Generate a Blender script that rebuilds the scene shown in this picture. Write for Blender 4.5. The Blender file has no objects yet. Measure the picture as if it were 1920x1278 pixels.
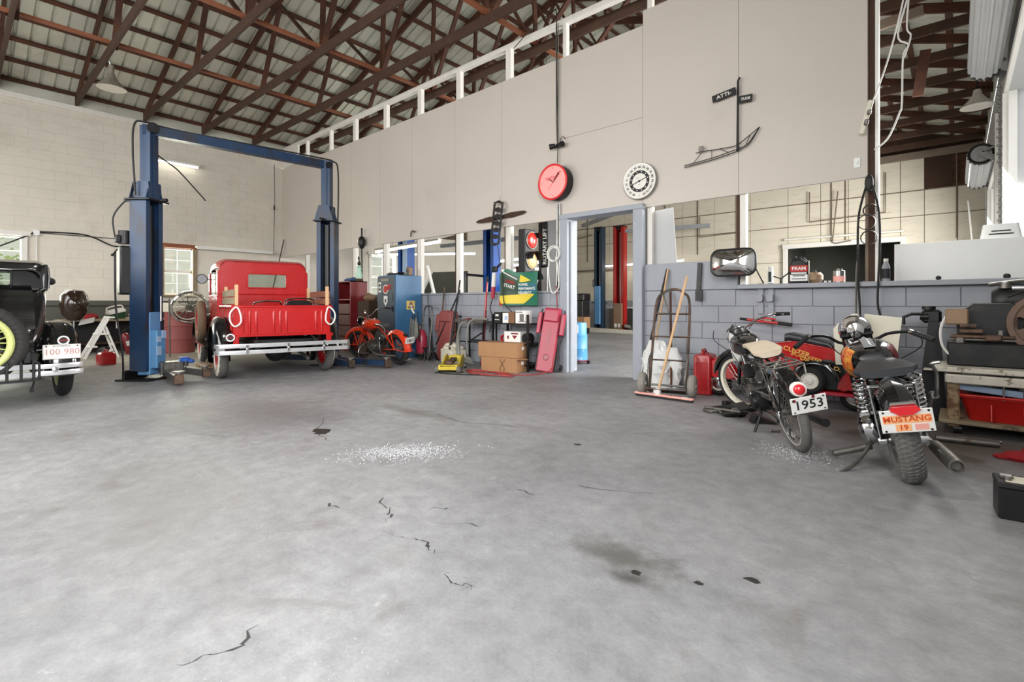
import bpy, bmesh, math, random
from mathutils import Matrix, Vector

random.seed(7)
S = bpy.context.scene
COL = S.collection
R = math.radians

# ---------------------------------------------------------------- camera, sky, lights, exposure
cd = bpy.data.cameras.new('camera'); cam = bpy.data.objects.new('camera', cd); COL.objects.link(cam)
cd.sensor_width = 36; cd.lens = 17.625; cd.shift_y = -69 / 1920; cd.clip_end = 200; cd.clip_start = 0.05
cam.location = (0, 0, 1.04); cam.rotation_euler = (R(90), 0, R(41.57))
S.camera = cam
W = bpy.data.worlds.new('overcast_sky'); S.world = W; W.use_nodes = True
wn = W.node_tree.nodes; bgn = wn['Background']
bgn.inputs[0].default_value = (0.93, 0.96, 1.0, 1); bgn.inputs[1].default_value = 1.9
S.view_settings.view_transform = 'Standard'; S.view_settings.look = 'None'
S.view_settings.gamma = 1; S.view_settings.use_curve_mapping = False
S.view_settings.exposure = -0.04
S.cycles.use_denoising = True
try:
    S.cycles.denoiser = 'OPENIMAGEDENOISE'
except Exception:
    pass
S.cycles.max_bounces = 7; S.cycles.diffuse_bounces = 5; S.cycles.glossy_bounces = 3
S.cycles.transmission_bounces = 4; S.cycles.transparent_max_bounces = 6
S.cycles.caustics_reflective = False; S.cycles.caustics_refractive = False
S.cycles.sample_clamp_indirect = 6

def area(name, loc, rot, sx, sy, power, color=(1, 1, 1)):
    l = bpy.data.lights.new(name, 'AREA'); l.shape = 'RECTANGLE'; l.size = sx; l.size_y = sy
    l.energy = power; l.color = color
    o = bpy.data.objects.new(name, l); COL.objects.link(o); o.location = loc
    o.rotation_euler = tuple(R(a) for a in rot)
    return o
# daylight coming in through the open roll-up doors (front bay, back bay) and the windows, plus one added fill
area('front_fill', (-6.6, -3.2, 3.0), (72, 0, 0), 10.0, 3.2, 560, (1, .985, .955))  # added soft fill from behind the camera, no door known there
area('daylight_side_door', (0.85, -.6, 3.0), (82, 0, 58), 3.0, 2.6, 400, (.98, .985, 1)).data.spread = R(150)
area('daylight_back_door', (0.85, 9.2, 2.6), (62, 0, 90), 3.6, 3.2, 760, (1, .985, .955))
area('daylight_far_door', (0.85, 14.9, 2.4), (66, 0, 90), 2.6, 3.2, 700, (1, .985, .955))
area('daylight_window', (-14.75, 3.8, 1.9), (86, 0, -90), .7, 1.1, 130, (1, .95, .84))
area('daylight_window_left', (-14.75, .4, 1.9), (86, 0, -90), 1.2, 1.1, 110, (1, .96, .86))
area('daylight_window_back', (-14.75, 9.7, 1.9), (86, 0, -90), .9, 1.3, 260, (1, .97, .9))

# ---------------------------------------------------------------- mesh helper
class MB:
    def __init__(s, M=None): s.v = []; s.f = []; s.M = M
    def a(s, vs, fs):
        b = len(s.v)
        if s.M is not None: vs = [s.M @ Vector(p) for p in vs]
        s.v += [tuple(p) for p in vs]; s.f += [tuple(i + b for i in f) for f in fs]; return s
    def box(s, c, d, b=0.0, r=None):
        x, y, z = d[0] / 2, d[1] / 2, d[2] / 2
        if b <= 0 or b > .45 * min(d):
            vs = [(sx * x, sy * y, sz * z) for sx in (-1, 1) for sy in (-1, 1) for sz in (-1, 1)]
            fs = [(0, 1, 3, 2), (4, 6, 7, 5), (0, 4, 5, 1), (2, 3, 7, 6), (0, 2, 6, 4), (1, 5, 7, 3)]
        else:
            vs = []; ix = {}; fs = []
            for sx in (-1, 1):
                for sy in (-1, 1):
                    for sz in (-1, 1):
                        for k in range(3):
                            p = [sx * (x - b), sy * (y - b), sz * (z - b)]; p[k] += (sx, sy, sz)[k] * b
                            ix[(sx, sy, sz, k)] = len(vs); vs.append(tuple(p))
            for k in range(3):
                for sg in (-1, 1):
                    q = []
                    for u, w in ((-1, -1), (1, -1), (1, 1), (-1, 1)):
                        sgn = [0, 0, 0]; sgn[k] = sg; sgn[(k + 1) % 3] = u; sgn[(k + 2) % 3] = w
                        q.append(ix[(*sgn, k)])
                    fs.append(tuple(q))
                i, j = (k + 1) % 3, (k + 2) % 3
                for u in (-1, 1):
                    for w in (-1, 1):
                        q = []
                        for e, kk in ((-1, i), (1, i), (1, j), (-1, j)):
                            sgn = [0, 0, 0]; sgn[k] = e; sgn[i] = u; sgn[j] = w; q.append(ix[(*sgn, kk)])
                        fs.append(tuple(q))
            for sx in (-1, 1):
                for sy in (-1, 1):
                    for sz in (-1, 1): fs.append(tuple(ix[(sx, sy, sz, k)] for k in range(3)))
        m = Matrix.Translation(c)
        if r is not None:
            m = m @ (r if isinstance(r, Matrix) else (Matrix.Rotation(R(r[2]), 4, 'Z') @ Matrix.Rotation(R(r[1]), 4, 'Y') @ Matrix.Rotation(R(r[0]), 4, 'X')))
        return s.a([m @ Vector(p) for p in vs], fs)
    def loft(s, rings, caps=True, closed=True, loop=False):
        n = len(rings[0]); vs = [p for r in rings for p in r]; fs = []
        m = len(rings)
        for i in range(m if loop else m - 1):
            for j in range(n if closed else n - 1):
                k = (j + 1) % n; i2 = (i + 1) % m
                fs.append((i * n + j, i * n + k, i2 * n + k, i2 * n + j))
        if caps and closed and not loop:
            fs.append(tuple(range(n))[::-1]); fs.append(tuple((m - 1) * n + j for j in range(n)))
        return s.a(vs, fs)
    def bar(s, p, q, w, h, up=(0, 0, 1)):
        p, q = Vector(p), Vector(q); d = (q - p).normalized(); u = Vector(up)
        if abs(d.dot(u)) > .98: u = Vector((1, 0, 0))
        sd = d.cross(u).normalized(); u = sd.cross(d)
        def rg(c): return [c + sd * a * w / 2 + u * b * h / 2 for a, b in ((-1, -1), (1, -1), (1, 1), (-1, 1))]
        return s.loft([rg(p), rg(q)])
    def cyl(s, p, q, r, r2=None, n=16):
        p, q = Vector(p), Vector(q); d = (q - p).normalized(); r2 = r if r2 is None else r2
        u = Vector((0, 0, 1)) if abs(d.z) < .9 else Vector((1, 0, 0))
        a = d.cross(u).normalized(); b = d.cross(a)
        def rg(c, r): return [c + (a * math.cos(t) + b * math.sin(t)) * r for t in (i * 2 * math.pi / n for i in range(n))]
        return s.loft([rg(p, r), rg(q, r2)])
    def tube(s, pts, r, n=8, loop=False, sub=0):
        pts = [Vector(p) for p in pts]
        if sub: pts = crv(pts, sub, loop)
        m = len(pts); rings = []; prev = None
        for i, p in enumerate(pts):
            if loop: d = pts[(i + 1) % m] - pts[i - 1]
            else: d = pts[min(i + 1, m - 1)] - pts[max(i - 1, 0)]
            if d.length < 1e-9: d = Vector((0, 0, 1))
            d.normalize()
            if prev is None:
                u = Vector((0, 0, 1)) if abs(d.z) < .9 else Vector((1, 0, 0)); a = d.cross(u).normalized()
            else:
                a = prev - d * prev.dot(d)
                a = a.normalized() if a.length > 1e-6 else d.orthogonal().normalized()
            prev = a; b = d.cross(a)
            rr = r[i * (len(r) - 1) // max(m - 1, 1)] if isinstance(r, (list, tuple)) else r
            rings.append([p + (a * math.cos(t) + b * math.sin(t)) * rr for t in (k * 2 * math.pi / n for k in range(n))])
        return s.loft(rings, loop=loop)
    def lathe(s, prof, n=24, c=(0, 0, 0), ax='z'):
        rings = []
        for r, h in prof:
            rg = []
            for k in range(n):
                t = k * 2 * math.pi / n; x, y = max(r, 1e-4) * math.cos(t), max(r, 1e-4) * math.sin(t)
                q = {'z': (x, y, h), 'x': (h, x, y), 'y': (y, h, x)}[ax]
                rg.append((q[0] + c[0], q[1] + c[1], q[2] + c[2]))
            rings.append(rg)
        if prof[0][0] > .012 and prof[-1][0] > .012: return s.loft(rings, loop=True)
        return s.loft(rings)
    def tor(s, c, ax, R0, r, w=None, n=32, m=10, a0=0., a1=360., tread=0):
        w = r if w is None else w; full = abs(a1 - a0) >= 359.9; rings = []
        for i in range(n if full else n + 1):
            t = R(a0 + (a1 - a0) * i / n); rg = []
            for j in range(m):
                q = j * 2 * math.pi / m; rad = R0 + r * math.cos(q); h = w * math.sin(q)
                if tread and math.cos(q) > .5 and i % 2: rad -= tread
                x, y = rad * math.cos(t), rad * math.sin(t)
                p = {'z': (x, y, h), 'x': (h, x, y), 'y': (x, h, y)}[ax]
                rg.append((p[0] + c[0], p[1] + c[1], p[2] + c[2]))
            rings.append(rg)
        return s.loft(rings, loop=full)
    def prism(s, poly, ax, d0, d1):
        f = {'x': lambda u, w, d: (d, u, w), 'y': lambda u, w, d: (u, d, w), 'z': lambda u, w, d: (u, w, d)}[ax]
        return s.loft([[f(u, w, d0) for u, w in poly], [f(u, w, d1) for u, w in poly]])
    def sph(s, c, r, n=16, m=10, t0=0., t1=180.):
        if not isinstance(r, (list, tuple)): r = (r, r, r)
        rings = []
        for i in range(m + 1):
            t = R(t0 + (t1 - t0) * i / m)
            k = max(math.sin(t), .002)
            rings.append([(c[0] + r[0] * k * math.cos(a), c[1] + r[1] * k * math.sin(a), c[2] + r[2] * math.cos(t)) for a in (j * 2 * math.pi / n for j in range(n))])
        return s.loft(rings)
    def fender(s, c, R0, w, a0, a1, h=.03, th=.006, n=18, y=0.0, flat=0.0):
        """mudguard: an arched strip swept round the wheel centre c in the local xz plane, angles from +x"""
        rings = []
        prof = [(-1, -1.0), (-.92, -.35), (-.6, .6), (0, 1.0), (.6, .6), (.92, -.35), (1, -1.0)]
        for i in range(n + 1):
            t = R(a0 + (a1 - a0) * i / n); rg = []
            for u, v in prof: rg.append((R0 + v * h, u * w / 2))
            for u, v in prof[::-1]: rg.append((R0 + v * h - th, u * (w / 2 - th)))
            rings.append([(c[0] + q * math.cos(t), c[1] + yy + y, c[2] + q * math.sin(t)) for q, yy in rg])
        return s.loft(rings)
    def coil(s, p, q, rad, r, turns, n=6):
        p, q = Vector(p), Vector(q); d = (q - p); u = d.normalized().orthogonal().normalized(); v = d.normalized().cross(u); k = int(turns * 12)
        return s.tube([p + d * i / k + (u * math.cos(i * math.pi / 6) + v * math.sin(i * math.pi / 6)) * rad for i in range(k + 1)], r, n)
    def text(s, t, size, M, ext=.0015, align='CENTER', sx=1.0, bold=0.0):
        key = (t, align)
        cu = bpy.data.curves.new('lettering', 'FONT'); cu.body = t; cu.size = size; cu.align_x = align; cu.align_y = 'CENTER'
        cu.extrude = ext; cu.resolution_u = 2; cu.offset = bold
        o = bpy.data.objects.new('lettering', cu)
        me = bpy.data.meshes.new_from_object(o)
        m = M @ Matrix.Diagonal((sx, 1, 1, 1))
        s.a([m @ v.co for v in me.vertices], [tuple(p.vertices) for p in me.polygons])
        bpy.data.objects.remove(o); bpy.data.meshes.remove(me); bpy.data.curves.remove(cu)
        return s
    def mesh(s, name, mat, ang=35):
        me = bpy.data.meshes.new(name); me.from_pydata(s.v, [], s.f)
        bm = bmesh.new(); bm.from_mesh(me); bmesh.ops.recalc_face_normals(bm, faces=bm.faces); bm.to_mesh(me); bm.free()
        if mat: me.materials.append(mat if not isinstance(mat, str) else MT[mat])
        if ang:
            me.shade_smooth(); me.set_sharp_from_angle(angle=R(ang))
        return me

def crv(pts, k, loop=False):
    m = len(pts); out = []
    for i in range(m if loop else m - 1):
        g = (lambda j: pts[j % m]) if loop else (lambda j: pts[max(0, min(m - 1, j))])
        a, b, c, d = g(i - 1), g(i), g(i + 1), g(i + 2)
        for q in range(k):
            t = q / k
            out.append(.5 * (2 * b + (c - a) * t + (2 * a - 5 * b + 4 * c - d) * t * t + (3 * b - a - 3 * c + d) * t ** 3))
    if not loop: out.append(pts[-1].copy())
    return out

def FM(loc, xd, yd):
    x = Vector(xd).normalized(); y = Vector(yd).normalized(); z = x.cross(y)
    return Matrix(((x.x, y.x, z.x, loc[0]), (x.y, y.y, z.y, loc[1]), (x.z, y.z, z.z, loc[2]), (0, 0, 0, 1)))
def REAR(x, y, z): return FM((x, y, z), (0, -1, 0), (0, 0, 1))        # lettering read from behind a vehicle
def FRONT(x, y, z): return FM((x, y, z), (1, 0, 0), (0, 0, 1))        # lettering on a face towards -Y

def add(name, mb, mat, parent=None, label=None, kind=None, ang=35):
    o = bpy.data.objects.new(name, mb.mesh(name, mat, ang)); COL.objects.link(o)
    if parent is not None: o.parent = parent
    if label: o['label'] = label
    if kind: o['kind'] = kind
    return o
def thing(name, label, cat, loc=(0, 0, 0), rz=0, group=None, rot=None):
    o = bpy.data.objects.new(name, None); COL.objects.link(o); o.location = loc; o.empty_display_size = .1
    o.rotation_euler = tuple(R(a) for a in rot) if rot else (0, 0, R(rz))
    o['label'] = label; o['category'] = cat
    if group: o['group'] = group
    return o
def single(name, mb, mat, label, cat, loc=(0, 0, 0), rz=0, group=None, rot=None):
    o = add(name, mb, mat); o.location = loc
    o.rotation_euler = tuple(R(a) for a in rot) if rot else (0, 0, R(rz))
    o['label'] = label; o['category'] = cat
    if group: o['group'] = group
    return o
def struct(name, mb=None, mat=None, parent=None):
    if mb is None:
        o = bpy.data.objects.new(name, None); COL.objects.link(o)
    else: o = add(name, mb, mat)
    if parent is not None: o.parent = parent
    else: o['kind'] = 'structure'
    return o
def inst(name, me, parent, loc, rz=0, sc=None, rot=None):
    o = bpy.data.objects.new(name, me); COL.objects.link(o); o.parent = parent; o.location = loc
    o.rotation_euler = rot if rot else (0, 0, rz)
    if sc: o.scale = sc
    return o
def dup(root, loc, rz, label):
    r = root.copy(); COL.objects.link(r); r.location = loc; r.rotation_euler = (0, 0, R(rz)); r['label'] = label
    for ch in list(root.children):
        c = ch.copy(); COL.objects.link(c); c.parent = r
        for g in ch.children:
            d = g.copy(); COL.objects.link(d); d.parent = c
    return r

# ---------------------------------------------------------------- materials
MT = {}
WORLD_GRAIN = {'white_block', 'grey_block', 'dark_block', 'panel_paint', 'roof_metal', 'rust_wood', 'dark_wood', 'plywood', 'brace_wood', 'white_wood'}
def lin(h):
    c = [int(h[i:i + 2], 16) / 255 for i in (0, 2, 4)]
    return tuple(x / 12.92 if x <= .04045 else ((x + .055) / 1.055) ** 2.4 for x in c)
def pm(name, hexa, rough=.6, metal=0., var=.08, scale=6., bump=0., coat=0., hex2=None, thr=(.45, .62), s2=3., emit=0., alpha=1., trans=0., stretch=None, rv=.08):
    m = bpy.data.materials.new(name); m.use_nodes = True; nt = m.node_tree; N = nt.nodes; L = nt.links; b = N['Principled BSDF']
    c = lin(hexa); b.inputs['Roughness'].default_value = rough; b.inputs['Metallic'].default_value = metal
    if coat: b.inputs['Coat Weight'].default_value = coat; b.inputs['Coat Roughness'].default_value = .06
    vec = N.new('ShaderNodeNewGeometry').outputs['Position'] if name in WORLD_GRAIN else N.new('ShaderNodeTexCoord').outputs['Object']
    if stretch:
        mp = N.new('ShaderNodeMapping'); mp.inputs['Scale'].default_value = stretch; L.new(vec, mp.inputs[0]); vec = mp.outputs[0]
    nz = N.new('ShaderNodeTexNoise'); nz.inputs['Scale'].default_value = scale; nz.inputs['Detail'].default_value = 6; nz.inputs['Roughness'].default_value = .62
    L.new(vec, nz.inputs['Vector'])
    rp = N.new('ShaderNodeValToRGB'); rp.color_ramp.elements[0].position = .28; rp.color_ramp.elements[1].position = .72
    rp.color_ramp.elements[0].color = (*[x * (1 - var) for x in c], 1); rp.color_ramp.elements[1].color = (*[min(1, x * (1 + var)) for x in c], 1)
    L.new(nz.outputs['Fac'], rp.inputs[0]); out = rp.outputs[0]
    if hex2:
        n2 = N.new('ShaderNodeTexNoise'); n2.inputs['Scale'].default_value = s2; n2.inputs['Detail'].default_value = 8; n2.inputs['Roughness'].default_value = .7
        L.new(vec, n2.inputs['Vector'])
        r2 = N.new('ShaderNodeValToRGB'); r2.color_ramp.elements[0].position = thr[0]; r2.color_ramp.elements[1].position = thr[1]
        mx = N.new('ShaderNodeMix'); mx.data_type = 'RGBA'; L.new(n2.outputs['Fac'], r2.inputs[0]); L.new(r2.outputs[0], mx.inputs[0])
        L.new(out, mx.inputs[6]); mx.inputs[7].default_value = (*lin(hex2), 1); out = mx.outputs[2]
    L.new(out, b.inputs['Base Color'])
    if rv:
        mr = N.new('ShaderNodeMapRange'); mr.inputs[3].default_value = max(0, rough - rv); mr.inputs[4].default_value = min(1, rough + rv)
        L.new(nz.outputs['Fac'], mr.inputs[0]); L.new(mr.outputs[0], b.inputs['Roughness'])
    if bump:
        bp = N.new('ShaderNodeBump'); bp.inputs['Strength'].default_value = bump; bp.inputs['Distance'].default_value = .02
        L.new(nz.outputs['Fac'], bp.inputs['Height']); L.new(bp.outputs[0], b.inputs['Normal'])
    if emit:
        L.new(out, b.inputs['Emission Color']); b.inputs['Emission Strength'].default_value = emit
    if trans: b.inputs['Transmission Weight'].default_value = trans
    MT[name] = m; return m
pm('white_block', 'd6cfc2', .85, var=.05, scale=2.2, bump=.12, hex2='c3bbad', thr=(.55, .8), s2=1.3)
pm('grey_block', '9699a0', .62, var=.06, scale=5, bump=.1, hex2='b6b8bb', thr=(.68, .76), s2=9)
pm('dark_block', '57574f', .8, var=.1, scale=3, bump=.1)
pm('mortar_grey', '7e8087', .8, var=.06)
pm('panel_paint', 'c4bbb1', .55, var=.025, scale=1.1, hex2='b7aea3', thr=(.6, .85), s2=.8)
pm('panel_board', 'b3b4b4', .6, var=.03)
pm('white_wood', 'dedad2', .6, var=.06, scale=9, hex2='a39c90', thr=(.64, .72), s2=14, stretch=(1, 1, .3))
pm('blue_grey_paint', '979ca4', .5, var=.05, scale=4, hex2='c3c8ce', thr=(.62, .7), s2=8)
pm('rust_wood', '53301d', .8, var=.32, scale=5, bump=.1, hex2='351e16', thr=(.4, .7), s2=2, stretch=(1, .4, 1))
pm('dark_wood', '402a1c', .8, var=.3, scale=6, bump=.1)
pm('brace_wood', '8a5237', .75, var=.25, scale=6, stretch=(1, .2, 1))
pm('grey_wood', '7b6c5e', .8, var=.25, scale=5, stretch=(.3, 1, 1))
pm('roof_metal', 'c3c4b6', .42, .25, var=.06, scale=1.5, hex2='a9a692', thr=(.52, .75), s2=.9)
pm('plywood', 'dad2c0', .8, var=.05, scale=4, bump=.12, hex2='c8bda8', thr=(.55, .68), s2=9, stretch=(.25, 1, 1.6))
pm('trim_white', 'e6e4de', .5, var=.03)
pm('bumper_bright', 'e9eaec', .22, .75, var=.03, rv=.04)
pm('steel', '9a9a98', .3, .9, var=.12, scale=8)
pm('chrome', 'd9dadb', .09, 1., var=.02, rv=.04)
pm('dull_steel', '77746f', .45, .8, var=.2, scale=12, hex2='5c4a3c', thr=(.56, .68), s2=9)
pm('rusty_steel', '6d5546', .6, .5, var=.3, scale=9, hex2='3d3733', thr=(.45, .6), s2=5)
pm('black_metal', '161617', .42, .2, var=.25, scale=9)
pm('black_paint', '0c0d0f', .16, 0, var=.1, coat=.8, rv=.03)
pm('black_rubber', '1b1b1b', .75, var=.25, scale=14, bump=.1)
pm('grey_rubber', '85817a', .8, var=.15, scale=14)
pm('faded_ink', 'bb8580', .6, var=.05)
pm('worn_rubber', '5f5d5a', .8, var=.2, scale=20, bump=.2)
pm('dusty_rubber', '2b2a29', .8, var=.3, scale=10)
pm('white_rubber', 'd8d2c6', .6, var=.06)
pm('cream', 'd9d4c2', .45, var=.05)
pm('red_paint', 'b01417', .27, 0, var=.05, coat=.45, rv=.04)
pm('deep_red', '9c1216', .35, var=.08, coat=.3)
pm('tote_red', 'c5201b', .4, var=.05)
pm('cabinet_red', '7e2226', .45, var=.12, scale=4)
pm('brown_red', '5a2a25', .5, var=.15)
pm('pink_red', 'a92c44', .38, var=.08, scale=3, coat=.2)
pm('dusty_red', '8c4744', .6, var=.15, scale=4)
pm('orange_red', 'd4391a', .28, var=.06, coat=.5)
pm('lift_blue', '1d3654', .42, .1, var=.2, scale=5, hex2='2c2a2c', thr=(.5, .66), s2=3, stretch=(1, 1, .35))
pm('light_blue', '5b8cb8', .4, var=.1, scale=5)
pm('bright_blue', '2455a8', .4, var=.08)
pm('pale_blue', '9db7d4', .45, var=.06)
pm('cabinet_blue', '3f6f97', .42, var=.15, scale=2.5, hex2='2a4f72', thr=(.55, .8), s2=2)
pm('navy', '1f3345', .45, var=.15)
pm('barrel_blue', '5a9fd0', .4, var=.08, hex2='c6dbe8', thr=(.6, .64), s2=5)
pm('lift_red', 'a3201c', .4, var=.08)
pm('yellow_paint', 'c9b33a', .45, var=.15, scale=9, hex2='5a5235', thr=(.58, .68), s2=8)
pm('yellow_flat', 'e2c93e', .5, var=.03)
pm('yellow_green', 'bfc47c', .35, var=.03)
pm('sign_green', '1d6b52', .4, var=.08, scale=3)
pm('sign_dark', '31493a', .4, var=.08)
pm('sign_blue', '2c6a78', .4, var=.05)
pm('paper_white', 'e8e7e2', .6, var=.02)
pm('ink', '1a1a1b', .6, var=.02)
pm('red_ink', 'b52b26', .6, var=.02)
pm('orange_ink', 'd24a16', .6, var=.04)
pm('orange_tape', 'f3b27c', .6, var=.1, scale=20)
pm('pink_ink', 'eaa79a', .6, var=.05)
pm('cardboard', 'a67c56', .8, var=.08, scale=5)
pm('cardboard_dark', '7b5a40', .8, var=.1)
pm('light_wood', 'c9a47c', .6, var=.14, scale=7, stretch=(1, 1, .2))
pm('weathered_wood', '8b7a62', .75, var=.2, scale=8, stretch=(.2, 1, 1))
pm('brown_wood', '7d4f3b', .6, var=.2, scale=8, stretch=(.2, 1, 1))
pm('bench_wood', '97896f', .75, var=.2, scale=9, bump=.15, hex2='5e5242', thr=(.54, .66), s2=7)
pm('bench_paint', 'cfcabc', .6, var=.1, scale=9, hex2='7d725f', thr=(.56, .62), s2=10)
pm('bench_post', 'a58e6c', .7, var=.2, scale=8, hex2='6b4a33', thr=(.5, .6), s2=9)
pm('oily_dark', '232526', .42, .3, var=.3, scale=6, hex2='3b3833', thr=(.5, .7), s2=4)
pm('flywheel', '6e594c', .5, .4, var=.15, scale=5, hex2='4b3b33', thr=(.5, .7), s2=3)
pm('tan_metal', '8a7058', .55, .1, var=.15, scale=8)
pm('white_plastic', 'e4e5e3', .4, var=.02)
pm('grey_plastic', '8d9093', .45, var=.05)
pm('seat_black', '2b2d31', .35, var=.15, coat=.15)
pm('seat_tan', 'cbbca6', .55, var=.1, scale=9)
pm('brown_gloss', '2c1d16', .15, var=.2, coat=.6)
pm('green_dark', '1f4a2c', .4, var=.05)
pm('rag_white', 'd9d2c0', .85, var=.1, scale=5)
pm('rag_red', 'a01820', .8, var=.15, scale=6)
pm('rag_blue', '3d567c', .85, var=.15)
pm('bag_white', 'd5d6d4', .5, var=.12, scale=6)
pm('olive', '34332a', .5, var=.15)
pm('glass_dark', '14181a', .08, var=.05, coat=.5)
pm('amber', 'e3c48c', .35, var=.04)
pm('lens_red', 'd0362c', .25, var=.04, coat=.4)
pm('lens_green', 'a9cdb8', .3, var=.04)
pm('tail_red', 'd01d26', .2, var=.05, coat=.6)
pm('flame', 'e0a040', .3, var=.1, hex2='b9341c', thr=(.42, .58), s2=14)
pm('maroon', '7a1b26', .3, var=.08, coat=.4)
pm('tan_paint', 'c6a684', .5, var=.03)
pm('dial_white', 'dedbd2', .45, var=.02)
pm('clock_face', 'ff8a84', .4, var=.02, emit=.5)
pm('clock_rim', 'c2272b', .3, var=.04, emit=.25)
pm('tube_light', 'fffdf2', .5, var=0, emit=7, rv=0)
pm('lamp_metal', '9c968a', .35, .5, var=.08)
pm('lamp_inner', 'd8d4c8', .3, .3, var=.04)
pm('cable_black', '1d1c1c', .6, var=.1)
pm('cable_white', 'dcdad4', .5, var=.03)
pm('hose_red', '9b3a38', .55, var=.2)
pm('hose_grey', '7f8078', .5, var=.15)
pm('siding', 'e6e8e6', .7, var=.03)
pm('asphalt', 'a7a49c', .9, var=.08, scale=3)
pm('gravel_mat', 'a6a7a9', .9, var=.3, scale=60)
pm('crack_dark', '3a3937', .95, var=.3, scale=20)
pm('oil_dark', '23221f', .5, var=.2)

def glass_mat():
    m = bpy.data.materials.new('window_glass'); m.use_nodes = True; nt = m.node_tree; nt.nodes.clear()
    o = nt.nodes.new('ShaderNodeOutputMaterial'); t = nt.nodes.new('ShaderNodeBsdfTransparent'); g = nt.nodes.new('ShaderNodeBsdfGlossy')
    t.inputs[0].default_value = (.93, .96, .93, 1); g.inputs['Roughness'].default_value = .03
    mx = nt.nodes.new('ShaderNodeMixShader'); mx.inputs[0].default_value = .08
    nt.links.new(t.outputs[0], mx.inputs[1]); nt.links.new(g.outputs[0], mx.inputs[2]); nt.links.new(mx.outputs[0], o.inputs[0]); MT['glass'] = m
glass_mat()

def floor_mat():
    m = bpy.data.materials.new('concrete_floor'); m.use_nodes = True; nt = m.node_tree; N = nt.nodes; L = nt.links; b = N['Principled BSDF']
    tc = N.new('ShaderNodeTexCoord'); P = tc.outputs['Object']
    def noise(sc, det=8, ro=.6, dist=0.):
        n = N.new('ShaderNodeTexNoise'); n.inputs['Scale'].default_value = sc; n.inputs['Detail'].default_value = det
        n.inputs['Roughness'].default_value = ro; n.inputs['Distortion'].default_value = dist; L.new(P, n.inputs['Vector']); return n.outputs['Fac']
    def ramp(x, a, b_, c0=(0, 0, 0, 1), c1=(1, 1, 1, 1)):
        r = N.new('ShaderNodeValToRGB'); r.color_ramp.elements[0].position = a; r.color_ramp.elements[1].position = b_
        r.color_ramp.elements[0].color = c0; r.color_ramp.elements[1].color = c1; L.new(x, r.inputs[0]); return r.outputs[0]
    def mix(f, a, c, mode='MIX'):
        x = N.new('ShaderNodeMix'); x.data_type = 'RGBA'; x.blend_type = mode
        if isinstance(f, float): x.inputs[0].default_value = f
        else: L.new(f, x.inputs[0])
        L.new(a, x.inputs[6])
        if isinstance(c, tuple): x.inputs[7].default_value = c
        else: L.new(c, x.inputs[7])
        return x.outputs[2]
    base = ramp(noise(.55, 9, .62, .4), .3, .72, (*lin('7a7a7c'), 1), (*lin('a1a1a2'), 1))
    fine = ramp(noise(9, 10, .72), .3, .72, (.70, .70, .70, 1), (1.16, 1.16, 1.16, 1))
    col = mix(1.0, base, fine, 'MULTIPLY')
    grit = ramp(noise(70, 4, .8), .3, .7, (.88, .88, .88, 1), (1.08, 1.08, 1.08, 1))
    col = mix(1.0, col, grit, 'MULTIPLY')
    col = mix(ramp(noise(1.7, 10, .7, 1.2), .56, .74), col, (*lin('757270'), 1))
    col = mix(ramp(noise(3.1, 12, .75, .6), .64, .7), col, (*lin('aeaeae'), 1))
    col = mix(ramp(noise(5.3, 12, .75, 2.2), .66, .72), col, (*lin('5f5b56'), 1))
    col = mix(ramp(noise(2.6, 14, .8, .3), .58, .66), col, (*lin('8b8a88'), 1)); col = mix(ramp(noise(23, 8, .8, .2), .69, .73), col, (*lin('c3c3c3'), 1))
    # stains with a shape of their own: oily ground by the motorcycles, drips, a worn brown patch; last, a painted pool of warm light
    def blob(x, y, rx, ry, soft, colour, amt, ns=3.):
        mp = N.new('ShaderNodeMapping'); mp.vector_type = 'POINT'; mp.inputs['Location'].default_value = (-x / rx, -y / ry, 0)
        mp.inputs['Scale'].default_value = (1 / rx, 1 / ry, 0); L.new(P, mp.inputs[0])
        ln = N.new('ShaderNodeVectorMath'); ln.operation = 'LENGTH'; L.new(mp.outputs[0], ln.inputs[0])
        ad = N.new('ShaderNodeMath'); ad.operation = 'ADD'; L.new(ln.outputs['Value'], ad.inputs[0])
        sb = N.new('ShaderNodeMath'); sb.operation = 'MULTIPLY_ADD'; L.new(noise(ns, 8, .7), sb.inputs[0]); sb.inputs[1].default_value = 1.3; sb.inputs[2].default_value = -.65
        L.new(sb.outputs[0], ad.inputs[1])
        f = ramp(ad.outputs[0], 1 - soft, 1.0, (amt, amt, amt, 1), (0, 0, 0, 1))
        nonlocal col
        col = mix(f, col, (*lin(colour), 1))
    blob(-.55, 5.2, .95, .75, .6, '4b4039', .85)
    blob(-.1, 4.5, .45, .55, .6, '54483e', .8)
    blob(-1.35, 4.9, .5, .25, .7, '4a443f', .8, 6)
    blob(.03, 4.55, .14, .12, .5, '2b2622', .9, 8)
    blob(.2, 5.0, .6, .6, .6, '5a4f45', .7)
    blob(-1.02, 1.85, .3, .16, .8, '55534e', .85, 9)
    blob(-.92, 1.72, .12, .06, .8, '3f3d39', .8, 12)
    blob(-3.9, 3.0, .75, .16, .8, '6d6a66', .8, 5)
    blob(-5.2, 1.9, 1.1, 1.0, .9, '7b7773', .5, 2)
    blob(-3.2, .75, 1.2, .6, .9, '787673', .55, 2)
    blob(-1.1, .55, .35, .25, .9, 'b4b4b3', .6, 8)
    blob(-12.0, 3.2, 3.2, 3.0, .7, 'b5ac98', .75, 1)  # warm light on the far-left floor, put into the colour
    L.new(col, b.inputs['Base Color'])
    rr = N.new('ShaderNodeMapRange'); L.new(noise(2.2, 6), rr.inputs[0]); rr.inputs[3].default_value = .34; rr.inputs[4].default_value = .75; L.new(rr.outputs[0], b.inputs['Roughness'])
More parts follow.
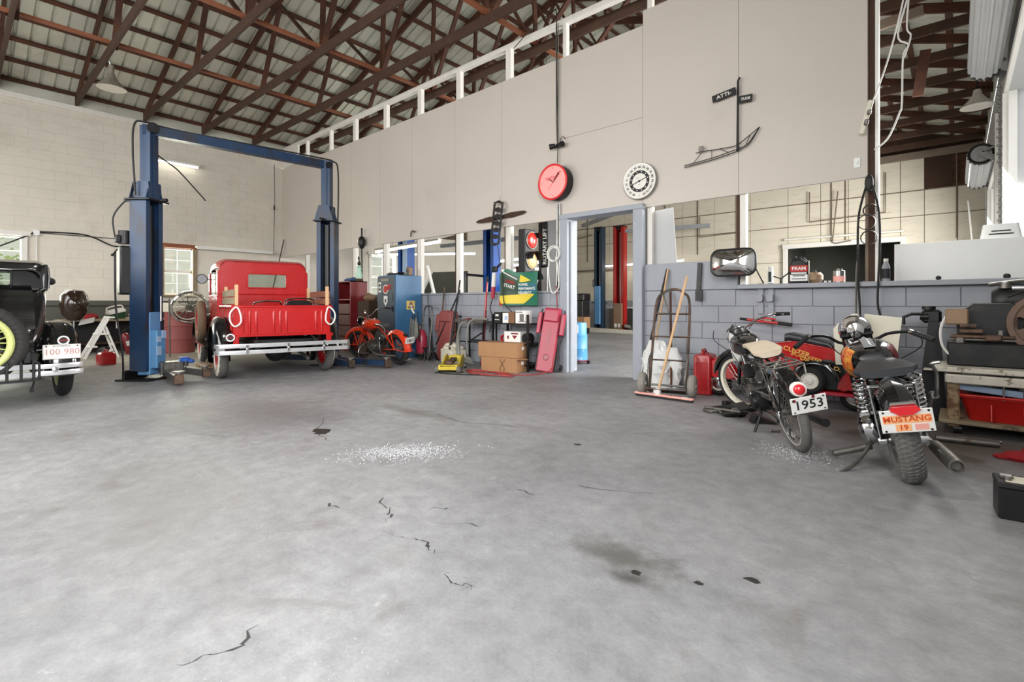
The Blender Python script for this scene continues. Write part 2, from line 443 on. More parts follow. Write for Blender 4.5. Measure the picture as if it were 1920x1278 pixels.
    bp = N.new('ShaderNodeBump'); bp.inputs['Strength'].default_value = .5; bp.inputs['Distance'].default_value = .012
    L.new(noise(14, 12, .75), bp.inputs['Height']); L.new(bp.outputs[0], b.inputs['Normal'])
    MT['floor'] = m
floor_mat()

# ---------------------------------------------------------------- room shell
XL, XR, YP, YB, YF, EAVE, RIDGE = -14.36, .60, 6.33, 18.8, -3.4, 5.36, -6.88
SL = .34
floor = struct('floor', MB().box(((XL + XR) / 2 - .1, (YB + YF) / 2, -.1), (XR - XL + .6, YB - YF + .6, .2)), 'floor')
struct('ground', MB().box((-7, 8, -.16), (60, 60, .1)), 'asphalt')
# floor cracks, thin open seams in the slab
def crack(pts, w):
    vs = []; fs = []; pp = []
    for (x0, y0), (x1, y1) in zip(pts, pts[1:]):
        for k in range(7):
            t = k / 7; pp.append((x0 + (x1 - x0) * t + random.uniform(-1, 1) * .018, y0 + (y1 - y0) * t + random.uniform(-1, 1) * .018))
    n = len(pp)
    for i, (x, y) in enumerate(pp):
        ww = w * random.uniform(.2, 1.) * math.sin(math.pi * (i + .6) / (n + .2)); a = random.uniform(.5, 1.1)
        vs += [(x - ww * a, y - ww, .0012), (x + ww * a, y + ww, .0012)]
        if i: fs.append((2 * i - 2, 2 * i - 1, 2 * i + 1, 2 * i))
    m = MB(); m.a(vs, fs); return m
for pts, w in [([(-1.68, .45), (-1.62, .57), (-1.70, .68)], .009), ([(-1.95, 1.32), (-1.75, 1.38), (-1.62, 1.36), (-1.55, 1.42)], .006),
               ([(-2.35, 1.55), (-2.12, 1.48), (-2.02, 1.36)], .006), ([(-2.02, 1.62), (-1.9, 1.72)], .006), ([(-1.85, 1.55), (-1.62, 1.7)], .006),
               ([(-1.7, 2.35), (-1.35, 2.5), (-1.2, 2.62)], .007), ([(-1.5, 1.28), (-1.38, 1.26), (-1.3, 1.28)], .005),
               ([(-4.3, 2.3), (-3.9, 2.0), (-3.5, 1.9)], .008), ([(-4.6, 1.3), (-4.2, 1.5)], .008), ([(-3.8, 3.1), (-3.3, 3.0), (-2.7, 3.25), (-2.3, 3.6)], .007),
               ([(-2.5, 1.3), (-2.3, 1.35)], .006), ([(-1.9, 2.1), (-1.65, 2.15)], .005)]:
    add('crack', crack(pts, w), 'crack_dark', floor, ang=0)
for x, y, r in [(-.578, 2.015, .028), (-3.89, 2.04, .1), (-.93, 1.77, .022), (-.72, 1.86, .018), (-2.1, 3.1, .03)]:
    m = MB(); k = [(x + r * random.uniform(.6, 1.2) * math.cos(a), y + r * .8 * random.uniform(.6, 1.2) * math.sin(a)) for a in (i * math.pi / 8 for i in range(16))]
    m.prism(k, 'z', .0, .0016); add('oil_spot', m, 'oil_dark', floor, ang=0)
m = MB()
for i in range(1500):
    a = random.gauss(0, 1); bb = random.gauss(0, 1)
    x = -2.93 + a * .12 + bb * .07; y = 2.12 + a * .14 - bb * .06; q = random.uniform(.002, .006)
    m.a([(x + q, y, 0), (x - q * .6, y + q, 0), (x - q * .5, y - q, 0), (x, y, q * 1.1)], [(0, 1, 3), (1, 2, 3), (2, 0, 3)])
for i in range(500):
    x = -.85 + random.gauss(0, .12); y = 3.95 + random.gauss(0, .12); q = random.uniform(.002, .006)
    m.a([(x + q, y, 0), (x - q * .6, y + q, 0), (x - q * .5, y - q, 0), (x, y, q * 1.1)], [(0, 1, 3), (1, 2, 3), (2, 0, 3)])
for i in range(260):
    x = -1.15 + random.gauss(0, .16); y = .62 + random.gauss(0, .1); q = random.uniform(.0012, .003)
    m.a([(x + q, y, 0), (x - q * .6, y + q, 0), (x - q * .5, y - q, 0), (x, y, q * 1.1)], [(0, 1, 3), (1, 2, 3), (2, 0, 3)])
add('gravel', m, 'gravel_mat', floor, kind='stuff', ang=0)

# left wall: painted concrete block with window openings
WINS = [(-.35, 1.04, 1.22, 2.44), (3.46, 4.12, 1.27, 2.42), (9.2, 10.2, 1.25, 2.66)]
def wall_x(x0, x1, y0, y1, z1, holes):
    m = MB(); ys = sorted({y0, y1, *[h[0] for h in holes], *[h[1] for h in holes]})
    for a, b in zip(ys, ys[1:]):
        hs = [h for h in holes if h[0] <= a + 1e-6 and h[1] >= b - 1e-6]; z = 0
        for h in sorted(hs, key=lambda q: q[2]):
            if h[2] > z: m.box(((x0 + x1) / 2, (a + b) / 2, (z + h[2]) / 2), (x1 - x0, b - a, h[2] - z))
            z = h[3]
        if z < z1: m.box(((x0 + x1) / 2, (a + b) / 2, (z + z1) / 2), (x1 - x0, b - a, z1 - z))
    return m
wl = struct('wall_left', wall_x(XL - .2, XL, YF, YB, EAVE - .1, WINS), 'white_block')
def wmesh(mat): return MB().box((0, 0, 0), (.012, .4048, .2022), .0018).mesh('block', mat, 0)
wb, db = wmesh('white_block'), wmesh('dark_block')
blk = []
for r in range(26):
    for c in range(-1, 17):
        y = c * .4064 + (.2032 if r % 2 else 0) + .1; z = r * .2032 + .1016
        if y > YP - .25: continue
        if any(y + .2 > h[0] and y - .2 < h[1] and z + .1 > h[2] and z - .1 < h[3] for h in WINS): continue
        blk.append((abs(z - 2.6) + abs(y - 3) * .55, y, z))
blk.sort()
rest = MB()
for i, (d, y, z) in enumerate(blk):
    if i < 300: inst('block', db if z < 1.1 else wb, wl, (XL + .0015, y, z))
    elif z > 1.1: rest.box((XL + .0015, y, z), (.012, .4048, .2022), .0018)
if rest.v: add('block_course', rest, 'white_block', wl, kind='stuff', ang=0)
add('painted_band', MB().box((XL + .0045, (YF + YP) / 2, .56), (.009, YP - YF, 1.12)), 'dark_block', wl)
add('band_rail', MB().box((XL + .012, (YF + YP) / 2, 1.0), (.02, YP - YF, .025)), 'black_metal', wl)
add('eave_plate', MB().box((XL + .03, (YF + YB) / 2, EAVE - .07), (.06, YB - YF, .12), .01), 'white_wood', wl)
for n, (y0, y1, z0, z1) in enumerate(WINS):
    w = struct('window_%d' % (n + 1)); w.location = (XL, (y0 + y1) / 2, (z0 + z1) / 2); dy, dz = (y1 - y0) / 2, (z1 - z0) / 2
    fm = 'light_wood' if n == 1 else 'white_wood'
    for sy in (-1, 1): add('casing', MB().box((.0, sy * (dy + .02), 0), (.1, .1, 2 * dz + .12), .008), 'weathered_wood' if n == 1 else fm, w)
    add('head_casing', MB().box((.01, 0, dz + .05), (.11, 2 * dy + .24, .1), .008), 'brace_wood' if n == 1 else fm, w)
    add('sill', MB().box((.03, 0, -dz - .03), (.16, 2 * dy + .26, .05), .008), 'weathered_wood' if n == 1 else fm, w)
    for k, s in enumerate((1, -1)):
        f = add('sash', MB().box((-.05 - .03 * k, -dy + .02, s * dz / 2), (.04, .04, dz)).box((-.05 - .03 * k, dy - .02, s * dz / 2), (.04, .04, dz))
                .box((-.05 - .03 * k, 0, s * dz - s * .02), (.04, 2 * dy, .04)).box((-.05 - .03 * k, 0, s * .02), (.04, 2 * dy, .04)), 'trim_white', w)
        add('muntin', MB().box((-.05 - .03 * k, 0, s * dz / 2), (.03, .018, dz)).box((-.05 - .03 * k, 0, s * dz / 2), (.03, 2 * dy, .018)), 'trim_white', f)
        add('pane', MB().box((-.05 - .03 * k, 0, s * dz / 2), (.004, 2 * dy, dz)), 'glass', f)
# the pale siding of the neighbouring building seen through the windows
ns = struct('exterior_wall', MB().box((-18.2, 6, 2.6), (.1, 26, 5.2)), 'siding')
pl = MB().box((0, 0, 0), (.03, 26, .19), 0, (0, 8, 0)).mesh('plank', 'siding', 0)
for k in range(22): inst('plank', pl, ns, (-18.13, 6, .2 + k * .2))
hd = MB()
for i in range(700):
    y = random.uniform(-2.5, 1.6); z = random.uniform(0, 3.2) ; x = -16.6 + random.uniform(-.4, .4); q = random.uniform(.05, .12)
    a = random.uniform(0, 6.3); hd.a([(x, y, z), (x + q * math.sin(a), y + q * math.cos(a), z + q * .3), (x + .3 * q, y + q * math.cos(a + 1), z + q), (x, y + q * math.cos(a + 2), z + q * .6)], [(0, 1, 2, 3)])
pm('leaf', '93a860', .6, var=.3)
hedge = add('hedge_foliage', hd, 'leaf', None, kind='stuff', ang=0); hedge['label'] = 'green bushes outside the window behind the black car'; hedge['category'] = 'shrub'

# far wall of the back bay: plywood sheets round a dark storage opening
wf = struct('wall_far')
OX0, OX1, OZ = -4.25, -1.25, 2.9
sx = [XL, -12.9, -11.7, -10.4, -9.2, -7.9, -6.7, -5.45, OX0, -3.3, -2.55, -1.25, -.7, .02, .6]
for a, b in zip(sx, sx[1:]):
    for z0, z1 in ((0, 2.45), (2.45, 3.62), (3.62, 4.35), (4.35, 5.36)):
        if a >= OX0 - .01 and b <= OX1 + .01:
            if z1 <= OZ: continue
            if z0 < OZ: z0 = OZ
        if z0 == 4.35 and a == -.7 or (a == .02 and z0 > 4.3): continue
        add('panel', MB().box(((a + b) / 2, YB + .02, (z0 + z1) / 2), (b - a - .014, .04, z1 - z0 - .012), .004), 'plywood', wf)
add('backing', MB().box(((XL + OX0) / 2, YB + .07, 2.7), (OX0 - XL, .06, 5.4)).box(((OX1 + XR) / 2, YB + .07, 2.7), (XR - OX1, .06, 5.4)).box(((OX0 + OX1) / 2, YB + .07, (OZ + 5.4) / 2), (OX1 - OX0, .06, 5.4 - OZ)), 'dark_wood', wf)
for z in (2.45, 3.62, 4.36): add('batten', MB().box(((XL + XR) / 2, YB - .006, z), (XR - XL, .012, .022)), 'grey_wood', wf) if z > OZ else None
for x in (-13.6, -12.2, -9.8, -8.6, -7.3, -5.9, -3.0, -2.62, .0): add('stud', MB().box((x, YB - .014, 4.1), (.03, .03, 2.4)), 'grey_wood', wf)
for k in range(5): add('plank', MB().box((.22, YB + .03, 4.42 + k * .18), (.62, .03, .168), .004), 'rust_wood', wf)
add('door_header', MB().box(((OX0 + OX1) / 2, YB - .05, OZ + .07), (OX1 - OX0 + .3, .14, .16), .01), 'white_wood', wf)
add('header_board', MB().box(((OX0 + OX1) / 2, YB - .08, OZ + .3), (OX1 - OX0 + .2, .08, .06), .01), 'white_wood', wf)
for x in (OX0 - .07, OX1 + .07): add('jamb', MB().box((x, YB - .04, OZ / 2), (.14, .12, OZ), .01), 'white_wood', wf)
# dark storage room behind the opening
struct('wall_rear', MB().box((-2.75, YB + 3.6, 1.6), (3.6, .1, 3.4)).box((-4.5, YB + 1.85, 1.6), (.1, 3.5, 3.4)).box((-1.0, YB + 1.85, 1.6), (.1, 3.5, 3.4)).box((-2.75, YB + 1.85, 3.3), (3.6, 3.5, .1)).box((-2.75, YB + 1.85, -.05), (3.6, 3.5, .08)), 'dark_block')
add('painted_band', MB().box(((XL + OX0) / 2, YB - .006, .6), (OX0 - XL - .3, .012, 1.2)), 'grey_block', wf)

# right outer wall with roll-up doors
RD = [(-2.2, .7, 0, 4.3), (7.1, 11.0, 0, 4.34), (13.42, 16.24, 0, 3.72)]
wr = struct('wall_right', wall_x(XR, XR + .2, YF, YB, EAVE, RD), 'panel_board')
for y0, y1, z0, z1 in RD:
    for y in (y0, y1): add('door_track', MB().box((XR - .03, y, z1 / 2), (.07, .06, z1), .006).box((XR + .05, y + (.05 if y == y0 else -.05), z1 / 2), (.1, .05, z1)), 'trim_white', wr)
    add('head_trim', MB().box((XR - .02, (y0 + y1) / 2, z1 + .05), (.06, y1 - y0 + .2, .1), .006), 'trim_white', wr)
# front wall behind the viewpoint with unseen openings put in to let light through
def wall_y(y0, y1, x0, x1, z1, holes):
    m = MB(); xs = sorted({x0, x1, *[h[0] for h in holes], *[h[1] for h in holes]})
    for a, b in zip(xs, xs[1:]):
        z = 0
        for h in [h for h in holes if h[0] <= a + 1e-6 and h[1] >= b - 1e-6]: z = h[3]
        m.box(((a + b) / 2, (y0 + y1) / 2, (z + z1) / 2), (b - a, y1 - y0, z1 - z))
    return m
struct('wall_front', wall_y(YF - .2, YF, XL, XR, EAVE, [(-12.8, -8.2, 0, 4.3), (-7.6, -3.2, 0, 4.3)]), 'white_block')

# ---------------------------------------------------------------- partition between the two bays
wp = struct('wall_partition')
def bmesh_block(mat, d=.19): return MB().box((0, 0, 0), (.3995, d, .1965), .004).mesh('block', mat, 0)
gb, gh = bmesh_block('grey_block'), MB().box((0, 0, 0), (.198, .19, .1965), .004).mesh('block', 'grey_block', 0)
def courses(x0, x1, n, off=0):
    for r in range(n):
        z = r * .2032 + .1016; x = x0; first = (r + off) % 2
        while x < x1 - .05:
            L = .2032 if first else .4064; first = 0
            if x + L > x1 + .02: L = .2032
            inst('block', gb if L > .3 else gh, wp, (x + L / 2, YP + .1, z)); x += L
courses(-14.36, -4.58, 6); courses(-3.22, .55, 6, 1)
add('joint_fill', MB().box((-9.47, YP + .104, .605), (9.78, .18, 1.21)).box((-1.33, YP + .104, .605), (3.77, .18, 1.21)), 'mortar_grey', wp, ang=0)
add('wall_cap', MB().box((-9.47, YP + .1, 1.2365), (9.8, .24, .035), .006), 'grey_block', wp)
add('upstand_board', MB().box((-2.60, YP + .1, 1.40), (1.24, .2, .358), .006), 'grey_block', wp)
add('ledge', MB().box((-.70, YP + .07, 1.247), (2.54, .3, .052), .006), 'grey_block', wp)
seams = [XL, -11.92, -10.7, -9.5, -8.35, -7.05, -5.85, -4.63, -3.22, -1.965, -.69]
for a, b in zip(seams, seams[1:]):
    top = 4.86 if b < -3 else 5.06
    for z0, z1 in ([(2.36, 3.6), (3.6, top)] if a == -4.63 else [(2.36, top)]):
        add('panel', MB().box(((a + b) / 2, YP + .012, (z0 + z1) / 2), (b - a - .005, .02, z1 - z0 - .004)), 'panel_paint', wp)
        add('panel_back', MB().box(((a + b) / 2, YP + .034, (z0 + z1) / 2), (b - a, .012, z1 - z0)), 'white_wood', wp)
for x in (-13.0, -11.75, -10.62, -9.37, -8.17, -7.0, -5.74, -4.56, -3.14, -1.93):
    lowz = 1.254 if x < -4.6 or x > -2 else (1.58 if x > -3.3 else 2.36)
    w = .12 if -11 < x < -5 else .07
    add('stud', MB().box((x, YP + .085, (lowz + 5.42) / 2), (w, .085, 5.42 - lowz), .004), 'white_wood', wp)
    if x != -4.56: add('stud_edge', MB().box((x - w / 2 - .02, YP + .09, (lowz + 2.4) / 2), (.03, .08, 2.4 - lowz)), 'dark_wood' if x > -3 or -7.5 < x < -6.5 else 'grey_wood', wp)
add('top_plate', MB().box(((XL - .69) / 2, YP + .08, 5.44), (-.69 - XL, .1, .09), .006), 'white_wood', wp)
add('blocking', MB().box((-13.9, YP + .05, 5.15), (.9, .05, .5)), 'white_wood', wp)
add('corner_post', MB().box((-.66, YP + .085, 3.3), (.06, .1, 4.1), .004), 'dark_wood', wp)
add('corner_trim', MB().box((-.615, YP + .085, 3.3), (.03, .12, 4.1), .004), 'trim_white', wp)
add('corner_flange', MB().box((-.70, YP + .085, 1.83), (.03, .1, 1.12), .004), 'grey_wood', wp)
add('plexi_sheet', MB().box((-2.98, YP + .14, 1.95), (.32, .006, .76), 0, (0, -4, 0)), 'panel_board', wp)
# smudges where the doorway has been worked on
d1 = struct('door_1')
for x, s in ((-4.50, 1), (-3.26, -1)):
    add('jamb', MB().box((x, YP + .06, 1.17), (.14, .28, 2.34), .006), 'blue_grey_paint', d1)
    add('stop', MB().box((x + s * .085, YP + .02, 1.15), (.03, .06, 2.3), .004), 'blue_grey_paint', d1)
add('header', MB().box((-3.88, YP + .06, 2.375), (1.40, .28, .07), .006), 'blue_grey_paint', d1)

# ---------------------------------------------------------------- roof: sheets, purlins, trusses
ce = struct('ceiling')
def zr(x): return EAVE + .12 + SL * ((x - XL) if x < RIDGE else (XR - x))
ang = math.atan(SL); slen = (RIDGE - XL) / math.cos(ang)
def sheet():
    m = MB(); pts = []
    for k in range(4):
        y = k * .23
        pts += [(y, 0), (y + .16, 0), (y + .175, .03), (y + .205, .03), (y + .22, 0)]
    pts.append((.93, 0))
    up = [(u, v) for u, v in pts]; dn = [(u, v - .003) for u, v in pts][::-1]
    m.loft([[(0, u, v) for u, v in up + dn], [(slen + .02, u, v) for u, v in up + dn]]); return m.mesh('roof_sheet', 'roof_metal', 0)
rs = sheet()
y = YF - .1
while y < YB + .2:
    inst('roof_sheet', rs, ce, (XL, y, EAVE + .2), rot=(0, -ang, 0))
    inst('roof_sheet', rs, ce, (XR, y + .92, EAVE + .2), rot=(0, -ang, math.pi)); y += .92
LEN = YB - YF
pu = MB().box((0, 0, 0), (.09, LEN, .04)).mesh('purlin', 'rust_wood', 0)
for s in (0, 1):
    for k in range(13):
        d = .12 + k * .615
        x = XL + d * math.cos(ang) if s == 0 else XR - d * math.cos(ang)
        inst('purlin', pu, ce, (x, (YB + YF) / 2, EAVE + .168 + d * math.sin(ang)), rot=(0, -ang if s == 0 else ang, 0))
br = MB().box((0, 0, 0), (.09, LEN - 1, .04)).mesh('brace', 'brace_wood', 0)
for x in (-10.85, -8.3, -5.4, -2.9): inst('brace', br, ce, (x, (YB + YF) / 2, EAVE + .165))
def topz(x): return EAVE + .06 + SL * ((x - XL) if x < RIDGE else (XR - x))
parts = []
BZ = EAVE + .06
parts.append(('bottom_chord', MB().box(((XL + XR) / 2, 0, BZ), (XR - XL - .02, .05, .16), .004).mesh('bottom_chord', 'dark_wood', 0)))
for s in (0, 1):
    a = XL + .02 if s == 0 else XR - .02
    parts.append(('top_chord', MB().bar((a, 0, topz(a) + .02), (RIDGE, 0, topz(RIDGE) + .02), .05, .15).mesh('top_chord', 'rust_wood', 0)))
for s in (0, 1):
    X = (lambda x: x) if s == 0 else (lambda x: XL + XR - x)
    for (x0, t0), (x1, t1) in [((-10.85, 0), (-9.95, 1)), ((-9.95, 1), (-8.3, 0)), ((-8.3, 0), (-8.2, 1)), ((-8.3, 0), (RIDGE, 1))]:
        x0, x1 = X(x0), X(x1)
        parts.append(('web', MB().bar((x0, .045, topz(x0) if t0 else BZ), (x1, .045, topz(x1) if t1 else BZ), .035, .09, (0, 1, 0)).mesh('web', 'rust_wood', 0)))
y = .65 - 1.2192 * 3
while y < YB - .05:
    t = struct('roof_truss', parent=ce); t.location = (0, y, 0)
    for n, me in parts: inst(n, me, t, (0, 0, 0))
    y += 1.2192
add('knee_block', MB().box((-.42, 10.4, 4.75), (.14, .05, .72), 0, (0, 8, 0)), 'rust_wood', ce)
add('tie_board', MB().box((-.8, 9.2, 5.18), (.9, .05, .14), 0, (0, -4, 0)), 'grey_wood', ce)
add('gable_beam', MB().box(((XL + XR) / 2, YB - .12, EAVE + .0), (XR - XL, .12, .2), .01), 'grey_wood', ce)

# eaves and gables closed off under the sheets
for x in (XL + .03, XR - .03): add('eave_board', MB().box((x, (YB + YF) / 2, EAVE + .1), (.03, YB - YF, .28)), 'roof_metal', ce)
gp = [(XL, EAVE - .02), (XR, EAVE - .02), (XR, EAVE + .2), (RIDGE, zr(RIDGE) + .1), (XL, EAVE + .2)]
add('gable_wall', MB().prism(gp, 'y', YB + .06, YB + .1), 'dark_wood', ce)
add('gable_wall', MB().prism(gp, 'y', YF - .12, YF - .06), 'dark_wood', ce)

# ---------------------------------------------------------------- old cars
def rrect(w0, w1, z0, z1, r=.08, n=5, rb=None):
    """rounded outline in (y,z), counter-clockwise; rb = lower corner radius"""
    rb = r if rb is None else rb; out = []
    for cx, cz, a0, q in ((w1 - r, z1 - r, 0, r), (w0 + r, z1 - r, 90, r), (w0 + rb, z0 + rb, 180, rb), (w1 - rb, z0 + rb, 270, rb)):
        for k in range(n + 1):
            a = R(a0 + 90 * k / n); out.append((cx + q * math.cos(a), cz + q * math.sin(a)))
    return out
def road_wheel(root, x, y, R0, w, rim, tyre='worn_rubber', wall=True, name='wheel', side=1, spoke=None, group=None):
    """tyre with rim, spokes and hub round the local y axis; side = outward direction"""
    t = add(name, MB().tor((x, y, R0), 'y', R0 - w * .52, w * .52, w * .5, 40, 14, tread=.006), tyre, root)
    if wall: add('whitewall', MB().lathe([(R0 - w * .98, .0), (R0 - w * .92, w * .12), (R0 - w * .35, w * .12), (R0 - w * .22, 0)], 40, (x, y + side * w * .38, R0), 'y') if side > 0 else
                 MB().lathe([(R0 - w * .98, .0), (R0 - w * .92, -w * .12), (R0 - w * .35, -w * .12), (R0 - w * .22, 0)], 40, (x, y + side * w * .38, R0), 'y'), 'white_rubber', t)
    q = R0 - w
    add('rim', MB().lathe([(q - .03, -w * .3), (q + .005, -w * .42), (q + .012, -w * .4), (q - .012, 0), (q + .012, w * .4), (q + .005, w * .42), (q - .03, w * .3), (q - .04, 0)], 40, (x, y, R0), 'y'), rim, t)
    m = MB(); ns = 30
    for k in range(ns):
        a = 2 * math.pi * k / ns; b = a + (.35 if k % 2 else -.35); s = .05 if k % 3 else -.02
        m.tube([(x + .055 * math.cos(b), y + side * s, R0 + .055 * math.sin(b)), (x + (q - .02) * math.cos(a), y, R0 + (q - .02) * math.sin(a))], .005, 5)
    add('spokes', m, spoke or rim, t)
    add('hub', MB().lathe([(.0, side * .09), (.03, side * .088), (.045, side * .06), (.06, side * .03), (.065, -side * .04), (0, -side * .05)], 20, (x, y, R0), 'y'), 'chrome', t)
    return t
def car_fender(root, x, y0, y1, R0, a0, a1, mat='black_paint', h=.05, name='fender', cz=None):
    m = MB(); cz = .36 if cz is None else cz
    rings = []; n = 22
    for i in range(n + 1):
        t = R(a0 + (a1 - a0) * i / n); ys = [y0 + (y1 - y0) * k / 8 for k in range(9)]
        up = []
        for k, yy in enumerate(ys):
            u = k / 8; v = R0 + h * (1 - (2 * u - 1) ** 4) - (.07 * max(0, u - .85) / .15 if y1 * y1 > y0 * y0 else 0)
            up.append((v, yy))
        dn = [(v - .012, yy) for v, yy in up][::-1]
        rings.append([(x + v * math.cos(t), yy, cz + v * math.sin(t)) for v, yy in up + dn])
    m.loft(rings)
    return add(name, m, mat, root)
def oval_badge(root, x, y, z, r=.055):
    b = add('tail_badge', MB().lathe([(0, -.012), (r * .98, -.012), (r, -.004), (r, .0), (0, 0)], 28, (x, y, z), 'x'), 'chrome', root)
    add('emblem', MB().lathe([(0, -.004), (r * .86, -.004), (r * .86, 0), (0, 0)], 28, (x - .011, y, z), 'x'), 'ink', b)
    add('emblem_bar', MB().box((x - .017, y, z), (.004, r * 1.5, r * .3), .001), 'maroon', b)
    add('emblem_ring', MB().tor((x - .015, y, z), 'x', r * .8, r * .14, .003, 28, 6), 'paper_white', b)

# --- red pickup
tr = thing('pickup_truck', 'bright red vintage pickup truck parked between the blue lift posts', 'truck', (-7.58, 3.25, 0), 168)
for x in (0, 2.6):
    for s in (1, -1): road_wheel(tr, x, s * .71, .36, .125, 'deep_red', wall=True, side=s, spoke='deep_red')
ch = MB()
for s in (1, -1): ch.box((1.1, s * .38, .50), (3.7, .06, .12), .008)
for x in (-.55, .3, 1.2, 2.4): ch.box((x, 0, .5), (.07, .76, .1))
add('chassis', ch, 'black_metal', tr)
ax = MB().cyl((0, -.68, .36), (0, .68, .36), .04).sph((0, 0, .34), (.13, .15, .15), 16, 10).cyl((.1, 0, .36), (1.4, 0, .45), .045)
for k in range(5): ax.box((0, 0, .52 - .015 * k), (.06, 1.1 - .15 * k, .012))
add('rear_axle', ax, 'black_metal', tr); add('front_axle', MB().cyl((2.6, -.68, .36), (2.6, .68, .36), .03), 'black_metal', tr)
add('exhaust_pipe', MB().tube([(1.4, -.25, .38), (.3, -.28, .36), (-.45, -.3, .3), (-.62, -.3, .27)], .022, 10, sub=4), 'dull_steel', tr)
# bed
bx0, bx1, bw = -.56, .78, .62
add('bed_floor', MB().box(((bx0 + bx1) / 2, 0, .62), (bx1 - bx0, 2 * bw, .04), .005), 'brown_wood', tr)
for s in (1, -1):
    p = MB().box(((bx0 + bx1) / 2, s * bw, .8), (bx1 - bx0, .025, .40), .006)
    p.cyl((bx0, s * (bw + .015), 1.0), (bx1, s * (bw + .015), 1.0), .028, n=12)
    for k in range(4): p.box((bx0 + .2 + k * .31, s * (bw + .014), .8), (.05, .02, .36), .006)
    add('bed_side', p, 'red_paint', tr)
    add('bed_sill', MB().box(((bx0 + bx1) / 2, s * (bw + .02), .6), (bx1 - bx0, .06, .05), .008), 'red_paint', tr)
add('bed_front', MB().box((bx1, 0, .8), (.025, 2 * bw, .4), .006), 'red_paint', tr)
tg = add('tailgate', MB().box((bx0 - .01, 0, .80), (.03, 2 * bw - .01, .40), .006).cyl((bx0 - .012, -bw, 1.005), (bx0 - .012, bw, 1.005), .02, n=12), 'red_paint', tr)
m = MB()
for y in (-.5, -.42, -.02, .06, .14, .36, .44, .52):
    m.loft([[(bx0 - .024 - d, y + u * wd, z) for u, d in ((-1, 0), (-.6, .009), (0, .013), (.6, .009), (1, 0))] for z, wd in ((.64, .003), (.66, .018), (.93, .018), (.95, .003))], closed=False, caps=False)
m.box((bx0 - .03, 0, .615), (.02, 2 * bw, .03), .006).box((bx0 - .03, 0, .64), (.008, 1.0, .012))
add('tailgate_bead', m, 'red_paint', tg)
for s in (1, -1):
    add('tailgate_corner', MB().box((bx0 - .015, s * (bw - .02), .56), (.05, .07, .12), .01), 'red_paint', tg)
    add('rope_loop', MB().tube([(bx0 - .03, s * (bw - .02), 1.0), (bx0 - .05, s * (bw + .05), .93), (bx0 - .06, s * (bw + .055), .82), (bx0 - .05, s * (bw + .0), .745), (bx0 - .055, s * (bw - .07), .80), (bx0 - .05, s * (bw - .06), .93)], .011, 8, loop=True, sub=5), 'cable_white', tr)
# stake boards over the bed sides
for s in (1, -1):
    wood = 'weathered_wood' if s > 0 else 'brown_wood'
    for z in (1.19, 1.085): add('stake_board', MB().box((.02, s * (bw + .0), z), (1.12, .024, .092), .004, (0, 0, random.uniform(-.5, .5))), wood, tr)
    for x in (-.53, .5): add('stake_post', MB().box((x, s * (bw - .03), 1.12), (.05, .04, .36), .004), 'light_wood', tr)
# hoops and a spare seat back carried in the bed
add('bed_hoop', MB().tube([(.1, .3, .64), (.1, .3, 1.0), (.1, .22, 1.075), (.1, -.02, 1.085), (.1, -.1, 1.03), (.1, -.1, .66)], .013, 8, sub=5), 'chrome', tr)
add('seat_back', MB().loft([[(x, -.12 - y, z) for y, z in rrect(0, .38, .66, 1.1, .09)] for x in (-.1, -.06, .04)]), 'black_paint', tr)
add('seat_hoop', MB().tube([(-.12, -.1, .66), (-.12, -.09, 1.02), (-.12, -.16, 1.115), (-.12, -.45, 1.12), (-.12, -.52, 1.05), (-.12, -.52, .66)], .012, 8, sub=5), 'chrome', tr)
# cab
cx0, cx1, hw = .84, 2.08, .66
def cabring(x, z1, w, z0=.62): return [(x, y, z) for y, z in rrect(-w, w, z0, z1, .13, 6, .05)]
m = MB(); back = cabring(cx0, 1.72, hw - .02); n = len(back)
wy0, wy1, wz0, wz1 = -.33, .25, 1.30, 1.53
wh = [(cx0, y, z) for y, z in rrect(wy0, wy1, wz0, wz1, .03, 6)]
# back panel with a window opening
m.a(back + wh + [(cx0 + .03, y, z) for _, y, z in wh], [(i, (i + 1) % n, n + (i + 1) % n, n + i) for i in range(n)] + [(n + i, n + (i + 1) % n, 2 * n + (i + 1) % n, 2 * n + i) for i in range(n)])
add('cab_back', m, 'red_paint', tr, ang=30)
add('window_trim', MB().tube([(cx0 - .004, y, z) for _, y, z in wh], .012, 6, loop=True), 'red_paint', tr)
add('rear_glass', MB().box((cx0 + .03, (wy0 + wy1) / 2, (wz0 + wz1) / 2), (.005, wy1 - wy0, wz1 - wz0)), 'glass', tr)
add('cab_belt', MB().tube([(cx0 - .005, -hw + .03, 1.2), (cx0 - .012, 0, 1.2), (cx0 - .005, hw - .03, 1.2)], .009, 6), 'red_paint', tr)
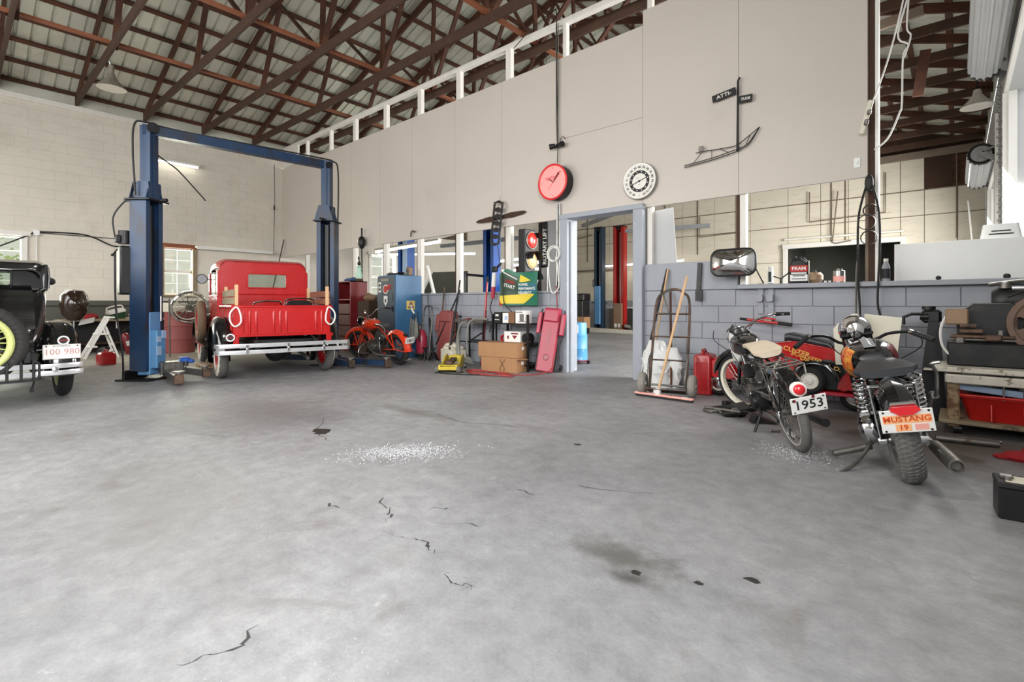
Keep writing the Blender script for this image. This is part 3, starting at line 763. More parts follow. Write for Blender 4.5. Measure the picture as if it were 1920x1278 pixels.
# roof and sides: open windows, windscreen
m = MB(); rings = []
for x, z1, w in ((cx0, 1.72, hw - .02), (cx0 + .12, 1.755, hw), (cx0 + .5, 1.77, hw), (cx1 - .3, 1.765, hw), (cx1 - .02, 1.735, hw - .015), (cx1 + .09, 1.69, hw - .03)):
    pts = [(x, y, z) for y, z in rrect(-w, w, z1 - .3, z1, .13, 6, .01)]
    rings.append(pts[:14])
m.loft([[p for p in r] + [(q[0], q[1] * .985, q[2] - .02) for q in r[::-1]] for r in rings])
add('roof', m, 'red_paint', tr)
for s in (1, -1):
    p = MB().box(((cx0 + cx1) / 2, s * (hw - .01), .9), (cx1 - cx0, .04, .58), .01)
    p.box((cx0 + .09, s * (hw - .012), 1.36), (.18, .036, .42), .006).box((cx1 - .02, s * (hw - .012), 1.36), (.06, .036, .42), .006)
    d = add('door', p, 'red_paint', tr)
    add('door_handle', MB().cyl((cx0 + .24, s * (hw + .03), 1.12), (cx0 + .34, s * (hw + .03), 1.12), .01), 'chrome', d)
    add('side_glass', MB().box((1.5, s * (hw - .015), 1.36), (.84, .004, .40)), 'glass', tr)
    add('running_board', MB().box((1.35, s * .74, .40), (1.55, .26, .035), .01), 'black_paint', tr)
    car_fender(tr, 0, s * .54, s * .84, .46, -22, 178)
    car_fender(tr, 2.6, s * .56, s * .85, .46, 10, 175)
    add('cowl_pipe', MB().tube([(2.1, s * .6, 1.0), (2.3, s * .68, 1.0)], .012, 6), 'chrome', tr)
    hl = add('headlight', MB().lathe([(0, -.12), (.07, -.1), (.105, -.02), (.11, .03), (0, .05)], 20, (2.98, s * .40, .98), 'x'), 'chrome', tr)
add('windscreen', MB().box((cx1 + .04, 0, 1.4), (.006, 1.16, .44), 0, (0, 4, 0)), 'glass', tr)
add('windscreen_frame', MB().tube([(cx1 + .01, -.6, 1.18), (cx1 + .06, -.6, 1.62), (cx1 + .06, .6, 1.62), (cx1 + .01, .6, 1.18)], .02, 6, loop=True), 'black_paint', tr)
add('bench_seat', MB().box((1.16, 0, .95), (.14, 1.16, .6), .04).box((1.38, 0, .72), (.5, 1.16, .14), .04), 'seat_black', tr)
add('steering_wheel', MB().tor((1.75, .3, 1.12), 'x', .19, .014, n=24, m=6).cyl((1.75, .3, 1.12), (2.1, .3, .9), .014), 'black_metal', tr)
m = MB(); m.loft([[(x, y, z) for y, z in rrect(-w, w, .6, zt, .12, 5, .03)] for x, w, zt in ((cx1 - .03, .62, 1.19), (2.3, .50, 1.15), (2.98, .33, 1.10), (3.02, .31, 1.08))])
add('hood', m, 'red_paint', tr)
add('radiator_shell', MB().loft([[(x, y, z) for y, z in rrect(-w, w, .5, 1.12, .1, 5, .04)] for x, w in ((3.02, .32), (3.08, .32), (3.1, .29))]), 'chrome', tr)
mi = add('side_mirror', MB().lathe([(0, .012), (.06, .008), (.072, 0), (.068, -.006), (0, -.006)], 20, (1.2, .84, 1.44), 'x'), 'grey_plastic', tr)
add('mirror_arm', MB().tube([(1.21, .66, 1.43), (1.22, .78, 1.44), (1.21, .83, 1.44)], .008, 6).tor((1.2, .84, 1.44), 'x', .07, .008, n=20, m=6), 'black_metal', mi)
sp = add('spare_wheel', MB().tor((2.05, .79, .74), 'y', .30, .066, .065, 36, 12), 'weathered_wood', tr)
sp.data.materials.clear(); pm('tan_tyre', '6e5a45', .7, var=.15); sp.data.materials.append(MT['tan_tyre'])
add('rim', MB().lathe([(.0, .0), (.06, .05), (.08, .03), (.2, .02), (.24, .05), (.245, -.05), (0, -.05)], 28, (2.05, .79, .74), 'y'), 'deep_red', sp)
oval_badge(tr, -.60, .67, .60)
add('badge_bracket', MB().box((-.5, .65, .60), (.2, .03, .03)), 'black_metal', tr)
# bumper: two bright bars on irons, curved back at the ends
bp = MB()
for z in (.498, .414):
    bp.loft([[(x - .78 + a, y, z + b) for a, b in ((-.012, -.026), (-.014, 0), (-.012, .026), (.0, .026), (0, -.026))] for x, y in ((.13, .86), (.05, .845), (.012, .80), (.0, .6), (-.01, 0), (.0, -.6), (.012, -.80), (.05, -.845), (.13, -.86))])
bb = add('bumper', bp, 'bumper_bright', tr)
for y in (.5, 0, -.47): add('bumper_clamp', MB().box((-.802, y, .455), (.02, .035, .11), .005).sph((-.815, y, .455), .016, 8, 6), 'chrome', bb)
for s in (1, -1): add('bumper_end', MB().box((-.75, s * .80, .455), (.03, .11, .115), .01), 'steel', bb)
for s in (1, -1): add('bumper_iron', MB().bar((-.79, s * .45, .455), (-.4, s * .38, .5), .012, .05), 'black_metal', bb)
for s in (1, -1): add('bed_bracket', MB().tube([(bx0, s * .35, .6), (-.66, s * .37, .57), (-.72, s * .42, .5)], .009, 6), 'black_metal', tr)

# --- black coupe
cr = thing('vintage_car', 'black vintage coupe with lime spare wheel and plate 100 980', 'car', (-7.62, .16, 0), 180)
for x in (0, 2.62):
    for s in (1, -1): road_wheel(cr, x, s * .715, .36, .13, 'yellow_green', tyre='black_rubber', wall=False, side=s)
m = MB()
for s in (1, -1): m.box((1.2, s * .38, .5), (3.6, .06, .12), .008)
add('chassis', m.cyl((0, -.68, .36), (0, .68, .36), .04).sph((0, 0, .36), (.12, .14, .14)), 'black_metal', cr)
# body tub: tail sloping down under the rumble lid
def ring(x, w, z0, z1, r=.09): return [(x, y, z) for y, z in rrect(-w, w, z0, z1, r, 6, .05)]
m = MB(); m.loft([ring(-.46, .44, .52, .70, .06), ring(-.40, .50, .5, .84), ring(-.28, .54, .5, 1.05), ring(-.12, .565, .5, 1.17), ring(.05, .58, .5, 1.22, .06), ring(.6, .60, .5, 1.22, .06), ring(1.4, .60, .5, 1.2, .06), ring(1.75, .56, .52, 1.17, .09), ring(2.5, .36, .56, 1.1, .1)])
add('body', m, 'black_paint', cr)
m = MB(); m.loft([[(x + d, y, z) for x, z in ((-.43, .78), (-.375, .93), (-.25, 1.10), (-.10, 1.2), (.06, 1.25))] for y, d in ((-.46, .025), (-.455, .0), (0, -.012), (.455, 0), (.46, .025))], closed=False, caps=False)
lid = add('rumble_lid', m, 'black_paint', cr)
add('lid_handle', MB().cyl((-.4, -.05, .83), (-.4, .05, .83), .012), 'chrome', lid)
add('belt_moulding', MB().tube([(-.05, -.575, 1.2), (.4, -.605, 1.225), (1.5, -.605, 1.22)], .012, 6).tube([(-.05, .575, 1.2), (.4, .605, 1.225), (1.5, .605, 1.22)], .012, 6), 'black_paint', cr)
# greenhouse: back panel with window, pillars, roof
px, pw = .12, .585
back = [(px + (.03 if z > 1.4 else 0), y, z) for y, z in rrect(-pw, pw, 1.2, 1.50, .09, 6, .01)]
wh = [(px, y, z) for y, z in rrect(-.31, .31, 1.235, 1.415, .04, 6)]; n = len(back)
m = MB(); m.a(back + wh + [(px + .03, y, z) for _, y, z in wh], [(i, (i + 1) % n, n + (i + 1) % n, n + i) for i in range(n)] + [(n + i, n + (i + 1) % n, 2 * n + (i + 1) % n, 2 * n + i) for i in range(n)])
add('rear_panel', m, 'black_paint', cr)
add('rear_window_trim', MB().tube([(px - .004, y, z) for _, y, z in wh], .012, 6, loop=True), 'black_rubber', cr)
add('rear_glass', MB().box((px + .03, 0, 1.325), (.004, .62, .18)), 'glass', cr)
m = MB(); rings = []
for x, z1, w in ((px - .06, 1.44, .55), (px - .02, 1.50, .585), (px + .12, 1.535, .60), (.7, 1.56, .605), (1.3, 1.555, .60), (1.5, 1.52, .585), (1.62, 1.47, .57)):
    pts = [(x, y, z) for y, z in rrect(-w, w, z1 - .12, z1, .09, 6, .005)][:14]
    rings.append(pts + [(q[0], q[1] * .98, q[2] - .025) for q in pts[::-1]])
m.loft(rings); add('roof', m, 'black_paint', cr)
for s in (1, -1):
    for x in (.16, .72, 1.45): add('pillar', MB().box((x, s * .585, 1.34), (.1 if x < .3 else .05, .035, .3), .008), 'black_paint', cr)
    add('side_glass', MB().box((.44, s * .585, 1.34), (.48, .004, .24)).box((1.1, s * .585, 1.34), (.68, .004, .24)), 'glass', cr)
    add('landau_bar', MB().tube([(.14, s * .61, 1.22), (.13, s * .615, 1.34), (.18, s * .61, 1.46)], .011, 6), 'chrome', cr)
    add('running_board', MB().box((1.35, s * .73, .40), (1.6, .26, .035), .01), 'black_rubber', cr)
    car_fender(cr, 0, s * .52, s * .82, .45, -12, 190, h=.045)
    car_fender(cr, 2.62, s * .5, s * .84, .46, 10, 178)
    add('door_handle', MB().cyl((.8, s * .63, 1.1), (.9, s * .63, 1.1), .012).sph((.8, s * .62, 1.1), .02, 8, 6), 'chrome', cr)
    add('cowl_lamp', MB().lathe([(0, -.04), (.03, -.03), (.042, 0), (.03, .03), (0, .05)], 14, (.45, s * .665, 1.31), 'x').tube([(.45, s * .6, 1.3), (.45, s * .66, 1.31)], .009, 6), 'black_metal', cr)
    hl = add('headlight', MB().lathe([(0, -.12), (.07, -.1), (.105, -.02), (.11, .03), (0, .05)], 20, (2.98, s * .40, .98), 'x'), 'chrome', cr)
add('windscreen', MB().box((1.58, 0, 1.34), (.006, 1.1, .28)), 'glass', cr)
add('rear_seat', MB().box((.35, 0, 1.05), (.12, 1.0, .4), .03), 'seat_black', cr)
add('fender_pin', MB().cyl((-.44, -.60, .55), (-.47, -.60, .55), .02), 'black_metal', cr)
# the fender tops up against the body and the tail pan below
add('tail_pan', MB().loft([[(x, y, z) for y, z in rrect(-w, w, z0, z1, .03, 3)] for x, w, z0, z1 in ((-.3, .5, .44, .6), (-.52, .46, .42, .54))]), 'black_paint', cr)
add('step_plate', MB().box((-.36, -.52, .56), (.16, .12, .014), .004), 'steel', cr)
oval_badge(cr, -.49, -.665, .655, .052)
add('badge_bracket', MB().box((-.43, -.665, .6), (.05, .03, .12)), 'black_metal', cr)
pl = add('licence_plate', MB().box((-.49, -.655, .535), (.008, .305, .155), .003), 'paper_white', cr)
add('plate_rim', MB().tube([(-.496, -.655 + a * .146, .535 + b * .071) for a, b in ((-1, -1), (1, -1), (1, 1), (-1, 1))], .004, 6, loop=True), 'dial_white', pl)
add('plate_numbers', MB().text('100 980', .088, REAR(-.4945, -.655, .533), .001), 'faded_ink', pl)
m = MB(); m.text('BICENTENNIAL', .022, REAR(-.4945, -.655, .592), .0008); add('plate_caption', m, 'dull_steel', pl)
m = MB()
for y in (-.53, -.78): m.lathe([(0, -.003), (.008, -.003), (.008, .001), (0, .001)], 10, (-.494, y, .594), 'x')
add('plate_bolt', m, 'rusty_steel', pl)
add('plate_bracket', MB().box((-.44, -.655, .50), (.1, .04, .02)), 'black_metal', cr)
# spare wheel on the tail, with a black cover over the tread
sx_ = -.60
sw = add('spare_wheel', MB().tor((sx_, 0, .655), 'x', .335, .062, .075, 44, 14), 'dusty_rubber', cr)
m = MB()
for k in range(40):
    a = 2 * math.pi * k / 40
    m.tube([(sx_ - .07, .30 * math.cos(a), .655 + .30 * math.sin(a)), (sx_ - .072, .35 * math.cos(a + .05), .655 + .35 * math.sin(a + .05)), (sx_ - .01, .398 * math.cos(a + .1), .655 + .398 * math.sin(a + .1))], .005, 5)
add('cover_folds', m, 'dusty_rubber', sw)
add('rim', MB().tor((sx_ - .05, 0, .655), 'x', .262, .03, .03, 44, 10).tor((sx_ - .01, 0, .655), 'x', .25, .02, .06, 44, 8), 'yellow_green', sw)
m = MB()
for k in range(24):
    a = 2 * math.pi * k / 24; b = a + (.3 if k % 2 else -.3)
    m.tube([(sx_ - .06, .05 * math.cos(b), .655 + .05 * math.sin(b)), (sx_ - .03, .25 * math.cos(a), .655 + .25 * math.sin(a))], .006, 5)
add('spokes', m, 'yellow_green', sw)
add('hub', MB().lathe([(0, -.05), (.05, -.04), (.06, 0), (.06, .05), (0, .05)], 20, (sx_ - .04, 0, .655), 'x'), 'chrome', sw)
add('spare_carrier', MB().box((-.5, 0, .655), (.12, .08, .08)).bar((-.5, -.25, .5), (-.5, .25, .5), .04, .04), 'black_metal', cr)
# split bumper
for s in (-1, 1):
    m = MB()
    for z in (.405, .335):
        m.loft([[(x + a, s * y, z + b) for a, b in ((-.012, -.024), (-.016, 0), (-.012, .024), (0, .024), (0, -.024))] for x, y in ((-.68, .44), (-.69, .6), (-.675, .74), (-.62, .81), (-.52, .825))])
    b = add('bumperette', m, 'bumper_bright', cr)
    add('bumper_clamp', MB().lathe([(0, -.012), (.025, -.008), (.03, 0), (0, 0)], 14, (-.702, s * .58, .37), 'x'), 'chrome', b)
    add('bumper_iron', MB().box((-.6, s * .46, .37), (.2, .025, .16), .006)  , 'black_metal', b)
m = MB()
for z in (.41, .33): m.bar((-.66, -.46, z), (-.66, .46, z), .02, .05)
add('bumper_centre', m, 'chrome', cr)
m = MB()
for y in (-.42, -.33, -.23, 0, .23): m.box((-.675, y, .37), (.03, .022, .19), .004)
add('bumper_upright', m.bar((-.67, -.48, .275), (-.67, .48, .27), .03, .025), 'black_metal', cr)
add('tail_hook', MB().tube([(-.45, -.43, .32), (-.45, -.44, .22), (-.45, -.425, .16)], .009, 6).box((-.45, -.425, .15), (.03, .03, .04)), 'black_metal', cr)

# ---------------------------------------------------------------- motorcycles
def moto_wheel(root, x, R0, w, rim, tyre='worn_rubber', wr=.5, M=None, name='wheel', nsp=28, band=None, disc=None, lug=.004):
    """spoked wheel standing on the ground, axle along local y; w = tyre width"""
    t = add(name, MB(M).tor((x, 0, R0), 'y', R0 - w * wr, w * wr, w * .5, 44, 12, tread=lug), tyre, root)
    q = R0 - 2 * w * wr
    add('rim', MB(M).lathe([(q - .016, -w * .34), (q + .006, -w * .42), (q + .01, -w * .3), (q - .006, 0), (q + .01, w * .3), (q + .006, w * .42), (q - .016, w * .34), (q - .02, 0)], 40, (x, 0, R0), 'y'), rim, t)
    if band: add('whitewall', MB(M).tor((x, 0, R0), 'y', q + .012, .012, w * .44, 40, 8), band, t)
    m = MB(M)
    for k in range(nsp):
        a = 2 * math.pi * k / nsp; b = a + (.5 if k % 2 else -.5); s = (.035 if k % 4 < 2 else -.035)
        m.tube([(x + .03 * math.cos(b), s, R0 + .03 * math.sin(b)), (x + q * math.cos(a), 0, R0 + q * math.sin(a))], .0022, 4)
    add('spokes', m, 'steel', t)
    add('hub', MB(M).cyl((x, -.055, R0), (x, .055, R0), .035).cyl((x, -.05, R0), (x, -.02, R0), .06), disc or 'dull_steel', t)
    add('axle_nut', MB(M).cyl((x, -.085, R0), (x, .085, R0), .011, n=6), 'chrome', t)
    return t
def fin_engine(root, x, z, s=1., tilt=-12, mat='dull_steel'):
    M = Matrix.Translation((x, 0, z)) @ Matrix.Rotation(R(tilt), 4, 'Y') @ Matrix.Scale(s, 4)
    e = add('engine', MB(M).loft([[(px, y, pz) for px, pz in rrect(-.13, .13, -.12, .09, .06)] for y in (-.09, -.07, .07, .09)]).cyl((.03, -.12, -.02), (.03, .12, -.02), .075), mat, root)
    m = MB(M)
    for k in range(9): m.box((0, 0, .105 + k * .02), (.15 - .004 * k, .15 - .004 * k, .008), .003)
    add('cylinder_fins', m.cyl((0, 0, .09), (0, 0, .29), .052).box((0, 0, .295), (.11, .11, .03), .01), mat, e)
    add('carburettor', MB(M).cyl((-.08, .02, .17), (-.17, .02, .17), .026).cyl((-.15, .02, .1), (-.15, .02, .18), .032).lathe([(0, -.21), (.05, -.21), (.055, -.18), (.03, -.165), (0, -.165)], 16, (0, .02, .17), 'x'), 'steel', e)
    add('engine_cover', MB(M).lathe([(0, .125), (.06, .12), (.075, .10), (.075, .08), (0, .08)], 20, (.02, 0, -.02), 'y'), 'chrome', e)
    return e
def teardrop(root, x0, x1, z0, z1, w, mat, name='fuel_tank'):
    m = MB(); n = 10; rings = []
    for i in range(n + 1):
        t = i / n; e = math.sin(math.pi * (t * .9 + .07)) ** .45
        zc = z0 + (z1 - z0) * .5 + .0; hw_, hh = w / 2 * e, (z1 - z0) / 2 * e
        rings.append([(x0 + (x1 - x0) * t, hw_ * math.copysign(abs(math.cos(a)) ** .8, math.cos(a)), zc + hh * math.copysign(abs(math.sin(a)) ** .8, math.sin(a))) for a in (2 * math.pi * k / 18 for k in range(18))])
    return add(name, m.loft(rings), mat, root)
def saddle(root, x0, x1, z, w0, w1, th, mat, lift=.03, name='seat'):
    m = MB(); rings = []; n = 10
    for i in range(n + 1):
        t = i / n; x = x0 + (x1 - x0) * t; w = (w0 + (w1 - w0) * t ** .8) * (1 if .05 < t < .95 else .72)
        zc = z + lift * math.sin(t * 3.0 - .4)
        rings.append([(x, w / 2 * math.copysign(abs(math.cos(a)) ** .6, math.cos(a)), zc + th / 2 * math.copysign(abs(math.sin(a)) ** .6, math.sin(a)) + .012 * math.cos(a) ** 2) for a in (2 * math.pi * k / 16 for k in range(16))])
    return add(name, m.loft(rings), mat, root)
def bars(root, pts, grips, mat='chrome', M=None):
    h = add('handlebar', MB(M).tube(pts, .0115, 10, sub=5), mat, root)
    for a, b in grips:
        add('grip', MB(M).cyl(a, b, .018, n=12), 'black_rubber', h)
        d = Vector(b) - Vector(a)
        add('lever', MB(M).tube([Vector(a) - d * .15 + Vector((.03, 0, -.01)), Vector(a) + d * .3 + Vector((.065, 0, -.015)), Vector(a) + d * .95 + Vector((.06, 0, -.005))], .007, 6).cyl(Vector(a) - d * .2, Vector(a) - d * .02, .017, n=10), 'chrome', h)
    return h
def plate(root, M, w, h, txt, size, ink, back='paper_white', name='licence_plate'):
    p = add(name, MB(M).box((0, 0, 0), (w, h, .006), .002), back, root)
    add('plate_characters', MB(M @ Matrix.Translation((0, 0, .004))).text(txt, size, Matrix.Identity(4), .0012, bold=.001), ink, p)
    m = MB(M)
    for a in (-1, 1):
        for b in (-1, 1): m.cyl((a * w * .42, b * h * .38, 0), (a * w * .42, b * h * .38, .006), .006, n=8)
    add('plate_bolt', m, 'ink', p)
    return p

# --- black light motorcycle, plate 1953
b1 = thing('motorcycle', 'black motorcycle with tan seat and white 1953 plate by grey wall', 'motorcycle', (-.835, 4.03, 0), rot=(-14, 0, 120)); b1.scale = (.97, .9, .88)
R1 = .33
moto_wheel(b1, 0, R1, .072, 'chrome', band='white_rubber', name='rear_wheel', lug=.003)
ST = Matrix.Translation((1.36, 0, 0)) @ Matrix.Rotation(R(34), 4, 'Z') @ Matrix.Translation((-1.36, 0, 0))
moto_wheel(b1, 1.36, R1, .066, 'cream', band='cream', name='front_wheel', M=ST, tyre='black_rubber')
add('rear_fender', MB().fender((0, 0, R1), R1 + .035, .16, 28, 152, .04, y=0), 'black_paint', b1)
add('front_fender', MB(ST).fender((1.36, 0, R1), R1 + .03, .1, 20, 190, .03), 'black_paint', b1)
add('fender_stay', MB().tube([(0, .07, R1), (-.2, .075, R1 + .28), (-.02, .06, R1 + .37)], .006, 6).tube([(0, -.07, R1), (-.2, -.075, R1 + .28), (-.02, -.06, R1 + .37)], .006, 6), 'black_metal', b1)
fr = MB()
for s in (1, -1):
    fr.tube([(0, s * .075, R1), (.42, s * .05, .30), (.62, s * .03, .25)], .013, 8)
    fr.tube([(0, s * .07, R1), (.22, s * .06, .62), (.42, s * .03, .72)], .012, 8)
fr.tube([(.42, 0, .72), (.75, 0, .78), (1.06, 0, .80)], .018, 8).tube([(1.08, 0, .72), (.98, 0, .45), (.86, 0, .24), (.55, 0, .22), (.42, 0, .34), (.40, 0, .72)], .016, 8, sub=3)
add('frame', fr, 'black_paint', b1)
fin_engine(b1, .68, .36, .95, 6)
add('gearbox', MB().loft([[(x, y, z) for x, z in rrect(.38, .58, .24, .42, .06)] for y in (-.1, -.08, .1, .12)]).cyl((.48, .1, .33), (.48, .15, .33), .07), 'black_metal', b1)
add('chain_guard', MB().box((.24, .1, .43), (.5, .02, .05), .006, (0, 4, 0)).box((.24, .1, .26), (.5, .02, .035), .006), 'black_paint', b1)
teardrop(b1, .62, 1.06, .70, .92, .26, 'black_paint')
add('tank_panel', MB().box((.92, 0, .935), (.2, .15, .03), .008, (0, -12, 0)), 'black_metal', b1)
for y in (.035, -.035): add('gauge', MB().cyl((.92, y, .945), (.92, y, .962), .024, n=18), 'chrome', b1)
add('tool_box', MB().box((.55, .1, .6), (.12, .08, .12), .015), 'black_metal', b1)
saddle(b1, .1, .62, .80, .25, .17, .055, 'seat_tan')
add('seat_rail', MB().tube([(.62, .07, .76), (.3, .12, .75), (.12, .1, .76), (.1, -.1, .76), (.3, -.12, .75), (.62, -.07, .76)], .008, 6), 'black_metal', b1)
for s in (1, -1): add('seat_spring', MB().coil((.2, s * .06, .64), (.2, s * .06, .76), .024, .005, 6), 'steel', b1)
rk = MB()
for s in (1, -1): rk.tube([(.18, s * .1, .735), (-.12, s * .115, .735), (-.26, s * .11, .725), (-.28, s * .10, .66)], .007, 6).tube([(0, s * .09, R1 + .02), (-.06, s * .112, .735)], .006, 6).tube([(.06, s * .09, R1 + .1), (.1, s * .1, .735)], .006, 6)
for x in (-.26, -.14, 0.): rk.cyl((x, -.11, .733), (x, .11, .733), .006, n=8)
rk.tube([(.18, -.1, .735), (-.26, .11, .727)], .005, 6).tube([(.18, .1, .735), (-.26, -.11, .727)], .005, 6)
add('luggage_rack', rk, 'dull_steel', b1)
tl = add('tail_light', MB().lathe([(0, .02), (.05, .02), (.056, -.01), (.05, -.03), (0, -.03)], 24, (-.335, 0, .57), 'x'), 'paper_white', b1)
add('lens', MB().lathe([(0, -.06), (.02, -.058), (.037, -.045), (.042, -.028), (0, -.028)], 20, (-.335, 0, .57), 'x'), 'tail_red', tl)
PM = FM((-.37, -.035, .455), (0, -1, 0.), (-.25, 0, 1))
p = plate(b1, PM, .24, .13, '1953', .1, 'ink')
add('sticker', MB(PM).cyl((-.095, .045, .004), (-.095, .045, .005), .013, n=12).cyl((.035, .057, .004), (.035, .057, .005), .012, n=12), 'maroon', p)
add('plate_bracket', MB().tube([(-.34, 0, .53), (-.36, 0, .46)], .01, 6).tube([(-.3, .06, .4), (-.36, .06, .44)], .007, 6), 'chrome', b1)
fk = MB(ST)
for s in (1, -1): fk.tube([(1.36, s * .06, R1), (1.25, s * .06, .62), (1.16, s * .055, .88)], [.02, .02, .018], 10)
fk.box((1.17, 0, .86), (.06, .16, .03), .008).box((1.24, 0, .66), (.06, .16, .025), .008)
add('front_fork', fk, 'black_paint', b1)
hl = add('headlight_shell', MB(ST).lathe([(.03, -.1), (.07, -.06), (.085, 0), (.08, .06), (0, .065)], 24, (1.28, 0, .82), 'x'), 'chrome', b1)
add('headlight_lens', MB(ST).lathe([(0, .085), (.05, .08), (.075, .062), (0, .06)], 24, (1.28, 0, .82), 'x'), 'dial_white', hl)
add('nacelle', MB(ST).loft([[(x, y, z) for y, z in rrect(-w, w, z0, z1, .04)] for x, w, z0, z1 in ((1.12, .05, .76, .90), (1.2, .095, .62, .93), (1.27, .1, .56, .92), (1.34, .07, .6, .86))]), 'white_plastic', b1)
bars(b1, [(.95, .36, .97), (1.02, .3, 1.0), (1.12, .16, .98), (1.15, 0, .93), (1.12, -.16, .98), (1.02, -.3, 1.0), (.95, -.36, .97)], [((1.0, .31, .995), (.93, .42, .965)), ((1.0, -.31, .995), (.93, -.42, .965))], M=ST)
add('exhaust_pipe', MB().tube([(.74, -.05, .52), (.84, -.1, .42), (.6, -.14, .22), (.1, -.15, .24)], .02, 10, sub=4).cyl((.2, -.15, .235), (-.25, -.15, .26), .032), 'black_metal', b1)
add('kickstand', MB().tube([(.52, .08, .22), (.5, .2, .03)], .012, 8), 'black_metal', b1)
add('foot_board', MB().box((.7, .2, .25), (.26, .11, .02), .006).box((.7, -.2, .25), (.26, .11, .02), .006).bar((.7, -.2, .24), (.7, .2, .24), .03, .02), 'black_metal', b1)
add('cables', MB().tube([(1.1, .2, .98), (1.2, .2, .86), (1.05, .09, .7), (.75, .09, .5)], .004, 6, sub=4).tube([(1.1, -.2, .98), (1.22, -.14, .86), (1.05, -.06, .7)], .004, 6, sub=4), 'cable_black', b1)

# --- mustang style motorcycle with orange lettered plate
b2 = thing('motorcycle', 'small black motorcycle with chrome seat springs and orange lettered plate', 'motorcycle', (-.195, 3.765, 0), rot=(-11, 0, 103))
R2 = .245
moto_wheel(b2, 0, R2, .125, 'steel', tyre='worn_rubber', wr=.46, name='rear_wheel', lug=.0)
m = MB()
for k in range(56):
    a = 2 * math.pi * k / 56
    for s in (1, -1):
        pts = []
        for u in (-.9, -.45, 0, .45, .9):
            q = (R2 - .0575) + .0595 * math.cos(u * 1.15); aa = a + s * u * .12
            pts.append((q * math.cos(aa), .066 * math.sin(u * 1.15) , R2 + q * math.sin(aa)))
        m.tube(pts, .0042, 4)
add('tread', m, 'worn_rubber', b2)
S2 = Matrix.Translation((1.22, 0, 0)) @ Matrix.Rotation(R(-3), 4, 'Z') @ Matrix.Translation((-1.22, 0, 0))
moto_wheel(b2, 1.22, R2, .11, 'steel', tyre='black_rubber', wr=.46, name='front_wheel', M=S2)
add('rear_fender', MB().fender((0, 0, R2 + .02), R2 + .06, .17, 12, 146, .05), 'black_paint', b2)
add('front_fender', MB(S2).fender((1.22, 0, R2 + .01), R2 + .04, .15, 20, 170, .04), 'black_paint', b2)
fr = MB()
for s in (1, -1):
    fr.tube([(-.02, s * .1, R2), (.35, s * .1, .22), (.9, s * .08, .2), (1.0, s * .05, .55), (1.02, 0, .72)], .014, 8)
    fr.tube([(.35, s * .1, .22), (.3, s * .09, .45), (.5, s * .05, .56), (1.0, 0, .68)], .014, 8)
add('frame', fr, 'black_metal', b2)
for s in (1, -1):
    add('strut', MB().tube([(-.02, s * .105, R2), (-.06, s * .11, .57)], .008, 8).sph((-.06, s * .11, .575), .014, 8, 6), 'chrome', b2)
    add('seat_spring', MB().coil((.14, s * .135, .40), (.1, s * .135, .60), .038, .0085, 7, 8), 'chrome', b2)
add('spring_carrier', MB().bar((.14, -.17, .39), (.14, .17, .39), .05, .02).bar((-.02, -.11, .575), (-.02, .11, .575), .03, .012), 'chrome', b2)
add('rack_plate', MB().tube([(-.06, -.11, .57), (.05, -.11, .585), (.2, -.08, .58), (.2, .08, .58), (.05, .11, .585), (-.06, .11, .57)], .008, 6, loop=True), 'chrome', b2)
saddle(b2, .0, .48, .645, .37, .13, .05, 'seat_black', lift=.02)
add('seat_pan', MB().box((.2, 0, .61), (.3, .2, .02), .006), 'black_metal', b2)
tk = teardrop(b2, .44, .98, .52, .80, .34, 'black_paint')
add('tank_strap', MB().tube([(x, 0, .66 + .146 * math.sin(math.pi * ((x - .44) / .54 * .9 + .07)) ** .45) for x in (.5, .6, .7, .8, .9)], .014, 4).a([(x, y, .664 + .143 * math.sin(math.pi * ((x - .44) / .54 * .9 + .07)) ** .45) for x in (.48, .6, .7, .8, .94) for y in (-.035, .035)], [(2 * i, 2 * i + 1, 2 * i + 3, 2 * i + 2) for i in range(4)]), 'grey_plastic', tk)
for s, c in ((1, 'flame'), (-1, 'maroon')):
    m = MB(); rings = []
    for i in range(6):
        t = .1 + .3 * i / 5; e = math.sin(math.pi * (t * .9 + .07)) ** .45
        rings.append([(.44 + .54 * t, s * (.172 * e) * math.copysign(abs(math.cos(a)) ** .8, math.cos(a)), .66 + .142 * e * math.copysign(abs(math.sin(a)) ** .8, math.sin(a))) for a in (R(q) for q in (-50, -30, -10, 10, 30, 48))])
    m.loft(rings, closed=False, caps=False); add('tank_flame', m, c, tk)
add('tank_cap', MB().cyl((.8, .08, .77), (.8, .085, .81), .03, n=16), 'chrome', tk)
fin_engine(b2, .62, .33, 1.0, 8)
add('clutch_cover', MB().lathe([(0, .19), (.05, .185), (.085, .165), (.095, .14), (.095, .11), (0, .11)], 24, (.26, 0, .27), 'y'), 'chrome', b2)
add('chain_case', MB().tube([(.0, .09, .25), (.3, .1, .25)], .03, 8), 'black_metal', b2)
tl = add('tail_light', MB().loft([[(x, y, z) for y, z in ((-.03, .455), (.03, .455), (.068, .48), (.055, .5), (-.055, .5), (-.068, .48))] for x in (-.30, -.345, -.352)]), 'tail_red', b2)
add('lamp_bracket', MB().box((-.29, 0, .51), (.05, .12, .02), .006), 'chrome', tl)
PM = FM((-.325, 0, .42), (0, -1, 0), (-.22, 0, 1))
p = add('licence_plate', MB(PM).box((0, 0, 0), (.235, .13, .006), .002), 'paper_white', b2)
add('plate_band', MB(PM).box((0, .012, .003), (.215, .046, .003)).box((-.02, -.036, .003), (.07, .04, .003)), 'orange_tape', p)
add('plate_patch', MB(PM).box((.06, -.036, .003), (.06, .034, .003)), 'pink_ink', p)
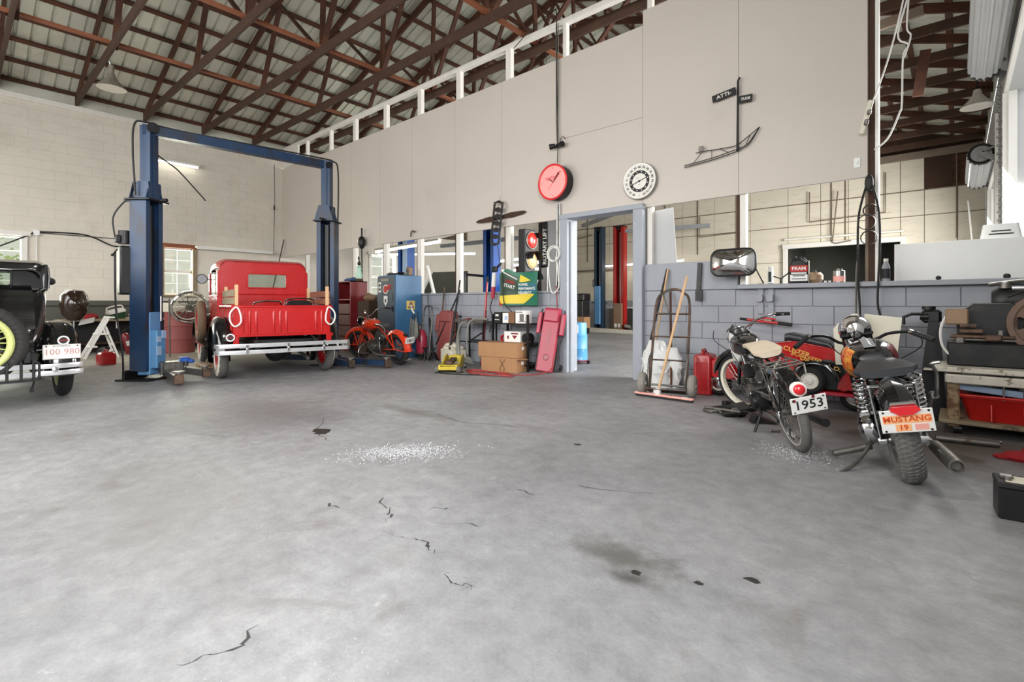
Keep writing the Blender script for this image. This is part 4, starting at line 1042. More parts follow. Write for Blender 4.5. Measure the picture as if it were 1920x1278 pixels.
m = MB(PM @ Matrix.Translation((0, 0, .0048))); m.text('MUSTANG', .044, Matrix.Translation((0, .012, 0)), .0008, sx=1.02, bold=.0008).text('19', .042, Matrix.Translation((-.02, -.036, 0)), .0008, bold=.0008)
add('plate_characters', m, 'orange_ink', p)
m = MB(PM)
for a in (-1, 1):
    for bq in (-1, 1): m.cyl((a * .1, bq * .054, 0), (a * .1, bq * .054, .006), .006, n=8)
add('plate_bolt', m, 'ink', p)
fk = MB(S2)
for s in (1, -1): fk.tube([(1.22, s * .085, R2), (1.12, s * .085, .5), (1.03, s * .08, .86)], .02, 10)
fk.box((1.05, 0, .82), (.07, .22, .03), .008).box((1.09, 0, .64), (.07, .22, .03), .008)
add('front_fork', fk, 'black_metal', b2)
hl = add('headlight_shell', MB(S2).lathe([(0, -.13), (.055, -.115), (.095, -.065), (.112, 0), (.112, .03), (0, .035)], 28, (1.12, 0, .855), 'x'), 'chrome', b2)
add('headlight_lens', MB(S2).lathe([(0, .06), (.06, .05), (.1, .032), (0, .03)], 24, (1.12, 0, .855), 'x'), 'dial_white', hl)
bars(b2, [(.78, .40, .81), (.86, .33, .86), (.97, .2, .84), (1.02, .1, .765), (1.02, -.1, .765), (.97, -.2, .80), (.86, -.33, .795), (.78, -.40, .74)], [((.85, .33, .86), (.76, .42, .80)), ((.85, -.33, .79), (.76, -.42, .73))], 'black_metal', S2)
add('cables', MB().tube([(.9, -.34, .8), (.95, -.36, .68), (1.02, -.2, .58), (.9, -.06, .5)], .004, 6, sub=4).tube([(.95, .2, .79), (1.08, .16, .7), (1.0, .06, .6)], .004, 6, sub=4), 'cable_black', b2)
add('exhaust_pipe', MB().tube([(.66, -.06, .45), (.72, -.14, .3), (.5, -.17, .17), (.25, -.17, .15)], .02, 10, sub=4).lathe([(.02, .26), (.036, .2), (.04, -.1), (.038, -.24), (.03, -.24), (.026, -.2), (0, -.2)], 18, (-.02, -.175, .15), 'x'), 'dull_steel', b2)
add('kickstand', MB().tube([(.3, .1, .2), (.1, .24, .1), (-.02, .38, .05)], .011, 8, sub=3).cyl((.26, .14, .15), (.2, .36, .13), .022), 'dull_steel', b2)
add('axle_block', MB().box((.02, -.11, .24), (.06, .03, .08), .008).cyl((0, -.12, R2), (0, -.08, R2), .035), 'chrome', b2); add('axle_cap', MB().cyl((0, .12, R2), (0, .08, R2), .03), 'chrome', b2)
add('kick_lever', MB().tube([(.45, -.16, .25), (.36, -.2, .3), (.28, -.23, .42), (.24, -.25, .45), (.22, -.27, .58), (.18, -.25, .64), (.16, -.29, .65)], .011, 8, sub=3).box((.26, -.24, .44), (.03, .05, .05), .01), 'steel', b2)

# --- orange motorcycle by the cabinets
b3 = thing('motorcycle', 'orange vintage motorcycle with chrome handlebars in front of blue cabinet', 'motorcycle', (-7.15, 5.16, 0), rot=(-7, 0, 175)); b3.scale = (.95, .86, .84)
R3 = .33
moto_wheel(b3, 0, R3, .1, 'black_metal', tyre='dusty_rubber', name='rear_wheel', lug=.004)
add('plate_bracket', MB().bar((-.33, 0, .5), (-.43, 0, .52), .05, .03), 'black_metal', b3)
S3 = Matrix.Translation((1.47, 0, 0)) @ Matrix.Rotation(R(24), 4, 'Z') @ Matrix.Translation((-1.47, 0, 0))
moto_wheel(b3, 1.47, R3, .09, 'black_metal', tyre='dusty_rubber', name='front_wheel', M=S3)
add('rear_fender', MB().fender((0, 0, R3), R3 + .035, .15, 20, 184, .04), 'orange_red', b3)
add('front_fender', MB(S3).fender((1.47, 0, R3), R3 + .035, .13, 5, 165, .04), 'orange_red', b3)
add('fender_tip', MB().box((-.30, 0, .13), (.02, .14, .035), .006, (0, -35, 0)), 'chrome', b3)
m = MB()
for s in (1, -1):
    m.tube([(0, s * .085, R3), (-.38, s * .085, R3 - .02)], .011, 6).tube([(0, s * .085, R3), (.08, s * .085, R3 + .38)], .011, 6).tube([(0, s * .08, R3), (.42, s * .06, .3), (.75, s * .04, .25)], .016, 8).tube([(0, s * .08, R3), (.3, s * .06, .62), (.55, s * .03, .74)], .014, 8)
m.tube([(.55, 0, .74), (1.12, 0, .84)], .02, 8).tube([(1.14, 0, .78), (1.02, 0, .4), (.92, 0, .22), (.5, 0, .2)], .02, 8)
add('frame', m, 'orange_red', b3)
m = MB(S3)
for s in (1, -1): m.tube([(1.47, s * .075, R3), (1.30, s * .07, .66), (1.2, s * .06, .95)], .014, 8).tube([(1.40, s * .075, R3 + .02), (1.26, s * .07, .62)], .012, 8).tube([(1.47, s * .075, R3), (1.83, s * .075, R3 + .02)], .010, 6).tube([(1.47, s * .075, R3), (1.55, s * .075, .68)], .010, 6)
add('front_fork', m, 'orange_red', b3)
add('fork_springs', MB(S3).coil((1.27, .03, .7), (1.2, .03, .92), .022, .006, 8).coil((1.27, -.03, .7), (1.2, -.03, .92), .022, .006, 8), 'chrome', b3)
fin_engine(b3, .72, .36, 1.05, -22); fin_engine(b3, .56, .38, .9, 20)
teardrop(b3, .66, 1.16, .68, .93, .34, 'orange_red')
add('tank_caps', MB().cyl((.86, .07, .92), (.86, .07, .945), .024).cyl((.86, -.07, .92), (.86, -.07, .945), .024).cyl((.97, 0, .92), (.97, 0, .94), .035), 'chrome', b3)
saddle(b3, .2, .68, .79, .3, .17, .05, 'seat_black', lift=.03)
add('seat_post', MB().cyl((.42, 0, .5), (.42, 0, .77), .016).tube([(.64, 0, .74), (.3, .06, .76)], .01, 6), 'steel', b3)
add('headlight', MB(S3).lathe([(0, -.1), (.06, -.08), (.095, -.01), (.1, .03), (0, .05)], 22, (1.36, 0, .86), 'x'), 'black_paint', b3)
add('headlight_rim', MB(S3).tor((1.39, 0, .86), 'x', .097, .01, n=24, m=6), 'chrome', b3)
bars(b3, [(.86, .38, 1.08), (.95, .34, 1.1), (1.08, .24, 1.1), (1.16, .1, .98), (1.17, 0, .96), (1.16, -.1, .98), (1.08, -.24, 1.1), (.95, -.34, 1.1), (.86, -.38, 1.08)], [((.95, .34, 1.1), (.83, .4, 1.07)), ((.95, -.34, 1.1), (.83, -.4, 1.07))], M=S3)
plate(b3, FM((-.43, 0, .53), (0, -1, 0), (-.35, 0, 1)), .2, .13, '1953', .085, 'ink')
add('tail_light', MB().lathe([(0, -.05), (.03, -.04), (.035, .02), (0, .02)], 14, (-.3, 0, .63), 'x'), 'black_metal', b3)
add('exhaust_pipe', MB().tube([(.8, .08, .52), (.9, .12, .36), (.6, .14, .2), (-.1, .15, .22)], .02, 8, sub=4).tube([(.5, .08, .55), (.45, .13, .3), (.3, .14, .21)], .018, 8, sub=4), 'steel', b3)
add('foot_board', MB().box((.95, .24, .22), (.3, .12, .02), .006).box((.95, -.24, .22), (.3, .12, .02), .006), 'dull_steel', b3)
add('crash_bar', MB().tube([(.95, .05, .45), (.95, .3, .34), (.95, .32, .14), (.95, .06, .16)], .012, 8, sub=3), 'chrome', b3)
add('kickstand', MB().tube([(.7, .1, .2), (.62, .34, .06)], .013, 8), 'steel', b3)
add('tool_box', MB().box((.3, .13, .48), (.16, .08, .14), .015), 'black_metal', b3)

# --- red motor scooter along the grey wall
sc = thing('motor_scooter', 'red motor scooter lettered CUSTER SCOOTER between the two motorcycles', 'scooter', (-1.25, 5.86, 0), 0)
def body(y): return [(-.52, .2), (-.5, .50), (-.36, .60), (.02, .66), (.36, .60), (.62, .52), (.84, .40), (.80, .33), (.6, .40), (.32, .50), (.1, .48), (-.02, .33), (-.06, .2)]
m = MB().prism(body(0), 'y', -.15, .15)
add('body', m, 'red_paint', sc)
add('body_edge', MB().tube([(x, -.15, z) for x, z in body(0)[1:8]], .007, 6), 'red_paint', sc)
add('floor_frame', MB().box((.35, 0, .17), (1.0, .3, .03), .008).box((.1, 0, .19), (.3, .28, .03), .006), 'red_paint', sc)
add('engine_bay', MB().box((.36, .02, .32), (.66, .2, .26), .01), 'oily_dark', sc)
add('seat', MB().loft([[(x, y, z) for y, z in rrect(-.13, .13, .655 - d, .735 - d * 1.2, .035)] for x, d in ((-.08, .0), (-.04, -.01), (.3, .05), (.36, .085))]), 'seat_black', sc)
for cx, cz, rr in ((-.78, .26, .17), (.60, .25, .2)):
    add('fender', MB().fender((cx, 0, cz - .04), rr, .2, -5, 185, .05).prism([(cx + rr * 1.1 * math.cos(a), cz - .04 + rr * 1.1 * math.sin(a)) for a in (R(q) for q in range(0, 181, 15))], 'y', -.1, .1), 'red_paint', sc)
for cx, y in ((-.78, 0), (.52, 0), (.16, -.15)):
    cz = .14 if y == 0 else .28
    t = add('wheel', MB().tor((cx, y, cz), 'y', .095, .045, .05, 30, 10), 'black_rubber', sc)
    add('whitewall', MB().tor((cx, y - .035, cz), 'y', .078, .014, .012, 28, 8), 'white_rubber', t)
    add('hub_cap', MB().lathe([(0, -.055), (.03, -.05), (.035, -.04), (.065, -.035), (.07, 0), (0, 0)], 24, (cx, y, cz), 'y'), 'dial_white' if y else 'chrome', t)
add('wheel_arch', MB().fender((.2, -.14, .27), .2, .06, 10, 170, .02), 'black_paint', sc)
add('lower_rail', MB().box((.3, -.15, .165), (.95, .025, .03), .006), 'pink_red', sc)
add('leg_shield', MB().prism([(.38, .46), (.36, .8), (.4, .86), (.5, .85), (.56, .6), (.52, .46)], 'y', -.19, -.175), 'cream', sc)
add('leg_shield', MB().box((.70, .12, .72), (.30, .02, .42), .02, (0, 6, -8)), 'cream', sc)
add('front_panel', MB().box((.55, .0, .7), (.04, .34, .5), .015, (0, -10, 0)), 'cream', sc)
add('steering_column', MB().tube([(.6, 0, .3), (.52, 0, .8), (.46, 0, .92)], .015, 8), 'black_metal', sc)
m = MB()
def side(x, z): return FM((x, -.1525, z), (1, 0, -.28), (.28, 0, 1))
m.text('CUSTER', .062, side(.035, .562), .001, sx=1.12, bold=.0012).text('SCOOTER', .056, side(.125, .508), .001, sx=1.12, bold=.0012).text('DAYTON, O.', .056, side(.245, .452), .001, sx=1.12, bold=.0012)
pm('gold_letters', 'e8b551', .45, var=.06); add('lettering', m, 'gold_letters', sc)

# ---------------------------------------------------------------- two-post lift over the pickup
lf = thing('car_lift', 'blue two-post car lift standing astride the red pickup truck', 'car lift', (0, 0, 0))
def lift_post(x, y, s, turn):
    """s = +1: the open side of the channel faces +Y before the post is turned towards the drive-in side"""
    M = Matrix.Translation((x, y, 0)) @ Matrix.Rotation(R(turn), 4, 'Z')
    m = MB(M)
    m.box((0, -s * .15, 1.3), (.30, .012, 2.34)).box((-.145, -s * .04, 1.3), (.012, .23, 2.34)).box((.145, -s * .04, 1.3), (.012, .23, 2.34))
    m.box((-.115, s * .075, 1.3), (.07, .012, 2.34)).box((.115, s * .075, 1.3), (.07, .012, 2.34))
    p = add('post', m, 'lift_blue', lf)
    add('post_extension', MB(M).box((0, 0, 2.98), (.15, .15, 1.04)).box((0, s * .08, 2.98), (.05, .02, 1.04)), 'lift_blue', p)
    for yy in (-.16, .076): add('gusset', MB(M).prism([(-.16, 2.46), (.16, 2.46), (.085, 2.72), (-.085, 2.72)], 'y', yy - .006, yy + .006), 'lift_blue', p)
    for xx in (-.15, .15): add('gusset_side', MB(M).prism([(-.17, 2.46), (.10, 2.46), (.08, 2.72), (-.08, 2.72)], 'x', xx * .72 - .005, xx * .72 + .005), 'lift_blue', p)
    add('collar', MB(M).box((0, -s * .03, 2.465), (.38, .36, .025), .006).bar((0, -.36, 2.47), (0, .26, 2.47), .02, .02), 'black_metal', p)
    for yy in (-.23, .23): add('collar_bolt', MB(M).cyl((0, yy - .03, 2.475), (0, yy + .03, 2.475), .025), 'black_metal', p)
    add('base_plate', MB(M).box((0, -s * .06, .012), (.46, .48, .024), .004), 'black_metal', p)
    add('base_gusset', MB(M).prism([(-.2, .02), (.2, .02), (.2, .10), (.15, .14), (-.15, .14), (-.2, .10)], 'y', -s * .2 - .02, -s * .2 + .02), 'black_metal', p)
    add('carriage', MB(M).box((0, 0, .50), (.2, .18, .86), .01).box((0, s * .13, .42), (.17, .1, .52), .01), 'light_blue', lf)
    add('carriage_plates', MB(M).box((-s * .04, s * .184, .62), (.07, .012, .10)).box((s * .05, s * .184, .40), (.08, .012, .12)).box((s * .05, s * .184, .56), (.07, .012, .08)), 'pale_blue', lf)
    add('lift_cylinder', MB(M).cyl((.0, -s * .03, .8), (.0, -s * .03, 2.4), .07), 'black_metal', lf)
    return p
LP = (-8.37, 1.86); RP = (-8.14, 4.36)
lift_post(*LP, 1, -52); lift_post(*RP, -1, 42)
add('cross_beam', MB().bar((LP[0], LP[1] - .08, 3.44), (RP[0], RP[1] + .08, 3.44), .12, .13), 'lift_blue', lf)
add('pulley', MB().cyl((LP[0] + .085, LP[1] + .02, 3.46), (LP[0] + .14, LP[1] + .02, 3.46), .07, n=18), 'black_metal', lf); add('pulley', MB().cyl((RP[0] + .085, RP[1] - .02, 3.42), (RP[0] + .13, RP[1] - .02, 3.42), .05, n=16), 'black_metal', lf)
add('hydraulic_hose', MB().tube([(LP[0] + .03, LP[1] - .16, 2.52), (LP[0] + .03, LP[1] - .19, 3.1), (LP[0] + .02, LP[1] - .17, 3.48), (LP[0] + .02, LP[1] - .04, 3.545), (LP[0] + .02, LP[1] + .4, 3.53), (RP[0] + .02, RP[1] - .2, 3.53), (RP[0] + .02, RP[1] + .1, 3.52), (RP[0] + .02, RP[1] + .19, 3.42), (RP[0] + .02, RP[1] + .2, 2.9), (RP[0] + .02, RP[1] + .19, 2.5)], .013, 6, sub=6), 'cable_black', lf)
def arm(p, q, w=.1):
    p, q = Vector(p), Vector(q); d = (q - p).normalized(); m = MB()
    m.bar(p, q, w, .09).bar(p + (q - p) * .55, q + d * .02, w * .74, .07)
    a = add('swing_arm', m, 'dull_steel' if p.y < 3 else 'lift_blue', lf)
    add('lift_pad', MB().cyl(q + Vector((0, 0, -.02)), q + Vector((0, 0, .08)), .035).cyl(q + Vector((0, 0, .08)), q + Vector((0, 0, .10)), .07, n=18), 'dull_steel', a)
    add('arm_stop', MB().box(q + d * .03, (.07, .1, .12), .01), 'rusty_steel', a)
arm((LP[0] + .15, LP[1] + .16, .12), (-7.38, 1.95, .09)); arm((LP[0] + .15, LP[1] + .26, .14), (-7.75, 2.36, .10)); arm((LP[0] - .1, LP[1] + .2, .13), (-9.2, 2.5, .1))
arm((RP[0] + .12, RP[1] - .14, .12), (-7.25, 4.28, .09)); arm((RP[0] + .1, RP[1] + .0, .10), (-6.95, 4.75, .08)); arm((RP[0] - .1, RP[1] - .2, .13), (-9.1, 3.9, .1))
add('arm_knuckle', MB().box((LP[0] + .24, LP[1] + .2, .17), (.22, .26, .16), .02).box((RP[0] + .2, RP[1] - .1, .17), (.22, .3, .15), .02), 'dull_steel', lf)
for k in range(5): add('arm_rib', MB().box((LP[0] + .36, LP[1] + .06 + k * .07, .17), (.03, .02, .17), .004), 'steel', lf)
pu_ = add('power_unit', MB().box((LP[0] - .12, LP[1] - .24, 1.5), (.2, .16, .66), .02).cyl((LP[0] - .12, LP[1] - .25, 1.86), (LP[0] - .12, LP[1] - .25, 2.04), .075).box((LP[0] - .1, LP[1] - .33, 1.92), (.1, .06, .1), .01), 'black_metal', lf)
add('control_lever', MB().tube([(LP[0] - .06, LP[1] - .34, 1.78), (LP[0] + .02, LP[1] - .4, 1.7)], .008, 6).sph((LP[0] + .03, LP[1] - .41, 1.69), .018, 8, 6), 'black_metal', pu_)
add('power_cable', MB().tube([(LP[0] - .1, LP[1] - .35, 1.9), (LP[0] - .1, LP[1] - .38, 2.2), (LP[0] - .05, LP[1] - .27, 2.42), (LP[0], LP[1] - .18, 2.5)], .010, 6, sub=4).tube([(LP[0] - .1, LP[1] - .36, 1.75), (LP[0] - .15, LP[1] - .34, 1.0), (LP[0] - .1, LP[1] - .28, .4), (LP[0] - .2, LP[1] - .25, .02)], .012, 6, sub=4), 'cable_black', lf)
add('ladder_scale', MB().box((LP[0] + .155, LP[1] + .1, .98), (.008, .012, .34)), 'paper_white', lf)

single('blue_rag', MB().sph((0, 0, .035), (.09, .08, .05), 10, 6).sph((.07, .05, .025), (.06, .05, .03), 8, 5), 'bright_blue', 'blue rag dropped on the lift arm knuckle', 'rag', (-8.1, 2.22, .22))
single('wood_block', MB().box((0, 0, .05), (.12, .26, .1), .008), 'light_wood', 'yellow wood block lying behind the left lift post', 'wood block', (-9.0, 2.75, 0), 20)

# ---------------------------------------------------------------- along the left wall
wbn = thing('workbench', 'long dark workbench along the white block wall behind the step ladder', 'workbench', (-13.95, 2.9, 0))
add('bench_top', MB().box((0, 0, .70), (.7, 2.8, .05), .008), 'bench_wood', wbn)
for x in (-.28, .28):
    for y in (-1.3, 0, 1.3): add('leg', MB().box((x, y, .34), (.08, .08, .68), .006), 'dark_wood', wbn)
add('lower_shelf', MB().box((0, 0, .2), (.6, 2.6, .03), .006), 'dark_wood', wbn)
add('back_board', MB().box((-.32, 0, .42), (.03, 2.7, .52)), 'black_metal', wbn)
lad = thing('step_ladder', 'white folding step ladder by the dark workbench', 'ladder', (-12.5, 1.97, 0))
for x in (-.19, .19):
    add('front_rail', MB().bar((x, -.25, .0), (x * .8, .13, .80), .025, .048, (0, 1, .5)), 'trim_white', lad)
    add('rear_leg', MB().bar((x * .95, .27, .0), (x * .8, .07, .62), .022, .034, (0, 1, .3)), 'trim_white', lad)
for z, y, d in ((.22, -.145, .12), (.46, -.03, .2), (.78, .12, .12)): add('step', MB().box((0, y + d * .3, z), (.38, d, .03), .006), 'trim_white', lad)
add('rear_brace', MB().box((0, .2, .25), (.36, .015, .03)), 'trim_white', lad)
gc = thing('gas_can', 'small red plastic gas can on the floor below the step ladder', 'gas can', (-10.95, 1.82, 0), 10)
add('can_body', MB().loft([[(x, y, z) for x, y in rrect(-w, w, -d, d, .03)] for z, w, d in ((0, .10, .10), (.01, .115, .115), (.17, .115, .115), (.21, .09, .09), (.225, .06, .06))]), 'deep_red', gc)
add('spout_cap', MB().cyl((.04, .04, .21), (.06, .06, .255), .028), 'cable_white', gc)
add('handle', MB().tube([(-.07, 0, .2), (-.06, 0, .25), (.03, 0, .25), (.05, 0, .2)], .013, 8, sub=3), 'deep_red', gc)
fan = thing('pedestal_fan', 'pedestal fan under a glossy dark brown cover by the left wall', 'fan', (-13.3, 1.70, 0))
add('fan_cover', MB().lathe([(0, -.33), (.10, -.31), (.19, -.2), (.235, -.02), (.22, .18), (.15, .28), (0, .31)], 36, (0, 0, 1.03)).sph((.10, 0, 1.05), (.17, .16, .2), 20, 14), 'brown_gloss', fan)
add('cover_tag', MB().prism([(-.15, 1.2), (-.02, 1.3), (-.06, 1.34), (-.16, 1.33)], 'x', .12, .13), 'paper_white', fan)
add('pole', MB().cyl((0, 0, .03), (0, 0, .72), .018), 'steel', fan)
add('base', MB().lathe([(.0, .05), (.06, .045), (.24, .015), (.24, 0), (0, 0)], 24), 'black_metal', fan)
co = thing('cooler', 'small green and white cooler tilted on the workbench by the ladder', 'cooler', (-13.72, 2.48, .725), rot=(14, 0, 8))
add('tub', MB().loft([[(x, y, z) for x, y in rrect(-w, w, -w * 1.1, w * 1.1, .03)] for z, w in ((0, .11), (.13, .13))]), 'green_dark', co)
add('lid', MB().loft([[(x, y, z) for x, y in rrect(-w, w, -w * 1.1, w * 1.1, .03)] for z, w in ((.13, .138), (.18, .138), (.215, .11))]), 'trim_white', co)
add('handle', MB().tube([(0, -.14, .16), (0, -.13, .27), (0, .13, .27), (0, .14, .16)], .014, 8, sub=3), 'trim_white', co)
single('helmet', MB().sph((0, 0, .0), (.11, .13, .1), 14, 8, 0, 95).box((.09, 0, .02), (.1, .16, .02), .006), 'rag_red', 'red cap shaped lump lying on the workbench near the fan', 'helmet', (-14.0, 2.07, .74))
single('paper_sheet', MB().prism([(-.12, 0), (.13, .06), (.15, .17), (-.08, .11)], 'x', -.004, .004), 'paper_white', 'white paper sheet hanging off the workbench edge beside the fan', 'paper', (-13.57, 1.92, .60))
single('white_strap', MB().box((0, 0, 0), (.01, .03, .16)), 'cable_white', 'white strap hanging from the bench below the green cooler', 'strap', (-13.585, 2.44, .60))
for i, (y, l, z) in enumerate([(2.75, .5, .74), (2.9, .6, .765), (2.8, .4, .80)]):
    single('board', MB().box((0, 0, 0), (.16, l, .025), .004), ('bench_paint', 'white_wood', 'trim_white')[i], ('weathered board lowest of the three boards on the workbench', 'white board in the middle of the pile on the workbench', 'short white board on top of the workbench pile')[i], 'board', (-13.75 - .03 * i, y + .1, z), 8 * i, 'boards piled on the workbench')
ex = thing('fire_extinguisher', 'dark red fire extinguisher leaning under the workbench beside the lift', 'extinguisher', (-12.95, 2.55, 0.02), rot=(14, 4, 0))
add('cylinder', MB().lathe([(0, 0), (.07, .0), (.075, .02), (.075, .36), (.05, .42), (.025, .44), (0, .44)], 18), 'maroon', ex)
add('valve', MB().box((0, 0, .47), (.03, .06, .05), .008).bar((0, 0, .5), (.0, .13, .53), .02, .012), 'black_metal', ex)
add('label', MB().box((.074, 0, .22), (.006, .06, .1)), 'paper_white', ex)
single('motor_part', MB().loft([[(x, y, z) for x, y in rrect(-w, w, -w, w, .03)] for z, w in ((0, .13), (.1, .12), (.16, .07))]).cyl((0, 0, .13), (.12, .1, .2), .03), 'oily_dark', 'greasy dark machine part on the floor under the workbench', 'machine part', (-13.2, 2.2, 0), 30)
# barrel, wheel rims and stand behind the lift post
ba = thing('barrel', 'worn red and white steel barrel behind the blue lift post', 'barrel', (-12.6, 3.35, 0))
ba_d = add('drum', MB().lathe([(0, 0), (.28, 0), (.285, .02), (.28, .04), (.28, .28), (.29, .29), (.28, .31), (.28, .56), (.29, .57), (.28, .59), (.28, .84), (.285, .86), (.27, .87), (.26, .85), (0, .85)], 30), 'barrel_red' if 'barrel_red' in MT else 'dusty_red', ba)
add('bung', MB().cyl((.15, .05, .85), (.15, .05, .875), .03), 'dull_steel', ba)
pm('barrel_red', 'a93832', .55, var=.2, hex2='c9c2b6', thr=(.46, .56), s2=3.5); ba.children[0].data.materials.clear(); ba.children[0].data.materials.append(MT['barrel_red'])
wr_ = thing('wheel_rim', 'chrome wheel rim leaning on top of the red barrel', 'wheel', (-12.22, 3.42, .98), rot=(0, 18, 0))
add('rim', MB().tor((0, 0, 0), 'x', .33, .03, .05, 36, 8), 'chrome', wr_)
add('inner_ring', MB().tor((.02, 0, 0), 'x', .27, .012, .02, 30, 6), 'cream', wr_)
m = MB()
for k in range(14):
    a = 2 * math.pi * k / 14; m.bar((0, .06 * math.cos(a), .06 * math.sin(a)), (.01, .31 * math.cos(a), .31 * math.sin(a)), .03, .008)
add('blades', m, 'dull_steel', wr_); add('hub', MB().cyl((-.03, 0, 0), (.04, 0, 0), .06), 'dull_steel', wr_)
single('carton', MB().box((0, 0, .1), (.3, .36, .2), .01), 'rag_white', 'white box resting on the barrel behind the chrome rim', 'box', (-12.72, 3.3, .87), 12)
single('steel_rod', MB().tube([(0, 0, 0), (.02, -.02, 1.15)], .014, 8), 'dull_steel', 'thin steel rod standing upright beside the blue lift post', 'rod', (-11.6, 2.92, 0))
single('jar', MB().lathe([(0, 0), (.06, 0), (.06, .12), (.045, .14), (.045, .16), (0, .16)], 14), 'cable_white', 'white jar on the workbench end behind the lift', 'jar', (-13.9, 3.9, .725))
single('toolbox', MB().box((0, 0, .1), (.24, .5, .2), .015).tube([(0, -.12, .2), (0, -.1, .25), (0, .1, .25), (0, .12, .2)], .01, 6), 'oily_dark', 'dark metal toolbox on the workbench below the window', 'toolbox', (-14.0, 3.5, .725))
# fittings on the left wall
fx = thing('fluorescent_fixture', 'unlit white tube light hung across the window on the left wall', 'light', (-14.24, 5.08, 2.45))
add('housing', MB().box((0, 0, .03), (.1, 1.9, .05), .008), 'trim_white', fx)
add('tube', MB().cyl((.03, -.92, -.01), (.03, .92, -.01), .018), 'paper_white', fx)
add('bracket', MB().box((-.06, -.7, .03), (.08, .03, .03)).box((-.06, .7, .03), (.08, .03, .03)), 'steel', fx)
fx = thing('fluorescent_fixture', 'bright tube light high on the left wall under the lift beam', 'light', (-14.2, 3.72, 4.44))
add('housing', MB().box((0, 0, .05), (.12, .95, .06), .01), 'trim_white', fx)
add('tube', MB().cyl((.03, -.44, 0), (.03, .44, 0), .022), 'tube_light', fx)
add('hanger', MB().box((-.09, 0, .06), (.12, .04, .03)), 'steel', fx)
single('wall_cable', MB().tube([(0, .35, 2.0), (.0, .75, 2.23), (0, 1.1, 2.45), (0, 1.26, 2.54), (0, 1.7, 2.57), (0, 2.0, 2.56), (0, 2.2, 2.5), (0, 2.5, 2.36), (0, 2.82, 2.37)], .016, 6, sub=5), 'cable_black', 'black cable sagging along the left wall towards the lift', 'cable', (-14.31, 0, 0))
jb = single('junction_box', MB().box((0, 0, 0), (.06, .1, .12), .008).cyl((0, 0, -.06), (0, 0, -1.1), .01, n=8), 'white_plastic', 'white junction box with conduit on the left wall above the fan', 'junction box', (-14.32, 1.24, 2.53))
single('conduit', MB().tube([(0, 1.3, 2.53), (0, 2.6, 2.53)], .01, 6), 'dull_steel', 'thin conduit running level from the junction box on left wall', 'conduit', (-14.34, 0, 0))
add('loose_wire', MB().tube([(-8.4, 1.92, 3.18), (-8.5, 2.0, 3.15), (-8.6, 2.22, 3.05), (-8.6, 2.32, 2.96), (-8.6, 2.56, 2.70), (-8.6, 2.63, 2.62)], .010, 6, sub=4), 'cable_black', lf)
single('wall_wire', MB().tube([(0, 0, 0), (0, .01, -1.0), (0, -.02, -2.5)], .008, 6).cyl((0, .0, -1.15), (0, 0, -1.28), .022, n=8), 'cable_black', 'dark pull cord hanging near the corner of the left wall', 'cord', (-14.28, 6.08, 4.95))
single('leaning_rod', MB().tube([(0, 0, 0), (.0, .30, 1.35)], .014, 6), 'dark_wood', 'dark thin rod leaning in the far corner behind the truck roof', 'rod', (-14.1, 5.97, 1.5))
# dome lamp in the trusses
def dome(label, loc, watts):
    dl = thing('dome_lamp', label, 'lamp', loc, 0)
    add('shade', MB().lathe([(.235, 0), (.2, .045), (.13, .12), (.07, .2), (.055, .27), (.05, .27), (.062, .2), (.12, .12), (.19, .045), (.228, 0)], 28), 'lamp_metal', dl)
    add('socket', MB().cyl((0, 0, .25), (0, 0, .42), .045), 'lamp_metal', dl)
    add('reflector', MB().lathe([(.225, .008), (.185, .05), (.11, .12), (.05, .16), (0, .17)], 28), 'lamp_inner', dl)
    add('hanger', MB().tube([(0, 0, .4), (.02, -.06, .52)], .012, 6), 'steel', dl)
    l = bpy.data.lights.new('dome_bulb', 'SPOT'); l.energy = watts; l.color = (1, .96, .9); l.spot_size = R(150); l.spot_blend = .9; l.shadow_soft_size = .12
    o = bpy.data.objects.new('dome_bulb', l); COL.objects.link(o); o.parent = dl; o.location = (0, 0, .02)
dome('grey bell shaped lamp hanging from the trusses at upper left', (-11.35, 1.96, 4.90), 160)
dome('added bell lamp out of view overhead nearest the side door', (-1.6, 1.96, 4.90), 560)  # added above the view to brighten the floor
dome('added bell lamp out of view overhead in line with the clock', (-4.6, 1.96, 4.90), 620)  # second added lamp, unseen, lifts the middle of the floor
dl = thing('dome_lamp', 'pale metal lamp hood seen below the big roll-up curtain', 'lamp', (.27, 12.0, 4.5))
add('shade', MB().lathe([(.235, 0), (.2, .045), (.13, .12), (.07, .2), (.05, .3), (0, .3)], 28), 'lamp_inner', dl)
add('hanger', MB().tube([(0, 0, .3), (0, 0, 1.2)], .015, 6), 'black_metal', dl)

# ---------------------------------------------------------------- cabinets in the corner
rc = thing('tool_cabinet', 'tall dark red drawer cabinet with open top shelf in the corner', 'cabinet', (-10.2, 6.08, 0))
add('body', MB().box((.25, 0, .775), (.02, .42, 1.55)).box((-.25, 0, .775), (.02, .42, 1.55)).box((0, .2, .775), (.5, .02, 1.55)).box((0, 0, 1.54), (.52, .42, .02)).box((0, 0, .03), (.5, .4, .06)).box((0, 0, 1.14), (.5, .4, .02)), 'cabinet_red', rc)
for k in range(4):
    d = add('drawer', MB().box((0, -.2, .20 + k * .245), (.47, .03, .232), .008), 'brown_red', rc)
    add('handle', MB().box((.16, -.222, .26 + k * .245), (.06, .02, .02), .004), 'steel', d)
single('metal_cup', MB().lathe([(0, 0), (.03, 0), (.035, .1), (.03, .1), (.026, .01), (0, .01)], 14), 'dull_steel', 'small metal cup standing in the open shelf of the red cabinet', 'cup', (-10.1, 6.02, 1.152))
